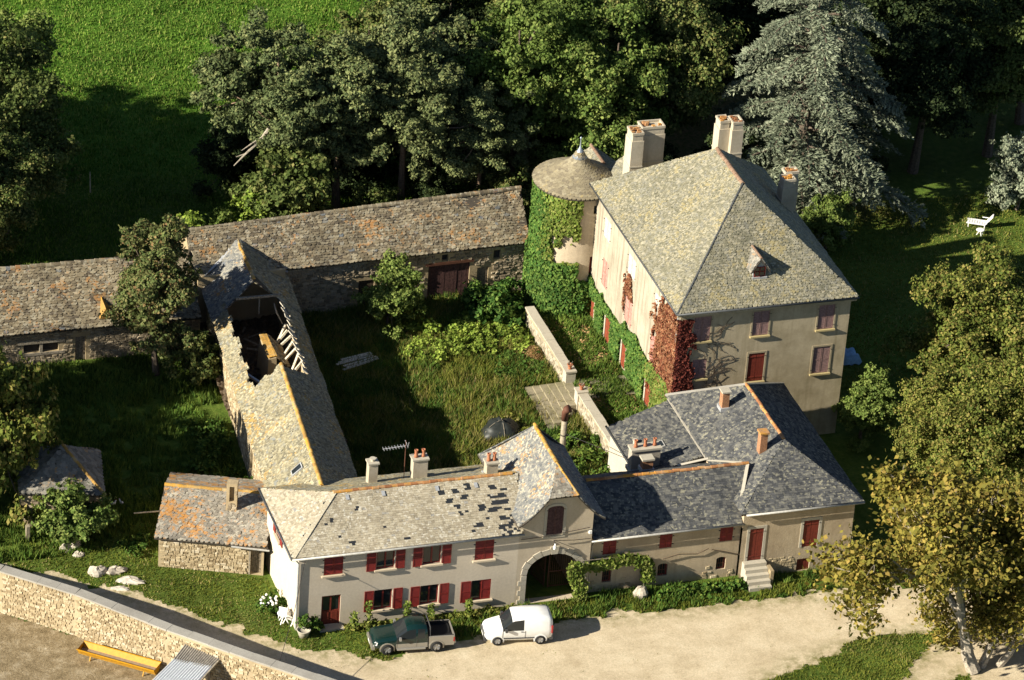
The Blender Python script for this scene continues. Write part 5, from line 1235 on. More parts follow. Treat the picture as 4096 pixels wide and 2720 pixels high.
def crown(clumps, per, size, r, aspect=1.4, up=.35, flat=.8, fillin=.25, spread=.75):
    Vs, Rs = [], []
    for c, rad in clumps:                                   # every clump is a loose bunch of leaf sprays, not a ball
        n = int(per * rad * rad); ns = int(10 * rad ** 1.5) + 4; c = np.array(c)
        d = ball(ns, r); d[:, 2] = np.abs(d[:, 2]) * .6 + d[:, 2] * .4
        sc = c + d * (rad * r.uniform(.35, 1.2, ns))[:, None] * np.array([1, 1, flat]); sr = rad * r.uniform(.12, .32, ns)
        k = r.choice(ns, n, p=sr ** 2 / (sr ** 2).sum()); P = sc[k] + r.normal(0, 1, (n, 3)) * (sr[k] * .75)[:, None] * np.array([1, 1, .75])
        nr = (P - c) / rad + np.array([0, 0, up]); tone = r.uniform(-.22, .22, ns)[k]
        V, q = leaves(P, nr, size, r, aspect, spread); Vs.append(V); Rs.append(np.clip(q * .6 + .2 + np.repeat(tone, 4) + r.uniform(-.1, .1), 0, 1))
    return np.vstack(Vs), np.concatenate(Rs)
def blob_clumps(c, rad, n, cr, r, low=-.55, inner=.3, wob=.25):
    out = []; tries = 0; rad = np.array(rad, float) * 1.24; nl = 6; n = int(n * 1.2)     # a crown is several uneven lobes
    lob = [(ball(1, r)[0] * rad * r.uniform(.3, .3 + wob) * np.array([1, 1, .9]), r.uniform(.42, .66)) for _ in range(nl)] + [(np.zeros(3), .62)]
    while len(out) < n and tries < n * 12:
        tries += 1; o_, f = lob[r.integers(0, len(lob))]; d = ball(1, r)[0]
        k = r.uniform(.3, .8) if r.uniform() < inner else r.uniform(.85, 1.08)
        p = o_ + d * k * rad * f
        if p[2] / rad[2] < low: continue
        out.append((np.array(c) + p, r.uniform(*cr)))
    return out
def limbs(base, top, spots, r0, m=None, r=None, n=12):
    m = m or MB(); base, top = Vector(base), Vector(top); mid = base.lerp(top, .55) + Vector((r.normal(0, .25), r.normal(0, .25), 0))
    m.tube([base, base.lerp(mid, .5), mid, top], [r0 * 1.25, r0 * .85, r0 * .6, r0 * .2], 8)
    for i in range(min(n, len(spots))):
        p = Vector(spots[i][0]); t = r.uniform(.35, .9); a = base.lerp(mid, t * 2) if t < .5 else mid.lerp(top, t * 2 - 1)
        q = a.lerp(p, .5) + Vector((0, 0, -.3)); m.tube([a, q, p], [r0 * .32, r0 * .2, r0 * .06], 5)
    return m
TREES = {}
def make_kind(kind, seed, crownmat, barkmat, h, rad, zc, n, cr, per, size, r0=.3, **kw):
    r = np.random.default_rng(seed); cl = blob_clumps((0, 0, zc), rad, n, cr, r, kw.pop('low', -.55), kw.pop('inner', .3), kw.pop('wob', .25))
    extra = kw.pop('extra', None)
    if extra: cl += extra(r)
    V, q = crown(cl, per, size, r, **kw); cm = leafmesh(kind + '_crown', V, q, crownmat)
    mb = limbs((0, 0, 0), (0, 0, zc + rad[2] * .6), cl, r0, r=r); tm = bpy.data.meshes.new(kind + '_trunk'); tm.from_pydata(mb.v, [], mb.f); tm.materials.append(barkmat); tm.update()
    TREES[kind] = (cm, tm)
def plant_tree(kind, x, y, s, rot, label, group=None, name='tree', mat=None, cat='tree', sz=None, z=0.0):
    t = thing(name, (x, y, z), label, cat, group, rot); t.scale = (s, s, sz or s)
    cm, tm = TREES[kind]
    for nm, me in (('crown', cm), ('trunk', tm)):
        o = bpy.data.objects.new(nm, me); COL.objects.link(o); o.parent = t
        if mat and nm == 'crown':
            o.material_slots[0].link = 'OBJECT'; o.material_slots[0].material = mat
    return t
make_kind('oak', 1, M['leaf_oak'], M['bark'], 13, (4.6, 4.6, 4.8), 8.0, 85, (.9, 1.7), 500, .17, .34)
make_kind('ash', 2, M['leaf_light'], M['bark'], 13, (4.2, 4.2, 5.2), 8.0, 95, (.7, 1.4), 560, .16, .3, wob=.4)
make_kind('pine', 3, M['leaf_pine'], M['bark_pine'], 15, (4.2, 4.2, 4.6), 9.5, 150, (.5, 1.05), 780, .13, .3, aspect=1.9, up=.6, flat=.7, wob=.45, inner=.4, spread=1.0)
make_kind('scots', 4, M['leaf_pine'], M['bark_pine'], 15, (3.6, 3.6, 5.6), 8.5, 130, (.5, 1.0), 780, .13, .28, aspect=1.9, up=.6, flat=.65, wob=.6, inner=.5, spread=1.0, low=-.8)
make_kind('linden', 5, M['leaf_linden'], M['bark'], 13, (5.2, 5.2, 5.2), 7.2, 130, (.9, 1.6), 520, .155, .4, low=-.75)
make_kind('yard', 6, M['leaf_brownish'], M['bark'], 10, (2.7, 2.7, 4.0), 5.6, 84, (.5, 1.0), 850, .14, .2, low=-1.2, wob=.35)
make_kind('shrub', 7, M['leaf_light'], M['bark'], 3, (1.5, 1.5, 1.2), 1.5, 34, (.4, .75), 1000, .12, .08, low=-.8)
make_kind('bushy', 8, M['leaf_oak'], M['bark'], 5, (2.4, 2.4, 2.4), 2.6, 48, (.6, 1.0), 750, .14, .12, low=-.8)

# cedar: tiers of drooping fronds
def make_cedar(seed=9):
    r = np.random.default_rng(seed); Vs, Rs = [], []; mb = MB(); H = 19.0
    mb.tube([(0, 0, 0), (.1, 0, 7), (0, .1, 14), (0, 0, H)], [.55, .42, .22, .05], 8)
    z = 2.0; k = 0
    while z < H - .5:
        t = z / H; Lb = 6.6 * (1 - t) ** .75 + .6; nb = 6 if t < .6 else 5
        for i in range(nb):
            a = k * .9 + i * 2 * math.pi / nb + r.normal(0, .18); L = Lb * r.uniform(.75, 1.12); d = np.array([math.cos(a), math.sin(a), 0]); s = np.array([-d[1], d[0], 0])
            ts = np.linspace(.0, 1, 12); rise = .10 * L
            path = np.array([d * L * u + np.array([0, 0, z + rise * math.sin(u * 2.2) - .42 * L * u ** 2.6 * .6]) for u in ts])
            mb.tube([tuple(p) for p in path[::3]] + [tuple(path[-1])], [.13 * (1 - t * .6), .09, .06, .035, .015], 5, False)
            for u in np.linspace(.22, 1.0, int(10 + L * 3.2)):                       # side sprays
                p = path[0] + (path[-1] - path[0]) * u; j = u * 11; i0 = min(int(j), 10); p = path[i0] + (path[i0 + 1] - path[i0]) * (j - i0)
                for sg in (-1, 1):
                    w = (1.05 - .55 * abs(u - .55) * 1.6) * (.55 + .16 * L) * r.uniform(.55, 1.15)
                    dirv = d * r.uniform(.35, .9) + s * sg + np.array([0, 0, r.uniform(-.25, .05)]); dirv /= np.linalg.norm(dirv)
                    m_ = int(9 + w * 15); q = r.uniform(0, 1, m_) ** .8
                    P = p + dirv * (q * w)[:, None] + np.array([0, 0, -1]) * (.32 * w * q ** 2)[:, None] + r.normal(0, .05, (m_, 3))
                    V, rn = leaves(P, np.tile(np.array([0, 0, 1.]) - dirv * .1, (m_, 1)), .085, r, 3.4, .55, .4, along=np.tile(dirv, (m_, 1)))
                    Vs.append(V); Rs.append(np.clip(rn * .6 + .4 * q.repeat(4), 0, 1))
        z += .95 + .5 * r.uniform(); k += 1
    cm = leafmesh('cedar_crown', np.vstack(Vs), np.concatenate(Rs), M['leaf_cedar']); tm = bpy.data.meshes.new('cedar_trunk'); tm.from_pydata(mb.v, [], mb.f); tm.materials.append(M['bark']); TREES['cedar'] = (cm, tm)
make_cedar()

# branching skeleton for the thin-leaved tree by the lane
def make_branchy(kind, seed, crownmat, barkmat, start, r0, depth, L0, per, size, lean=(0, 0, 1), leafy=1.0, droop=.0):
    r = np.random.default_rng(seed); mb = MB(); tips = []
    def grow(p, d, L, rad, lev):
        pts = [p]; q = p; dd = d.copy(); n = 4
        for i in range(n):
            dd = dd + r.normal(0, .13, 3) + np.array([0, 0, .05 if lev < 2 else -droop]); dd /= np.linalg.norm(dd); q = q + dd * L / n; pts.append(q)
        mb.tube([tuple(x) for x in pts], list(np.linspace(rad, rad * .55, n + 1)), 7 if lev < 2 else 4, False)
        if lev >= depth - 2: tips.extend((x, lev) for x in pts[1:])
        if lev >= depth: return
        for c in range(3 if lev < 3 else 2 + int(r.uniform() < .6)):
            a = r.normal(0, 1, 3); a -= a @ dd * dd; a /= np.linalg.norm(a); ang = r.uniform(.4, .95)
            grow(pts[-1 - (c % 2)], dd * math.cos(ang) + a * math.sin(ang), L * r.uniform(.62, .85), rad * .56, lev + 1)
    for p, d, L, rad in start: grow(np.array(p, float), np.array(d, float) / np.linalg.norm(d), L, rad, 0)
    Vs, Rs = [], []
    for p, lev in tips:
        if r.uniform() > leafy: continue
        n = int(per * r.uniform(.5, 1.5)); P = p + r.normal(0, .42, (n, 3)) * np.array([1, 1, .7]); V, q = leaves(P, np.tile([0, 0, .6], (n, 1)), size, r, 1.5, .9); Vs.append(V); Rs.append(q)
    TREES[kind] = (leafmesh(kind + '_crown', np.vstack(Vs), np.concatenate(Rs), crownmat), None); tm = bpy.data.meshes.new(kind + '_trunk'); tm.from_pydata(mb.v, [], mb.f); tm.materials.append(barkmat); tm.update(); TREES[kind] = (TREES[kind][0], tm)
    return len(tips)

# ------------------------------------------------------------------ the trees of the place
G1 = 'trees of the wood behind the barn'
plant_tree('pine', -11.6, 19.5, 1.02, .3, 'broad blue-green pine standing nearest the meadow behind the barn', G1, 'pine_tree')
plant_tree('bushy', -11.9, 16.2, 1.45, 1.0, 'round leafy tree growing below the broad pine behind the barn', G1, 'leafy_tree')
plant_tree('scots', -7.4, 18.0, 1.08, 1.9, 'second pine from the meadow, with sunlit ragged tufts', G1, 'pine_tree', sz=1.0)
plant_tree('scots', -2.8, 17.6, 1.0, 3.3, 'dark pine in the middle of the wood directly behind the barn roof', G1, 'pine_tree')
plant_tree('pine', -.3, 20.5, 1.1, 2.2, 'tall pine right of the dark pines, next to the pale broadleaf', G1, 'pine_tree', sz=1.05)
plant_tree('scots', 2.2, 16.0, .75, 5.0, 'low dark pine behind the barn beside the tower', G1, 'pine_tree')
plant_tree('ash', 5.8, 20.0, 1.05, .5, 'yellow-green broadleaf tree left of the tower roof', G1, 'leafy_tree', sz=1.15)
plant_tree('ash', 12.3, 17.6, 1.0, 2.4, 'pale broadleaf tree right behind the manor chimney', G1, 'leafy_tree', sz=1.12)
plant_tree('oak', 17.5, 21.5, 1.0, 4.0, 'green broadleaf tree between the pale tree and the cedar', G1, 'leafy_tree', sz=1.1)
plant_tree('bushy', 8.7, 16.0, 1.0, 4.4, 'small leafy tree behind the tower finial', G1, 'leafy_tree', mat=M['leaf_light'])
plant_tree('cedar', 25.6, 14.6, 1.2, .4, 'big silvery cedar with drooping tiers behind the manor', None, 'cedar_tree')
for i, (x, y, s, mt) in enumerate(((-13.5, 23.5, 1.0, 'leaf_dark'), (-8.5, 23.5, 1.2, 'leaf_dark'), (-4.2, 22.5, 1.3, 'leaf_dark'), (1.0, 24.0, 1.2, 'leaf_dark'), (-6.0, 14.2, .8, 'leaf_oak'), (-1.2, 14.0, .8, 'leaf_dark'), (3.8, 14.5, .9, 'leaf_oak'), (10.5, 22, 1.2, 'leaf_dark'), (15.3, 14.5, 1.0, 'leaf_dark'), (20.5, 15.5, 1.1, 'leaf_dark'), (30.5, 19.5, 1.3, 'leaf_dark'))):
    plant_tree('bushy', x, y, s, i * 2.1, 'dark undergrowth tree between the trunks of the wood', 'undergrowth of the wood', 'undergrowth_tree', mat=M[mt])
back = [(-3, 27, 'ash'), (9.5, 30, 'oak'), (15, 31, 'ash'), (3.6, 29, 'ash'), (22, 29, 'oak'), (28, 30, 'oak'), (34, 26, 'oak'), (40, 28, 'oak'), (47, 24, 'ash'), (6, 41, 'oak'), (14, 43, 'ash'), (23, 42, 'oak'), (32, 41, 'oak'), (42, 42, 'oak'), (52, 36, 'oak')]
for i, (x, y, k) in enumerate(back):
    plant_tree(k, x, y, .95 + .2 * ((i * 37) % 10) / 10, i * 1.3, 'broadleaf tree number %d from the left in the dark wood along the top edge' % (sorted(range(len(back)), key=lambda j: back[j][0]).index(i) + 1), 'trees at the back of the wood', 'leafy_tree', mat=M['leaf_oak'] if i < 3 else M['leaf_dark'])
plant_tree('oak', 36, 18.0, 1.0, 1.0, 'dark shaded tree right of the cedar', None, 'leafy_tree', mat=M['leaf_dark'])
plant_tree('oak', 42.5, 19.5, 1.0, 2.0, 'dark tree at the right edge behind the lawn', None, 'leafy_tree', mat=M['leaf_oak'])
plant_tree('bushy', 41.3, 11.2, 1.0, 3.0, 'small bluish conifer at the right edge of the lawn', None, 'conifer', mat=M['leaf_cedar'])
plant_tree('bushy', 25.5, 8.2, .8, .0, 'low bushy tree at the foot of the cedar behind the manor', None, 'leafy_tree', mat=M['leaf_light'])
GL = 'trees along the left side of the lawn'
for i, (x, y, k, s, lab) in enumerate(((-30.5, 28.5, 'ash', 1.0, 'tall tree at the upper left corner of the lawn'), (-30.2, 20.5, 'oak', .95, 'shaded tree at the left edge halfway down the lawn'), (-32.8, 13.2, 'oak', .8, 'leafy tree at the left edge behind the low barn'),
        (-40.5, 32.5, 'oak', .95, 'tree outside the left edge beside the lawn'), (-40, 24, 'oak', 1.2, 'tree outside the left edge beside the lawn'), (-41, 15.5, 'oak', 1.1, 'tree outside the left edge beside the lawn'))):
    plant_tree(k, x, y, s, i * 1.7, lab, GL, 'leafy_tree')
plant_tree('yard', -24.2, .0, 1.05, .4, 'yard tree with browning leaves in front of the low barn', None, 'leafy_tree')
plant_tree('shrub', -19.6, 12.2, 1.5, .4, 'rounded lime-green bush behind the barn gable', None, 'bush', mat=M['leaf_lime'], cat='bush')
for i, (x, y, s, lab, mt) in enumerate(((-14.3, 15.0, 1.5, 'low bright bush at the foot of the broad pine', 'leaf_lime'), (-16.8, 14.0, 1.2, 'low bush between the lime-green bush and the pine', 'leaf_light'), (-10.0, 13.5, 1.3, 'low bush against the rear of the barn roof under the pine', 'leaf_light'), (-3.8, 13.2, .9, 'rust-tinged bush behind the barn ridge', 'leaf_brownish'))):
    plant_tree('shrub', x, y, s, i, lab, 'bushes behind the barn', 'bush', mat=M[mt], cat='bush')
plant_tree('shrub', -21.9, -1.6, 1.15, 2.0, 'dark green elder bush against the wall of the ruined wing', None, 'bush', mat=M['leaf_oak'], cat='bush')
plant_tree('bushy', -7.7, 3.4, .88, 1.2, 'young tree in the courtyard in front of the barn doors', None, 'leafy_tree', mat=M['leaf_light'])
plant_tree('shrub', -33.9, -18.2, 1.25, .7, 'leafy bush growing in front of the garden hut', None, 'bush', cat='bush')
plant_tree('bushy', -37.6, -14.0, 1.3, 1.9, 'ragged tree with bare twigs left of the garden hut', None, 'leafy_tree', sz=1.9, mat=M['leaf_linden'])
plant_tree('oak', -46, -14, .95, .2, 'tree outside the left edge shading the hut yard', None, 'leafy_tree')
plant_tree('oak', -47, -5, 1.0, 3.2, 'tree outside the left edge shading the low barn yard', None, 'leafy_tree')
plant_tree('linden', 27.6, -14.3, .95, .6, 'great rounded linden right of the manor', 'lindens right of the manor', 'linden_tree')
plant_tree('linden', 21.2, -23.0, .72, 2.1, 'smaller linden touching the corner house roof', 'lindens right of the manor', 'linden_tree')
plant_tree('linden', 26.2, -25.5, .9, 4.1, 'linden at the right edge between the great linden and the lane tree', 'lindens right of the manor', 'linden_tree')
plant_tree('bushy', 18.6, -16.2, .85, .9, 'small tree at the right corner of the manor', None, 'leafy_tree', mat=M['leaf_light'])
nt = make_branchy('lane', 21, M['leaf_autumn'], M['bark_pale'], [((0, 0, 0), (-.35, .05, 1), 3.6, .34), ((.5, .3, 0), (.25, .1, 1), 3.4, .22), ((1.3, .2, 0), (.7, -.1, 1), 3.0, .2)], .3, 5, 3.6, 17, .17, leafy=.75)
plant_tree('lane', 15.6, -42.6, 1.3, .0, 'leaning autumn tree with pale bare limbs beside the lane', None, 'autumn_tree')
plant_tree('lane', 20.5, -38.5, .95, 2.6, 'second autumn tree at the right edge behind the leaning one', None, 'autumn_tree')
# bare dead limb hanging from the broad pine
dl_ = thing('dead_branch', (-13.6, 17.2, 6.6), 'bare pale broken branch sticking out of the broad pine', 'branch')
MB().tube([(-12.3, 17.6, 8.3), (-13.2, 17.2, 7.3), (-14.3, 16.8, 6.6), (-15.2, 16.5, 5.9)], [.16, .12, .08, .03], 6).build('limb', M['bark_pale'], dl_)
MB().tube([(-12.9, 17.3, 7.6), (-13.9, 17.0, 7.2), (-14.6, 16.9, 6.8)], [.07, .05, .02], 5).build('twig', M['bark_pale'], dl_)
MB().tube([(-14.3, 16.8, 6.6), (-15.0, 16.8, 6.4)], [.05, .02], 5).build('twig', M['bark_pale'], dl_)

# ------------------------------------------------------------------ climbers
def climber(name, P, Nn, size, mat, label, seed, spread=.45, group=None):
    r = np.random.default_rng(seed); V, q = leaves(P, Nn + np.array([0, 0, .25]), size, r, 1.25, spread)
    return props(mobj(name, leafmesh(name, V, q, mat)), label, 'climbing plant', group)
r = np.random.default_rng(31)
n = 30000; a = np.radians(r.uniform(140, 335, n)); z = r.uniform(.3, 9.5, n); ad = np.degrees(a)
nz = vnoise(ad / 10, z, 1.0, 4); nz2 = vnoise(ad / 10, z, .35, 6)
full = ad < 218 + 14 * nz
hang = (ad < 262 - 5 * (9.5 - z) + 12 * nz) & (z > 5.6 + 2 * nz2) & (nz2 + nz * .6 > .45)
low_ = z < 4.1 + .9 * nz - np.maximum(0, (ad - 285)) * .02
win = (np.abs(ad - 273) < 13) & (z > 3.3)
keep = (full | hang | low_) & ~win
a, z, ad = a[keep], z[keep], ad[keep]; rad = 2.7 + r.uniform(0, .28, len(a)) * np.where(z < 4.5, 1.7, 1.0)
d = np.c_[np.cos(a), np.sin(a), np.zeros(len(a))]; P = np.c_[TC[0] + rad * d[:, 0], TC[1] + rad * d[:, 1], z]
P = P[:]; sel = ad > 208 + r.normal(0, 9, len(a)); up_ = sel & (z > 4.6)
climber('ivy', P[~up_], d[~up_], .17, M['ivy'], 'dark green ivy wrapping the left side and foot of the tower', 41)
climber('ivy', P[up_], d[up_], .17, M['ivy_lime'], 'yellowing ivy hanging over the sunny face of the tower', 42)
# ivy on the manor side wall
n = 26000; y = r.uniform(-15.2, 1.6, n); z = r.uniform(.7, 4.9, n); top = np.interp(-y, [-1.5, 2.7, 7.8, 11.8, 14.2, 15.3], [3.4, 3.5, 4.05, 4.1, 4.3, 4.3]) + (vnoise(y, z, .6, 7) - .5) * .9
k = z < top
for (u0, u1, z0, z1) in ((-1.2, -.1, .7, 2.4), (2.0, 3.1, .7, 2.8), (5.4, 6.4, .7, 2.75), (10.3, 11.4, .7, 2.75)): k &= ~((-y > u0 - .1) & (-y < u1 + .45) & (z > z0) & (z < z1))
y, z = y[k], z[k]; P = np.c_[5.68 - r.uniform(0, .2, len(y)), y, z]; lim = r.uniform(0, 1, len(y)) < np.clip((-y - 9) / 4, 0, .85)
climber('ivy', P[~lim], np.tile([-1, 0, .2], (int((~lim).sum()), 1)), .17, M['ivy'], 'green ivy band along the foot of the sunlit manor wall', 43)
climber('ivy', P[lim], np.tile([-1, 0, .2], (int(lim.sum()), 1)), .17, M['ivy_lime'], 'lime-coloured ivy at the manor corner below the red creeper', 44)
n = 16000; y = r.uniform(-15.4, -10.4, n); z = r.uniform(2.0, 9.6, n); nn_ = vnoise(y * 3, z, .9, 8)
k = (nn_ + .75 * np.clip((-y - 10.6) / 2.2, 0, 1) - .35 * np.clip((z - 8.2) / 1.4, 0, 1) + .35 * (vnoise(y * 5, z * 1.2, .5, 18) - .5) > .86)
k &= ~((-y > 10.62) & (-y < 11.75) & (((z > 4.2) & (z < 6.1)) | (z > 7.6)) & (r.uniform(0, 1, n) < .8)); y, z = y[k], z[k]
P1 = np.c_[5.66 - r.uniform(0, .14, len(y)), y, z]
n = 2600; y = r.uniform(-7.2, -4.7, n); z = r.uniform(4.0, 7.7, n); k = ((z > 6.1) & (np.abs(-y - 6.0) < .9 - (z - 6.1) * .4)) | ((-y < 5.45) & (vnoise(y * 4, z, .7, 3) > .45) & (-y > 5.0)); y, z = y[k], z[k]; P2 = np.c_[5.66 - r.uniform(0, .1, len(y)), y, z]
P = np.vstack([P1, P2]); climber('creeper', P, np.tile([-1, 0, .1], (len(P), 1)), .14, M['creeper'], 'rusty red creeper on the sunlit side wall at the manor corner', 45)
n = 11000; x = r.uniform(5.6, 8.0, n); z = r.uniform(3.2, 9.6, n); k = vnoise(x * 3, z, .8, 9) + 1.0 * np.clip((7.1 - x - .25 * (z - 4) * .35) / 1.1, -1, 1) + .5 * (vnoise(x * 5, z, .4, 19) - .5) > .72; k &= ~((x > 6.75) & (x < 7.8) & (z > 5.1) & (z < 6.7) & (r.uniform(0, 1, n) < .55)); x, z = x[k], z[k]
climber('creeper', np.c_[x, -15.38 - r.uniform(0, .14, len(x)), z], np.tile([0, -1, .1], (len(x), 1)), .14, M['creeper_dark'], 'dark crimson creeper on the front wall at the manor corner', 46)
m = MB(); rr = random.Random(8)
for i in range(34):
    x, z = rr.uniform(7.6, 8.6), rr.uniform(4.6, 8.6); pts = [(x, -15.38, z)]; a = rr.uniform(-.6, 1.4)
    for _ in range(6): a += rr.gauss(0, .5); x += .26 * math.cos(a); z += .24 * math.sin(a); pts.append((x, -15.385, min(9.6, max(4.2, z))))
    m.tube(pts, .014, 4, False)
props(m.build('bare_creeper', M['wood_dark']), 'bare creeper stems spread over the manor front wall', 'climbing plant')
# vine along the stable house and at the gate
x = np.interp(r.uniform(0, 1, 2600), [0, .3, .8, 1], [-5.3, -3.6, -1.3, -.8]); z = 2.35 - .16 * np.abs(x + 3) + .1 * np.sin(x * 2.3) + r.normal(0, .16, len(x)); x2 = r.normal(-.8, .16, 900); z2 = r.uniform(.6, 2.0, 900)
P = np.c_[np.r_[x, x2], -30.15 - r.uniform(0, .45, len(x) + 900), np.r_[z, z2]]
vn = thing('grape_vine', (-.9, -30.2, 0), 'yellowing grape vine trained along the stable house wall', 'climbing plant'); V, q = leaves(P, np.tile([0, -1, .5], (len(P), 1)), .17, r, 1.2, .6); mobj('foliage', leafmesh('foliage', V, q, M['ivy_lime']), vn)
MB().tube([(-.9, -30.2, 0), (-1.0, -30.25, 1.2), (-1.5, -30.2, 2.2), (-3, -30.25, 2.5), (-5.2, -30.5, 2.7)], [.07, .06, .05, .04, .02], 6).build('stem', M['wood_grey'], vn)
for pts in ([(.2, -30.12, 1.9), (1.2, -30.15, 2.15), (2.4, -30.12, 2.0), (3.1, -30.12, 2.3)], [(3.3, -30.12, 2.2), (4.2, -30.14, 1.95), (5.2, -30.14, 1.6)]): MB().tube(pts, .03, 5).build('cane', M['wood_dark'], vn)
P = np.c_[r.normal(-5.45, .22, 1300), -30.75 - r.uniform(0, .3, 1300), r.uniform(.15, 2.9, 1300)]; P[:, 0] += .25 * np.sin(P[:, 2] * 2)
vg = thing('climbing_rose', (-5.3, -30.7, 0), 'green climber growing up the right side of the gate arch', 'climbing plant'); V, q = leaves(P, np.tile([-.3, -1, .4], (1300, 1)), .15, r, 1.3, .7); mobj('foliage', leafmesh('foliage', V, q, M['ivy_lime']), vg); MB().tube([(-5.3, -30.7, 0), (-5.5, -30.8, 1.2), (-5.4, -30.75, 2.6)], .03, 5).build('stem', M['wood_grey'], vg)

# ------------------------------------------------------------------ grass, weeds, litter
def blades(name, n, box, fn, h, w, mat, label_kind='stuff', seed=1, lean=.5, z=None, clump=0.0):
    """n grass blades inside box where fn(x, y) is true"""
    r = np.random.default_rng(seed); x = r.uniform(box[0], box[1], n); y = r.uniform(box[2], box[3], n)
    if clump: k = vnoise(x, y, .8, seed + 1) * .6 + vnoise(x, y, .3, seed + 2) * .4 > clump; x, y = x[k], y[k]
    k = fn(x, y); x, y = x[k], y[k]; n = len(x)
    hh = h * r.uniform(.5, 1.3, n) * (.5 + vnoise(x, y, 1.1, seed + 3)); a = r.uniform(0, 2 * math.pi, n); ww = w * r.uniform(.7, 1.4, n); l = hh * lean * r.uniform(.1, 1.3, n); b = r.uniform(0, 2 * math.pi, n)
    z0 = np.zeros(n) if z is None else np.full(n, z)
    P = np.stack([np.c_[x - np.cos(a) * ww, y - np.sin(a) * ww, z0], np.c_[x + np.cos(a) * ww, y + np.sin(a) * ww, z0], np.c_[x + np.cos(b) * l, y + np.sin(b) * l, z0 + hh]], 1).reshape(-1, 3)
    rn = np.repeat(np.clip(r.uniform(0, 1, n) * .6 + vnoise(x, y, 1.5, seed + 4) * .5, 0, 1), 3)
    return props(mobj(name, fastmesh(name, P, np.arange(3 * n).reshape(-1, 3), mat, {'rnd': rn})), kind='stuff')
BLD = [[(-23, -31), (-9, -31), (-9, -22.5), (-23, -22.5)], [(-9.5, -30.6), (-4.4, -30.6), (-4.4, -22.8), (-9.5, -22.8)], [(-4.7, -30.2), (12.5, -30.5), (12.5, -16.5), (.8, -16.5), (.8, -23.4), (-4.7, -23.4)], [(5.5, -15.5), (17.4, -15.5), (17.4, 2), (5.5, 2)], [(-22.3, -23), (-16.2, -23), (-14.2, 6), (-20.4, 6)], [(-44, 2.5), (-20, 2.5), (-20, 11), (-44, 11)], [(-21, 5), (3, 6), (3, 12), (-21, 11)], [(-29.2, -22.2), (-23, -24.6), (-21, -18), (-26.8, -16)]]
def free(x, y):
    k = np.ones(len(x), bool)
    for b in BLD: k &= ~inpoly(x, y, b)
    return k
offroad = lambda x, y: sdf(x, y, ROAD) + (vnoise(x, y, 1.6, 5) - .5) * 1.1 + (vnoise(x, y, .4, 6) - .5) * .55 > -.05
verge = lambda x, y: free(x, y) & offroad(x, y) & ~inpoly(x, y, YARD) & ~inpoly(x, y, COURT)
left = lambda x, y: verge(x, y) & ((x > -27) | (vnoise(x, y, 5, 1) * .6 + vnoise(x, y, 1.7, 2) * .6 < .68))
blades('lawn_grass', 60000, (-40, -18, -36, -12), lambda x, y: left(x, y), .13, .03, M['blade'], seed=11)
blades('yard_grass', 70000, (-44, -20, -20, 2.5), lambda x, y: free(x, y), .42, .04, M['weed'], seed=12, clump=.4)
blades('verge_grass', 45000, (-19, 26, -34.5, -29), lambda x, y: verge(x, y), .22, .03, M['blade'], seed=13, clump=.35)
blades('verge_weeds', 14000, (-19, 14, -33, -30), lambda x, y: verge(x, y), .4, .04, M['weed'], seed=14, clump=.55)
blades('lane_grass', 42000, (0, 28, -46, -36), lambda x, y: verge(x, y), .13, .03, M['blade'], seed=15)
blades('road_weeds', 5000, (-24, 12, -38, -32), lambda x, y: inpoly(x, y, ROAD), .1, .03, M['blade'], seed=16, clump=.74)
blades('courtyard_weeds', 60000, (-16.5, 2, -23, 6), lambda x, y: inpoly(x, y, COURT) & ~inpoly(x, y, STEPS), .5, .045, M['weed'], seed=37, lean=.8, clump=.35)
blades('courtyard_grass', 80000, (-16.5, 2, -23, 6), lambda x, y: inpoly(x, y, COURT) & (~inpoly(x, y, STEPS) | (vnoise(x, y, .5, 3) > .8)), .5, .035, M['blade'], seed=17, lean=.7, clump=.2)
blades('courtyard_dry_grass', 9000, (-12, 2, -20, 3), lambda x, y: inpoly(x, y, COURT) & (vnoise(x, y, 2.2, 77) > .62), .55, .035, M['blade_dry'], seed=18, lean=.7)
blades('terrace_grass', 16000, (1.8, 5.7, -17, 2.5), lambda x, y: np.ones(len(x), bool), .3, .035, M['weed'], seed=19, clump=.35, z=.7)
blades('meadow_grass', 170000, (-45, 8, 12, 66), lambda x, y: free(x, y), .22, .045, M['blade_lush'], seed=20)
blades('park_grass', 40000, (18, 50, -14, 14), lambda x, y: free(x, y), .14, .04, M['blade'], seed=21)
def mounds(name, spots, mat, label, per=700, size=.15, cat='weeds', seed=5):
    r = np.random.default_rng(seed); cl = [(np.array((x, y, z)), rd) for x, y, z, rd in spots]; V, q = crown(cl, per, size, r, 1.3, .6, .75)
    return props(mobj(name, leafmesh(name, V, q, mat)), label, cat)
rr = random.Random(12)
fig = [(rr.uniform(-1.8, 1.4), rr.uniform(1.2, 4.6), rr.uniform(.3, 2.0), rr.uniform(.4, .8)) for _ in range(46)]
mounds('fig_bush', fig, M['ivy'], 'large spreading green bush between the barn doors and the tower', 520, .2, 'bush', 6)
mounds('nettle_patch', [(rr.gauss(-.6, 1.0), rr.gauss(-3.6, 1.3), .1, rr.uniform(.4, .8)) for _ in range(34)], M['weed'], 'dark green nettle patch beside the leaf heap in the courtyard', 520, .13, 'weeds', 7)
mounds('bramble_patch', [(rr.uniform(-7, .8), rr.uniform(-2.2, 2.6), rr.uniform(.1, .5), rr.uniform(.35, .75)) for _ in range(70)], M['leaf_lime'], 'bright bramble tangle in the sunny top of the courtyard', 480, .15, 'weeds', 8)
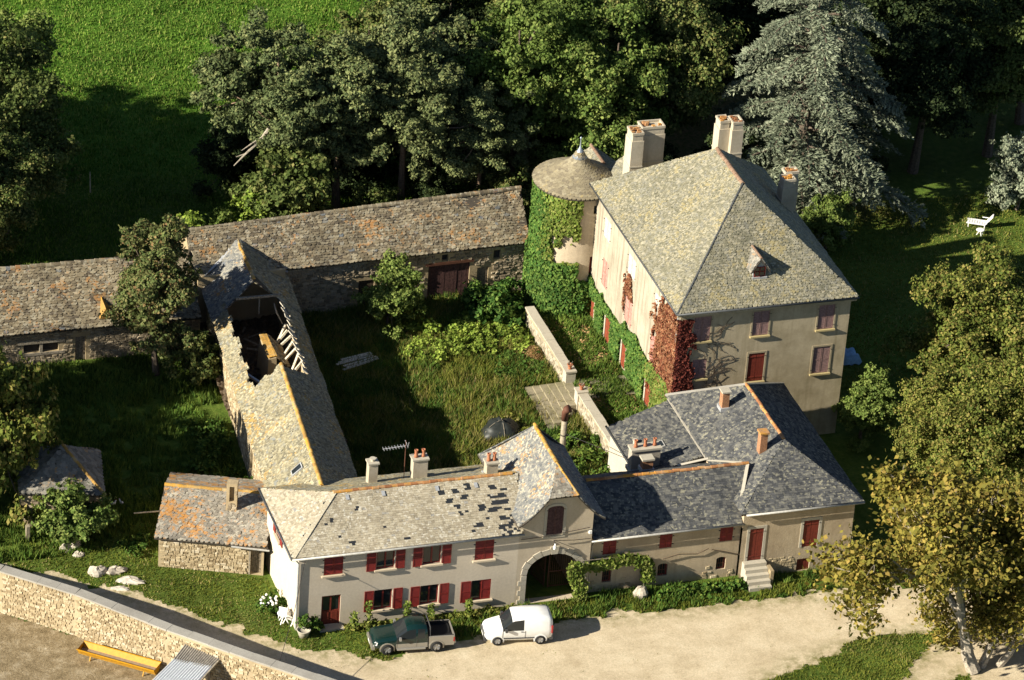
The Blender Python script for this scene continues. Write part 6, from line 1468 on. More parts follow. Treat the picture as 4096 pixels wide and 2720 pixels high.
mounds('bramble_patch', [(rr.uniform(-2.2, 1.2), rr.uniform(-18.5, -13.4), rr.uniform(.1, .6), rr.uniform(.4, .7)) for _ in range(42)], M['weed'], 'thick green weeds between the terrace wall and the gatehouse roof', 520, .15, 'weeds', 9)
mounds('bramble_patch', [(rr.uniform(-4.6, -2.6), rr.uniform(-12.5, -9.5), rr.uniform(.1, .4), rr.uniform(.3, .6)) for _ in range(16)], M['blade'], 'pale weeds in the courtyard beside the dark tank', 520, .15, 'weeds', 19)
mounds('terrace_bushes', [(rr.uniform(2.6, 4.9), rr.uniform(-11, 1.2), .6, rr.uniform(.2, .4)) for _ in range(30)], M['ivy_lime'], 'low bushes along the terrace below the ivy wall', 520, .15, 'weeds', 10)
mounds('yard_bushes', [(rr.uniform(-24, -21.6), rr.uniform(-22, -5), .3, rr.uniform(.4, .9)) for _ in range(34)], M['weed'], 'weeds growing against the wall of the ruined wing', 420, .16, 'weeds', 11)
mounds('yard_bushes', [(rr.uniform(-30.8, -29.3), rr.uniform(-21.2, -18.5), .3, rr.uniform(.35, .6)) for _ in range(8)], M['weed'], 'leafy weeds at the corner of the stone shed', 520, .15, 'weeds', 13)
mounds('flower_border', [(x + rr.uniform(-.15, .15), -30.95 - rr.uniform(0, .25), .15, rr.uniform(.22, .42)) for x in np.linspace(-19.6, -8.9, 44)], M['leaf_linden'], 'narrow flower border along the farmhouse wall', 800, .12, 'plants', 14)
mounds('flower_border', [(x + rr.uniform(-.2, .2), -31.0 - rr.uniform(0, .7), .15, rr.uniform(.3, .55)) for x in np.linspace(-.2, 5.2, 26)], M['weed'], 'overgrown border along the stable house wall', 600, .15, 'plants', 15)
for i, (x, h_) in enumerate(((-18.4, 1.9), (-16.0, 1.5), (-12.2, 1.2), (-14.6, 1.1), (-19.3, 1.2))):
    P = np.c_[np.full(160, x) + RNG.normal(0, .1, 160), -31.0 + RNG.normal(0, .1, 160), RNG.uniform(.1, h_, 160)]; V, q = leaves(P, np.tile([0, -.6, .6], (160, 1)), .13, RNG, 1.3, .7)
    hk_ = thing('hollyhock', (x, -31.0, 0), ['tall hollyhock in front of the leftmost lower shutter', 'hollyhock between the two lower windows', 'hollyhock by the half-open shutter', 'short hollyhock in the middle of the border', 'hollyhock right of the farmhouse door'][i], 'plant'); mobj('foliage', leafmesh('foliage', V, q, M['ivy_lime']), hk_); MB().tube([(x, -31, 0), (x + .05, -31, h_)], .02, 4).build('stem', M['weed'], hk_)
# leaf heap, dead leaves
r = np.random.default_rng(55); a = r.uniform(0, 6.28, 3000); k = r.uniform(0, 1, 3000) ** .5; P = np.c_[.55 + 1.15 * k * np.cos(a), -2.3 + 1.2 * k * np.sin(a), .55 * (1 - k ** 2) + .04]
lf = thing('leaf_heap', (.55, -2.3, 0), 'heap of dry brown leaves against the terrace wall', 'leaf heap'); V, q = leaves(P, np.tile([0, 0, 1.], (3000, 1)), .14, r, 1.3, .5); mobj('dead_leaves', leafmesh('dead_leaves', V, q, M['litter']), lf); MB().lathe((.55, -2.3, 0), [(1.15, 0), (.9, .2), (.5, .4), (.1, .5)], 14).build('heap', M['debris'], lf)
P = np.c_[r.uniform(1.9, 5.3, 1500), r.uniform(-14, 1, 1500), np.full(1500, .74)]; V, q = leaves(P, np.tile([0, 0, 1.], (1500, 1)), .12, r, 1.3, .3); props(mobj('fallen_leaves', leafmesh('fallen_leaves', V, q, M['litter'])), kind='stuff')
# ================================================================== VEHICLES
def paint(name, col, metal=.0, rough=.22):
    t = NT(name, rough, .5); t.b.inputs['Coat Weight'].default_value = .6; t.b.inputs['Coat Roughness'].default_value = .08; t.b.inputs['Metallic'].default_value = metal
    return t.done(t.mix(1.0, col, t.ramp(t.noise(3, 4), [(.3, .93), (.7, 1.03)]), 'MULTIPLY'))
M['van_white'] = paint('van_white', (.80, .80, .78)); M['truck_green'] = paint('truck_green', (.004, .02, .018)); M['truck_silver'] = paint('truck_silver', (.34, .32, .28), .35, .35)
M['trim'] = plain('grey_plastic', (.06, .06, .062), .6); M['tyre'] = plain('tyre', (.02, .02, .02), .85); M['rim'] = plain('alloy', (.42, .42, .42), .35, .6)
M['bed_black'] = plain('bed_liner', (.012, .012, .014), .7); M['lamp_clear'] = paint('lamp_clear', (.65, .65, .62)); M['lamp_red'] = paint('lamp_red', (.35, .015, .015)); M['lamp_amber'] = paint('lamp_amber', (.55, .14, .03))
M['seat'] = plain('seat', (.12, .10, .09), .9); M['plate'] = plain('number_plate', (.7, .7, .66), .5)

def loft(st, sect):
    """st: stations front to back, sect(station) -> half ring of (y, z); returns vertex grid and quads keyed (station, ring)"""
    V, rings = [], []
    for s in st:
        h = sect(s); ring = [(s[0], y, z) for y, z in h] + [(s[0], -y, z) for y, z in h[::-1][1:]]
        rings.append((len(V), len(ring))); V += ring
    Q = {}
    for i in range(len(st) - 1):
        a, n = rings[i]; b, _ = rings[i + 1]
        for k in range(n - 1): Q[(i, k)] = (a + k, a + k + 1, b + k + 1, b + k)
    return V, Q, rings
def sub(V, quads, name, mat, parent, off=0.0, smooth=True):
    idx = sorted({i for q in quads for i in q}); mp = {i: j for j, i in enumerate(idx)}
    m = MB(); m.v = [V[i] for i in idx]; m.f = [tuple(mp[i] for i in q) for q in quads]
    return m.build(name, mat, parent, True, smooth)
def wheel(parent, x, y, R, w, rimr=.62):
    s = 1 if y > 0 else -1; n = 20; m = MB(); prof = [(rimr * R, -w / 2), (.93 * R, -w / 2), (R, -w * .32), (R, w * .32), (.93 * R, w / 2), (rimr * R, w / 2)]
    for r_, t_ in prof:
        for k in range(n): a = 2 * math.pi * k / n; m.v.append((r_ * math.cos(a), t_ * s, r_ * math.sin(a)))
    for i in range(len(prof) - 1):
        for k in range(n): a, b = i * n + k, i * n + (k + 1) % n; m.f.append((a, b, b + n, a + n))
    wh = m.build('wheel', M['tyre'], parent, True, True); wh.location = (x, y, R)
    q = MB(); rr_ = rimr * R; v = [(0, w * .36 * s, 0)]; 
    for k in range(n): a = 2 * math.pi * k / n; v.append((rr_ * math.cos(a), w * (.46 if k % 4 < 2 else .3) * s, rr_ * math.sin(a)))
    q.add(v, [(0, 1 + k, 1 + (k + 1) % n) for k in range(n)]); o = q.build('rim', M['rim'], wh, True)
    q = MB(); v = [(0, w * .28 * s, 0)]
    for k in range(n): a = 2 * math.pi * k / n; v.append((rr_ * math.cos(a), w * .28 * s, rr_ * math.sin(a)))
    q.add(v, [(0, 1 + k, 1 + (k + 1) % n) for k in range(n)]); q.build('brake_disc', M['trim'], wh, True)
def arch(parent, x, y, R, mat, z0=.0):
    s = 1 if y > 0 else -1; m = MB(); n = 14; v = []
    for r_, d in ((R + .02, 0), (R + .1, 0.0), (R + .1, -.05), ):
        for k in range(n + 1): a = math.pi * (-.08 + 1.16 * k / n); v.append((x + r_ * math.cos(a), y + d * s, R + r_ * math.sin(a)))
    f = [(i * (n + 1) + k, i * (n + 1) + k + 1, (i + 1) * (n + 1) + k + 1, (i + 1) * (n + 1) + k) for i in range(2) for k in range(n)]
    m.add(v, f).build('wheel_arch', mat, parent, True)
    q = MB(); v = [(x, y - .012 * s, R)] + [(x + (R + .03) * math.cos(2 * math.pi * k / 20), y - .012 * s, max(.28, R + (R + .03) * math.sin(2 * math.pi * k / 20))) for k in range(20)]
    q.add(v, [(0, 1 + k, 1 + (k + 1) % 20) for k in range(20)]); q.build('wheel_well', M['bed_black'], parent, True)

# ---- white van
van = thing('van', (-10.07, -33.72, .03), 'white panel van parked on the gravel in front of the gate', 'van', None, math.atan2(.36, -2.55))
#        x     zb   zt    w    belt  roofw
VS = [(2.00, .38, .60, .60, .55, .5), (1.93, .30, .74, .74, .66, .64), (1.75, .27, .86, .80, .76, .70), (1.45, .26, .96, .825, .86, .72), (1.08, .26, 1.06, .83, .95, .74), (.98, .26, 1.10, .83, .97, .73), (.42, .26, 1.70, .83, 1.0, .66), (.30, .26, 1.76, .83, 1.0, .66),
      (-.28, .26, 1.82, .83, 1.0, .67), (-.42, .26, 1.825, .83, 1.0, .67), (-1.2, .27, 1.83, .83, 1.0, .67), (-1.75, .3, 1.81, .82, 1.0, .66), (-1.93, .34, 1.72, .80, 1.0, .64), (-2.0, .4, 1.55, .76, 1.0, .6)]
def vsect(s):
    x, zb, zt, w, bl, rw_ = s
    return [(0, zb), (w * .86, zb), (w, zb + .14), (w * 1.0, min(bl, zt - .05)), (w - (w - rw_) * .55, max(bl + .02, zt - .14) if zt > 1.2 else zt - .03), (rw_, zt - .04 if zt > 1.2 else zt - .01), (rw_ * .6, zt), (0, zt + .012)]
V, Q, RG = loft(VS, vsect); nr = 15
screen = {(5, k) for k in (5, 6, 7, 8)} | set(); side = {(i, k) for i in (7,) for k in (3, 10)} | {(5, 3), (5, 10), (6, 3), (6, 10)}
screen |= {(5, 4), (5, 9)}
bodyq = [q for k, q in Q.items() if k not in screen and k not in side]
bodyq = [q for q in bodyq]
b_ = sub(V, bodyq, 'body', M['van_white'], van)
for nm, i in (('front_end', 0), ('rear_door', len(VS) - 1)):
    a, n = RG[i]; m = MB(); m.v = [V[a + k] for k in range(n)]; m.f = [tuple(range(n))]; m.build(nm, M['van_white'], van, True)
sub(V, [Q[k] for k in screen], 'windscreen', M['glass'], van)
for k in (3, 10): sub(V, [Q[(i, k)] for i in (5, 6, 7)], 'side_window', M['glass'], van)
MB().box(-.3, .9, -.55, .55, .5, 1.0).build('seats', M['seat'], van, True)
for y in (.845, -.845):
    s = 1 if y > 0 else -1
    for x in (1.27, -1.29): wheel(van, x, y - .06 * s, .30, .18); arch(van, x, y - .008 * s, .30, M['van_white'])
    MB().box(-.92, .92, min(y, y - .02 * s), max(y, y - .02 * s), .44, .52).build('side_moulding', M['trim'], van, True)
    for xx in (-.36, .985): MB().box(xx - .008, xx + .008, min(y - .014 * s, y), max(y - .014 * s, y), .5, .98).build('door_gap', M['trim'], van, True)
    MB().box(-.25, -.1, min(y, y + .02 * s), max(y, y + .02 * s), .9, .94).build('door_handle', M['trim'], van, True)
    m = MB(); m.box(.72, .86, min(y + .02 * s, y + .2 * s), max(y + .02 * s, y + .2 * s), 1.0, 1.18); m.build('mirror', M['trim'], van, True)
    MB().hexa([(1.86, y - .30 * s, .62), (1.9, y - .12 * s, .62), (1.66, y - .03 * s, .62), (1.62, y - .2 * s, .62), (1.82, y - .30 * s, .845), (1.84, y - .13 * s, .815), (1.63, y - .035 * s, .835), (1.6, y - .2 * s, .9)]).build('headlight', M['lamp_clear'], van, True)
    MB().box(-2.01, -1.93, min(y - .1 * s, y - .01 * s), max(y - .1 * s, y - .01 * s), .75, 1.25).build('tail_light', M['lamp_red'], van, True)
    q = MB(); q.add([(-.6, y - .012 * s, 1.05), (-1.7, y - .012 * s, 1.05), (-1.7, y - .06 * s, 1.5), (-.6, y - .06 * s, 1.5)], [(0, 1, 2, 3)])
MB().box(1.86, 2.05, -.74, .74, .26, .5).build('front_bumper', M['trim'], van, True); MB().box(-2.05, -1.82, -.79, .79, .28, .55).build('rear_bumper', M['trim'], van, True)
MB().box(2.052, 2.06, -.26, .26, .34, .45).build('number_plate', M['plate'], van, True); MB().box(1.955, 2.01, -.45, .45, .56, .64).build('grille', M['trim'], van, True)
MB().tube([(1.05, -.5, 1.1), (.82, .1, 1.3)], .012, 4).build('wiper', M['trim'], van, True)

# ---- green and silver pickup
pk = thing('pickup_truck', (-16.45, -33.28, .03), 'dark green and silver double-cab pickup parked by the farmhouse', 'pickup truck', None, math.atan2(.25, -2.9))
PSt = [(2.42, .45, .72, .62, .68, .5), (2.33, .38, .90, .78, .80, .66), (2.05, .36, .98, .83, .88, .72), (1.5, .36, 1.04, .845, .93, .74), (1.12, .36, 1.08, .85, .97, .75), (1.02, .36, 1.1, .85, .98, .74), (.42, .36, 1.62, .85, 1.0, .64), (.3, .36, 1.68, .85, 1.0, .63), (-.12, .36, 1.73, .85, 1.0, .64), (-.22, .36, 1.73, .85, 1.0, .64), (-.66, .36, 1.71, .85, 1.0, .64), (-.78, .36, 1.66, .85, 1.0, .63), (-.86, .36, 1.08, .85, 1.0, .75)]
V, Q, RG = loft(PSt, vsect)
screen = {(5, k) for k in (4, 5, 6, 7, 8, 9)}; side = {(i, k) for i in (5, 6, 7, 9) for k in (3, 10)}; rear = {(11, k) for k in (4, 5, 6, 7, 8, 9)}
low_q = [q for (i, k), q in Q.items() if k in (0, 1, 2, 11, 12, 13) and k not in (2, 11)]
grn = [q for (i, k), q in Q.items() if (i, k) not in screen | side | rear and k not in (0, 1, 12, 13)]
sub(V, grn, 'body', M['truck_green'], pk); sub(V, low_q, 'lower_body', M['truck_silver'], pk)
a, n = RG[0]; m = MB(); m.v = [V[a + k] for k in range(n)]; m.f = [tuple(range(n))]; m.build('front_end', M['truck_silver'], pk, True)
sub(V, [Q[k] for k in screen], 'windscreen', M['glass'], pk); sub(V, [Q[k] for k in rear], 'rear_window', M['glass'], pk)
for k in (3, 10): sub(V, [Q[(i, k)] for i in (5, 6, 7)], 'side_window', M['glass'], pk); sub(V, [Q[(9, k)]], 'side_window', M['glass'], pk)
MB().box(-.6, .6, -.6, .6, .6, 1.1).build('seats', M['seat'], pk, True)
for y in (.855, -.855):
    s = 1 if y > 0 else -1; y_ = lambda d: (min(y, y + d * s), max(y, y + d * s))
    MB().box(-2.42, -.9, *sorted((y, y - .09 * s)), .42, 1.06).build('bed_side', M['truck_silver'], pk, True)
    MB().box(-.84, 1.05, *sorted((y - .005 * s, y + .012 * s)), .38, .7).build('door_sill_panel', M['truck_silver'], pk, True)
    MB().box(-.7, 1.0, *sorted((y + .0 * s, y + .13 * s)), .33, .39).build('side_step', M['truck_silver'], pk, True)
    for xx in (1.0, -.17, -.82): MB().box(xx - .008, xx + .008, *sorted((y - .01 * s, y + .016 * s)), .45, 1.0).build('door_gap', M['trim'], pk, True)
    for x in (1.57, -1.37): wheel(pk, x, y - .04 * s, .36, .23); arch(pk, x, y + .02 * s, .36, M['truck_silver'])
    m = MB(); m.box(.78, .9, *sorted((y + .02 * s, y + .2 * s)), 1.02, 1.2); m.build('mirror', M['rim'], pk, True)
    MB().hexa([(2.36, y - .32 * s, .66), (2.36, y - .1 * s, .66), (2.2, y - .02 * s, .66), (2.2, y - .3 * s, .66), (2.33, y - .32 * s, .86), (2.32, y - .1 * s, .84), (2.15, y - .03 * s, .86), (2.15, y - .3 * s, .88)]).build('headlight', M['lamp_clear'], pk, True)
    MB().box(-2.45, -2.36, *sorted((y - .12 * s, y + .005 * s)), .66, .96).build('tail_light', M['lamp_red'], pk, True)
    MB().tube([(-.98, y - .12 * s, 1.06), (-.98, y - .22 * s, 1.6), (-.98, 0, 1.66)], .035, 6).build('roll_bar', M['trim'], pk, True)
MB().box(-2.4, -.88, -.76, .76, .5, .56).build('bed_floor', M['bed_black'], pk, True); MB().box(-2.38, -.9, .7, .765, .56, 1.075).box(-2.38, -.9, -.765, -.7, .56, 1.075).box(-.96, -.88, -.7, .7, .56, 1.08).build('bed_liner', M['bed_black'], pk, True)
MB().box(-2.45, -2.38, -.76, .76, .5, 1.06).build('tailgate', M['truck_silver'], pk, True); MB().box(-2.36, -1.0, -.68, .68, .9, .93).build('bed_cover', M['bed_black'], pk, True)
MB().box(2.3, 2.5, -.8, .8, .36, .58).build('front_bumper', M['truck_silver'], pk, True); MB().box(-2.56, -2.46, -.7, .7, .42, .54).build('rear_bumper', M['truck_silver'], pk, True); MB().box(2.4, 2.44, -.5, .5, .62, .76).build('grille', M['trim'], pk, True); MB().box(2.505, 2.515, -.26, .26, .42, .53).build('number_plate', M['plate'], pk, True)

# ================================================================== FARM THINGS
M['yellow'] = plain('yellow_paint', (.50, .25, .012), .5, 0, .12); M['corr_white'] = plain('galvanised_sheet', (.66, .68, .70), .4, .2, .06); M['corr_grey'] = plain('fibre_cement_sheet', (.33, .30, .26), .9, 0, .2); M['boulder'] = stonemat('boulder', [(0, (.42, .37, .30)), (1, (.56, .51, .43))])
tg = thing('feed_trough', (-33.65, -31.95, 0), 'yellow metal feed trough on legs below the boundary wall', 'trough', None, math.atan2(-3.0, 3.85)); L = 2.45
m = MB()
for s in (-1, 1): m.add([(-L, s * .48, .72), (L, s * .48, .72), (L, s * .24, .3), (-L, s * .24, .3), (-L, s * .45, .72), (L, s * .45, .72), (L, s * .22, .33), (-L, s * .22, .33)], [(0, 1, 2, 3), (4, 5, 6, 7), (0, 1, 5, 4)])
for s in (-1, 1): m.add([(s * L, -.48, .72), (s * L, .48, .72), (s * L, .24, .3), (s * L, -.24, .3)], [(0, 1, 2, 3)])
m.box(-L, L, -.24, .24, .29, .31).build('trough_body', M['yellow'], tg, True)
for s in (-1, 1): MB().beam((-L - .02, s * .49, .72), (L + .02, s * .49, .72), .05).build('rim_bar', M['yellow'], tg, True)
MB().box(-L + .03, L - .03, -.3, .3, .40, .42).build('trough_floor', plain('dusty_metal', (.30, .22, .15), .8), tg, True)
for x in (-1.7, 1.7):
    for s in (-1, 1): MB().beam((x, s * .2, .3), (x, s * .36, .0), .06).build('leg', M['yellow'], tg, True)
lt = thing('lean_to', (-29.8, -35, 0), 'corrugated lean-to roof against the boundary wall', 'shelter')
def corr(name, a, b, c, d, mat, parent, n=40, amp=.035):
    a, b, c, d = map(Vector, (a, b, c, d)); m = MB()
    for i in range(n + 1):
        t = i / n; h = Vector((0, 0, amp * (1 if i % 2 else -1))); m.v += [tuple(a.lerp(b, t) + h), tuple(d.lerp(c, t) + h), tuple(a.lerp(b, t) + h - Vector((0, 0, .02))), tuple(d.lerp(c, t) + h - Vector((0, 0, .02)))]
    for i in range(n): k = 4 * i; m.f += [(k, k + 4, k + 5, k + 1), (k + 2, k + 3, k + 7, k + 6), (k + 1, k + 5, k + 7, k + 3)]
    return m.build(name, mat, parent)
corr('roof_sheet', (-30.1, -33.7, 2.42), (-27.95, -35.0, 2.42), (-29.25, -35.98, 2.0), (-31.2, -34.82, 2.0), M['corr_grey'], lt, 34)
corr('roof_sheet', (-31.1, -34.72, 2.05), (-29.1, -35.9, 2.05), (-31.4, -38.0, 1.4), (-33.6, -36.8, 1.4), M['corr_white'], lt, 30)
for p in ((-29.3, -36.0, 1.85), (-31.3, -37.9, 1.35), (-33.4, -36.7, 1.35)): MB().beam((p[0], p[1], 0), p, .1).build('post', M['wood_grey'], lt)
MB().beam((-28.0, -34.95, 2.3), (-31.3, -37.95, 1.33), .09).build('beam', M['wood_grey'], lt)
def rock(x, y, sx, sy, sz, seed, label, rot=0.0, z=0.0):
    r = np.random.default_rng(seed); n, k = 9, 14; m = MB()
    for i in range(n):
        ph = math.pi * i / (n - 1)
        for j in range(k):
            a = 2 * math.pi * j / k; q = 1 + .18 * math.sin(3 * a + seed) * math.sin(ph * 2) + .1 * r.normal(); d = Vector((math.sin(ph) * math.cos(a) * sx * q, math.sin(ph) * math.sin(a) * sy * q, math.cos(ph) * sz * q)); d.rotate(Matrix.Rotation(rot, 3, 'Z')); m.v.append((x + d.x, y + d.y, z + d.z))
    for i in range(n - 1):
        for j in range(k): m.f.append((i * k + j, i * k + (j + 1) % k, (i + 1) * k + (j + 1) % k, (i + 1) * k + j))
    return props(m.build('boulder', M['boulder'], smooth=False), label, 'boulder', 'boulders on the rough lawn')
for x, y, a, b, c, l, ro in ((-32.8, -22.1, .62, .5, .4, 'rounded grey boulder nearest the lane wall', .2), (-31.7, -22.2, .7, .42, .3, 'flat boulder right of the rounded one', .1), (-31.1, -23.4, .85, .4, .22, 'long low boulder nearest the gravel', -.4), (-31.85, -24.1, .6, .25, .12, 'thin stone slab flush with the grass by the gravel', -.3), (-33.8, -19.0, .75, .55, .5, 'jagged boulder at the foot of the hut bush', .7), (-33.5, -20.0, .35, .3, .2, 'small boulder below the jagged one', 0), (-1.35, -31.0, .5, .4, .65, 'squared stone block standing in front of the stable house', .2)): rock(x, y, a, b, c, int(abs(x * 10)), l, ro)
# hens
for x, y, a, lab in ((-30.3, -15.05, .4, 'white hen nearer the hut'), (-29.8, -15.0, 2.0, 'white hen nearer the shed')):
    h_ = thing('hen', (x, y, 0), lab, 'hen', 'white hens in the shaded yard', a); m = MB(); V = []
    secs = [(-.2, .24, .02), (-.16, .25, .06), (-.08, .2, .1), (.02, .18, .105), (.1, .2, .08), (.14, .27, .05), (.17, .34, .04), (.21, .35, .03), (.25, .345, .006)]
    m.tube([(a_, 0, b_) for a_, b_, _ in secs], [c_ for _, _, c_ in secs], 8); m.build('body', M['white'], h_, True, True)
    for s in (-1, 1): MB().tube([(.0, s * .04, .1), (.01, s * .045, 0)], .01, 4).build('leg', M['yellow'], h_, True)
    MB().box(.17, .23, -.008, .008, .36, .41).build('comb', M['lamp_red'], h_, True)
rl = MB().tube([(-29.6, -17.6, 1.0), (-27.9, -17.75, 1.05)], .045, 6).build('rail', M['wood_pale']); props(rl, 'pale wooden rail jutting from the shed wall', 'rail')
ps = MB().beam((-36.2, -17.9, 0), (-36.2, -17.9, 1.1), .28, .22).build('stone_post', M['stone_pale']); props(ps, 'weathered stone post at the hut corner', 'post')
ps = MB().tube([(-23.2, 25.2, 0), (-23.25, 25.2, 1.6)], [.05, .04], 6).build('fence_post', M['wood_pale']); props(ps, 'thin wooden post standing alone on the shaded lawn', 'post')
# garden furniture by the farmhouse corner
def chair(name, x, y, rz, label, tilt=0.0, z=0.0):
    c = thing(name, (x, y, z), label, 'chair', None, rz); c.rotation_euler = (tilt, 0, rz)
    m = MB(); m.box(-.24, .24, -.24, .22, .40, .44); m.build('seat', M['white'], c, True)
    for i in range(5): MB().hexa([(-.23 + i * .095, .2, .44), (-.15 + i * .095, .2, .44), (-.15 + i * .095, .23, .44), (-.23 + i * .095, .23, .44), (-.23 + i * .095, .33, .86), (-.15 + i * .095, .33, .86), (-.15 + i * .095, .36, .86), (-.23 + i * .095, .36, .86)]).build('back_slat', M['white'], c, True)
    MB().box(-.25, .25, .32, .38, .86, .92).build('back_rail', M['white'], c, True)
    for sx in (-1, 1):
        MB().box(sx * .27 - .03, sx * .27 + .03, -.24, .3, .62, .65).build('armrest', M['white'], c, True)
        for yy in (-.22, .22): MB().beam((sx * .25, yy, .62 if yy < 0 else .44), (sx * .28, yy * 1.15, 0), .05).build('leg', M['white'], c, True)
    return c
chair('garden_chair', -23.0, -28.95, 2.6, 'white plastic garden chair nearest the hydrangea'); chair('garden_chair', -22.98, -29.6, 1.2, 'white plastic garden chair tipped against the farmhouse corner', .35, .05)
tb = thing('garden_table', (-23.15, -29.45, 0), 'white plastic garden table folded between two chairs', 'table'); MB().lathe((-23.15, -29.45, .62), [(.4, 0), (.42, .02), (.4, .04)], 18).build('tabletop', M['white'], tb)
for a in range(4): MB().beam((-23.15, -29.45, .6), (-23.15 + .34 * math.cos(a * 1.57 + .7), -29.45 + .34 * math.sin(a * 1.57 + .7), 0), .05).build('leg', M['white'], tb)
hy = thing('hydrangea', (-23.6, -28.2, 0), 'hydrangea bush with white flower heads beside the farmhouse wall', 'bush'); r = np.random.default_rng(66); V, q = crown([(np.array((-23.6 + r.normal(0, .3), -28.1 + r.normal(0, .5), .35 + r.uniform(0, .3))), r.uniform(.3, .5)) for _ in range(12)], 900, .13, r); mobj('foliage', leafmesh('foliage', V, q, M['weed']), hy)
for i in range(22): a = r.uniform(0, 6.28); x, y, z = -23.75 + .6 * math.cos(a) * r.uniform(.3, 1), -28.3 + .75 * math.sin(a) * r.uniform(.3, 1), r.uniform(.62, 1.0); MB().lathe((x, y, z), [(.02, -.08), (.08, -.03), (.085, .03), (.04, .08)], 7).build('flower_head', M['white'], hy, smooth=True)
pt = thing('planter', (-22.4, -31.15, 0), 'round stone planter with a leafy plant at the farmhouse corner', 'planter'); MB().lathe((-22.4, -31.15, 0), [(.26, 0), (.34, .3), (.42, .48), (.44, .52), (.38, .52), (.34, .42), (.0, .42)], 16).build('pot', M['lime'], pt, smooth=True)
V, q = crown([(np.array((-22.35 + r.normal(0, .15), -31.05 + r.normal(0, .15), .6 + r.uniform(0, .5))), r.uniform(.2, .35)) for _ in range(8)], 900, .12, r); mobj('foliage', leafmesh('foliage', V, q, M['weed']), pt)
mounds('corner_shrub', [(-21.7 + rr.gauss(0, .2), -30.8 + rr.gauss(0, .12), rr.uniform(.2, .9), rr.uniform(.2, .36)) for _ in range(14)], M['weed'], 'leafy shrub between the planter and the farmhouse door', 800, .13, 'bush', 23)
# courtyard things
fl_ = thing('flue_pipe', (-2.3, -17.7, 0), 'tall rusty-topped flue pipe rising behind the gatehouse', 'pipe')
MB().tube([(-2.3, -17.7, 0), (-2.3, -17.7, 4.75)], .19, 14).build('pipe', plain('flue_metal', (.34, .29, .21), .7, .2, .2), fl_, smooth=True)
MB().tube([(-2.3, -17.7, 4.6), (-2.3, -17.7, 5.15), (-2.25, -17.75, 5.35), (-2.1, -17.85, 5.5)], [.215, .22, .25, .27], 14).build('cowl', M['rust'], fl_, smooth=True)
for z in (3.5,): MB().lathe((-2.3, -17.7, z), [(.2, 0), (.21, .02), (.21, .05), (.2, .07)], 14).build('collar', M['iron'], fl_)
props(MB().tube([(-2.2, -17.75, 3.6), (-.9, -20.0, 3.9), (.3, -22.3, 4.25)], .02, 4).build('stay_wire', M['iron']), 'dark stay wire from the flue pipe to the annex roof', 'wire')
tk = thing('covered_pile', (-4.3, -11.6, 0), 'rounded pile under dark plastic sheeting beside the gatehouse roof', 'covered pile'); m = MB(); n, k = 10, 22; r = np.random.default_rng(8)
for i in range(n):
    ph = math.pi / 2 * i / (n - 1)
    for j in range(k): a = 2 * math.pi * j / k; q = 1 + .05 * r.normal() + .06 * math.sin(4 * a); m.v.append((-4.3 + 1.35 * math.cos(a) * math.cos(ph) * q, -11.6 + 1.1 * math.sin(a) * math.cos(ph) * q, 1.15 * math.sin(ph) * q))
for i in range(n - 1):
    for j in range(k): m.f.append((i * k + j, i * k + (j + 1) % k, (i + 1) * k + (j + 1) % k, (i + 1) * k + j))
m.build('sheeting', plain('black_sheeting', (.022, .026, .024), .45), tk, smooth=True)
for a in (.3, 1.5): MB().tube([(-4.3 + 1.38 * math.cos(a) * math.cos(t_), -11.6 + 1.13 * math.sin(a) * math.cos(t_), 1.2 * math.sin(t_)) for t_ in np.linspace(.05, 3.09, 12)], .018, 4).build('tie_rope', M['wood_grey'], tk)
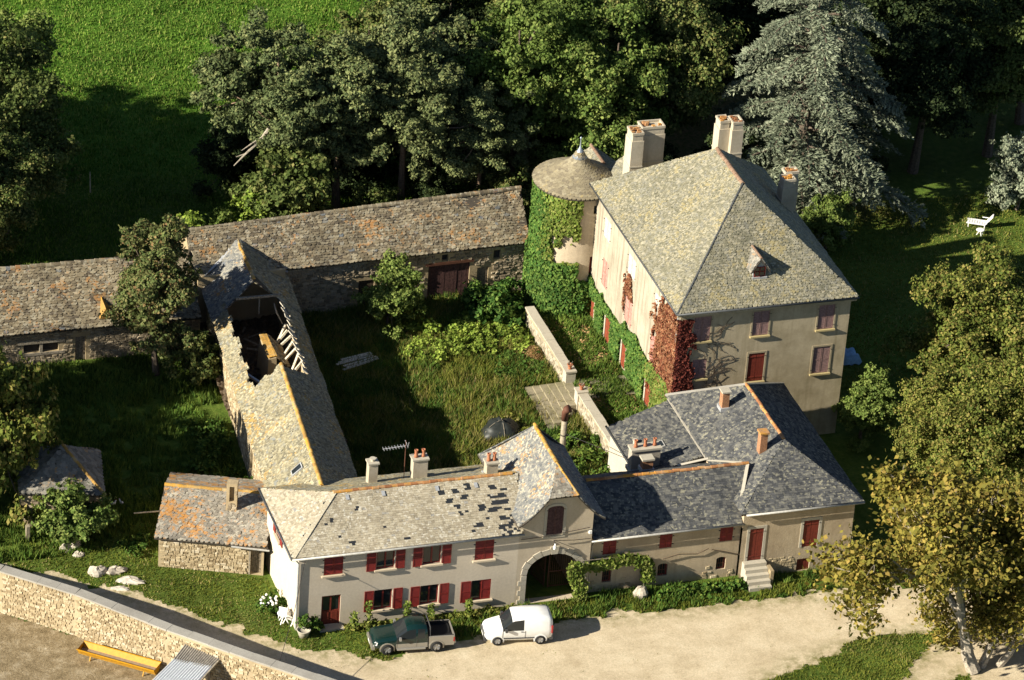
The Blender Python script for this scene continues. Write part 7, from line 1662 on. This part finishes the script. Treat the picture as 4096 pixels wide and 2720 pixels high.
for i in range(6):
    a = .25 + rr.gauss(0, .06); x, y = -11.1 + rr.gauss(0, .2), -1.9 + i * .2; L = rr.uniform(1.0, 1.7); d = Vector((math.cos(a), math.sin(a), 0)) * L
    props(MB().beam(Vector((x, y, .35 + .02 * i)) - d, Vector((x, y, .38 + .02 * i)) + d, .17, .05).build('plank', M['wood_pale']), 'old plank lying in the shaded courtyard grass', 'plank', 'old planks lying in the courtyard')
# lawn chair, tarpaulin
lc = thing('sun_lounger', (37.7, 9.3, 0), 'white plastic sun lounger with raised back on the right lawn', 'sun lounger', None, -.5)
for i in range(7): MB().box(-.95 + i * .18, -.80 + i * .18, -.3, .3, .33, .37).build('slat', M['white'], lc, True)
for s in (-1, 1): MB().box(-1.0, .35, s * .32 - .03, s * .32 + .03, .3, .38).build('side_rail', M['white'], lc, True); MB().box(.05, .5, s * .36 - .03, s * .36 + .03, .58, .62).build('armrest', M['white'], lc, True)
for x in (-.85, .3):
    for s in (-1, 1): MB().beam((x, s * .3, .33), (x, s * .3, 0), .06).build('leg', M['white'], lc, True)
MB().hexa([(.33, -.3, .34), (.38, -.3, .34), (.38, .3, .34), (.33, .3, .34), (.78, -.28, 1.0), (.83, -.28, 1.0), (.83, .28, 1.0), (.78, .28, 1.0)]).build('backrest', M['white'], lc, True)
st_ = thing('footstool', (37.2, 8.2, 0), 'white plastic stool beside the sun lounger, half hidden by the linden', 'stool'); MB().lathe((37.2, 8.2, .36), [(.28, 0), (.3, .02), (.28, .05)], 16).build('seat', M['white'], st_)
for a in range(4): MB().beam((37.2, 8.2, .36), (37.2 + .25 * math.cos(a * 1.57), 8.2 + .25 * math.sin(a * 1.57), 0), .05).build('leg', M['white'], st_)
tp = thing('tarpaulin', (21.8, -6.6, 0), 'pale blue tarpaulin over a low table in the manor shadow', 'tarpaulin'); m = MB(); r = np.random.default_rng(2)
for i in range(8):
    for j in range(8): m.v.append((20.9 + i * .18, -7.4 + j * .23, .55 + .06 * r.normal() - (.5 if i in (0, 7) or j in (0, 7) else 0)))
for i in range(7):
    for j in range(7): a = i * 8 + j; m.f.append((a, a + 8, a + 9, a + 1))
m.build('sheet', plain('blue_tarp', (.30, .50, .72), .5), tp, smooth=True)
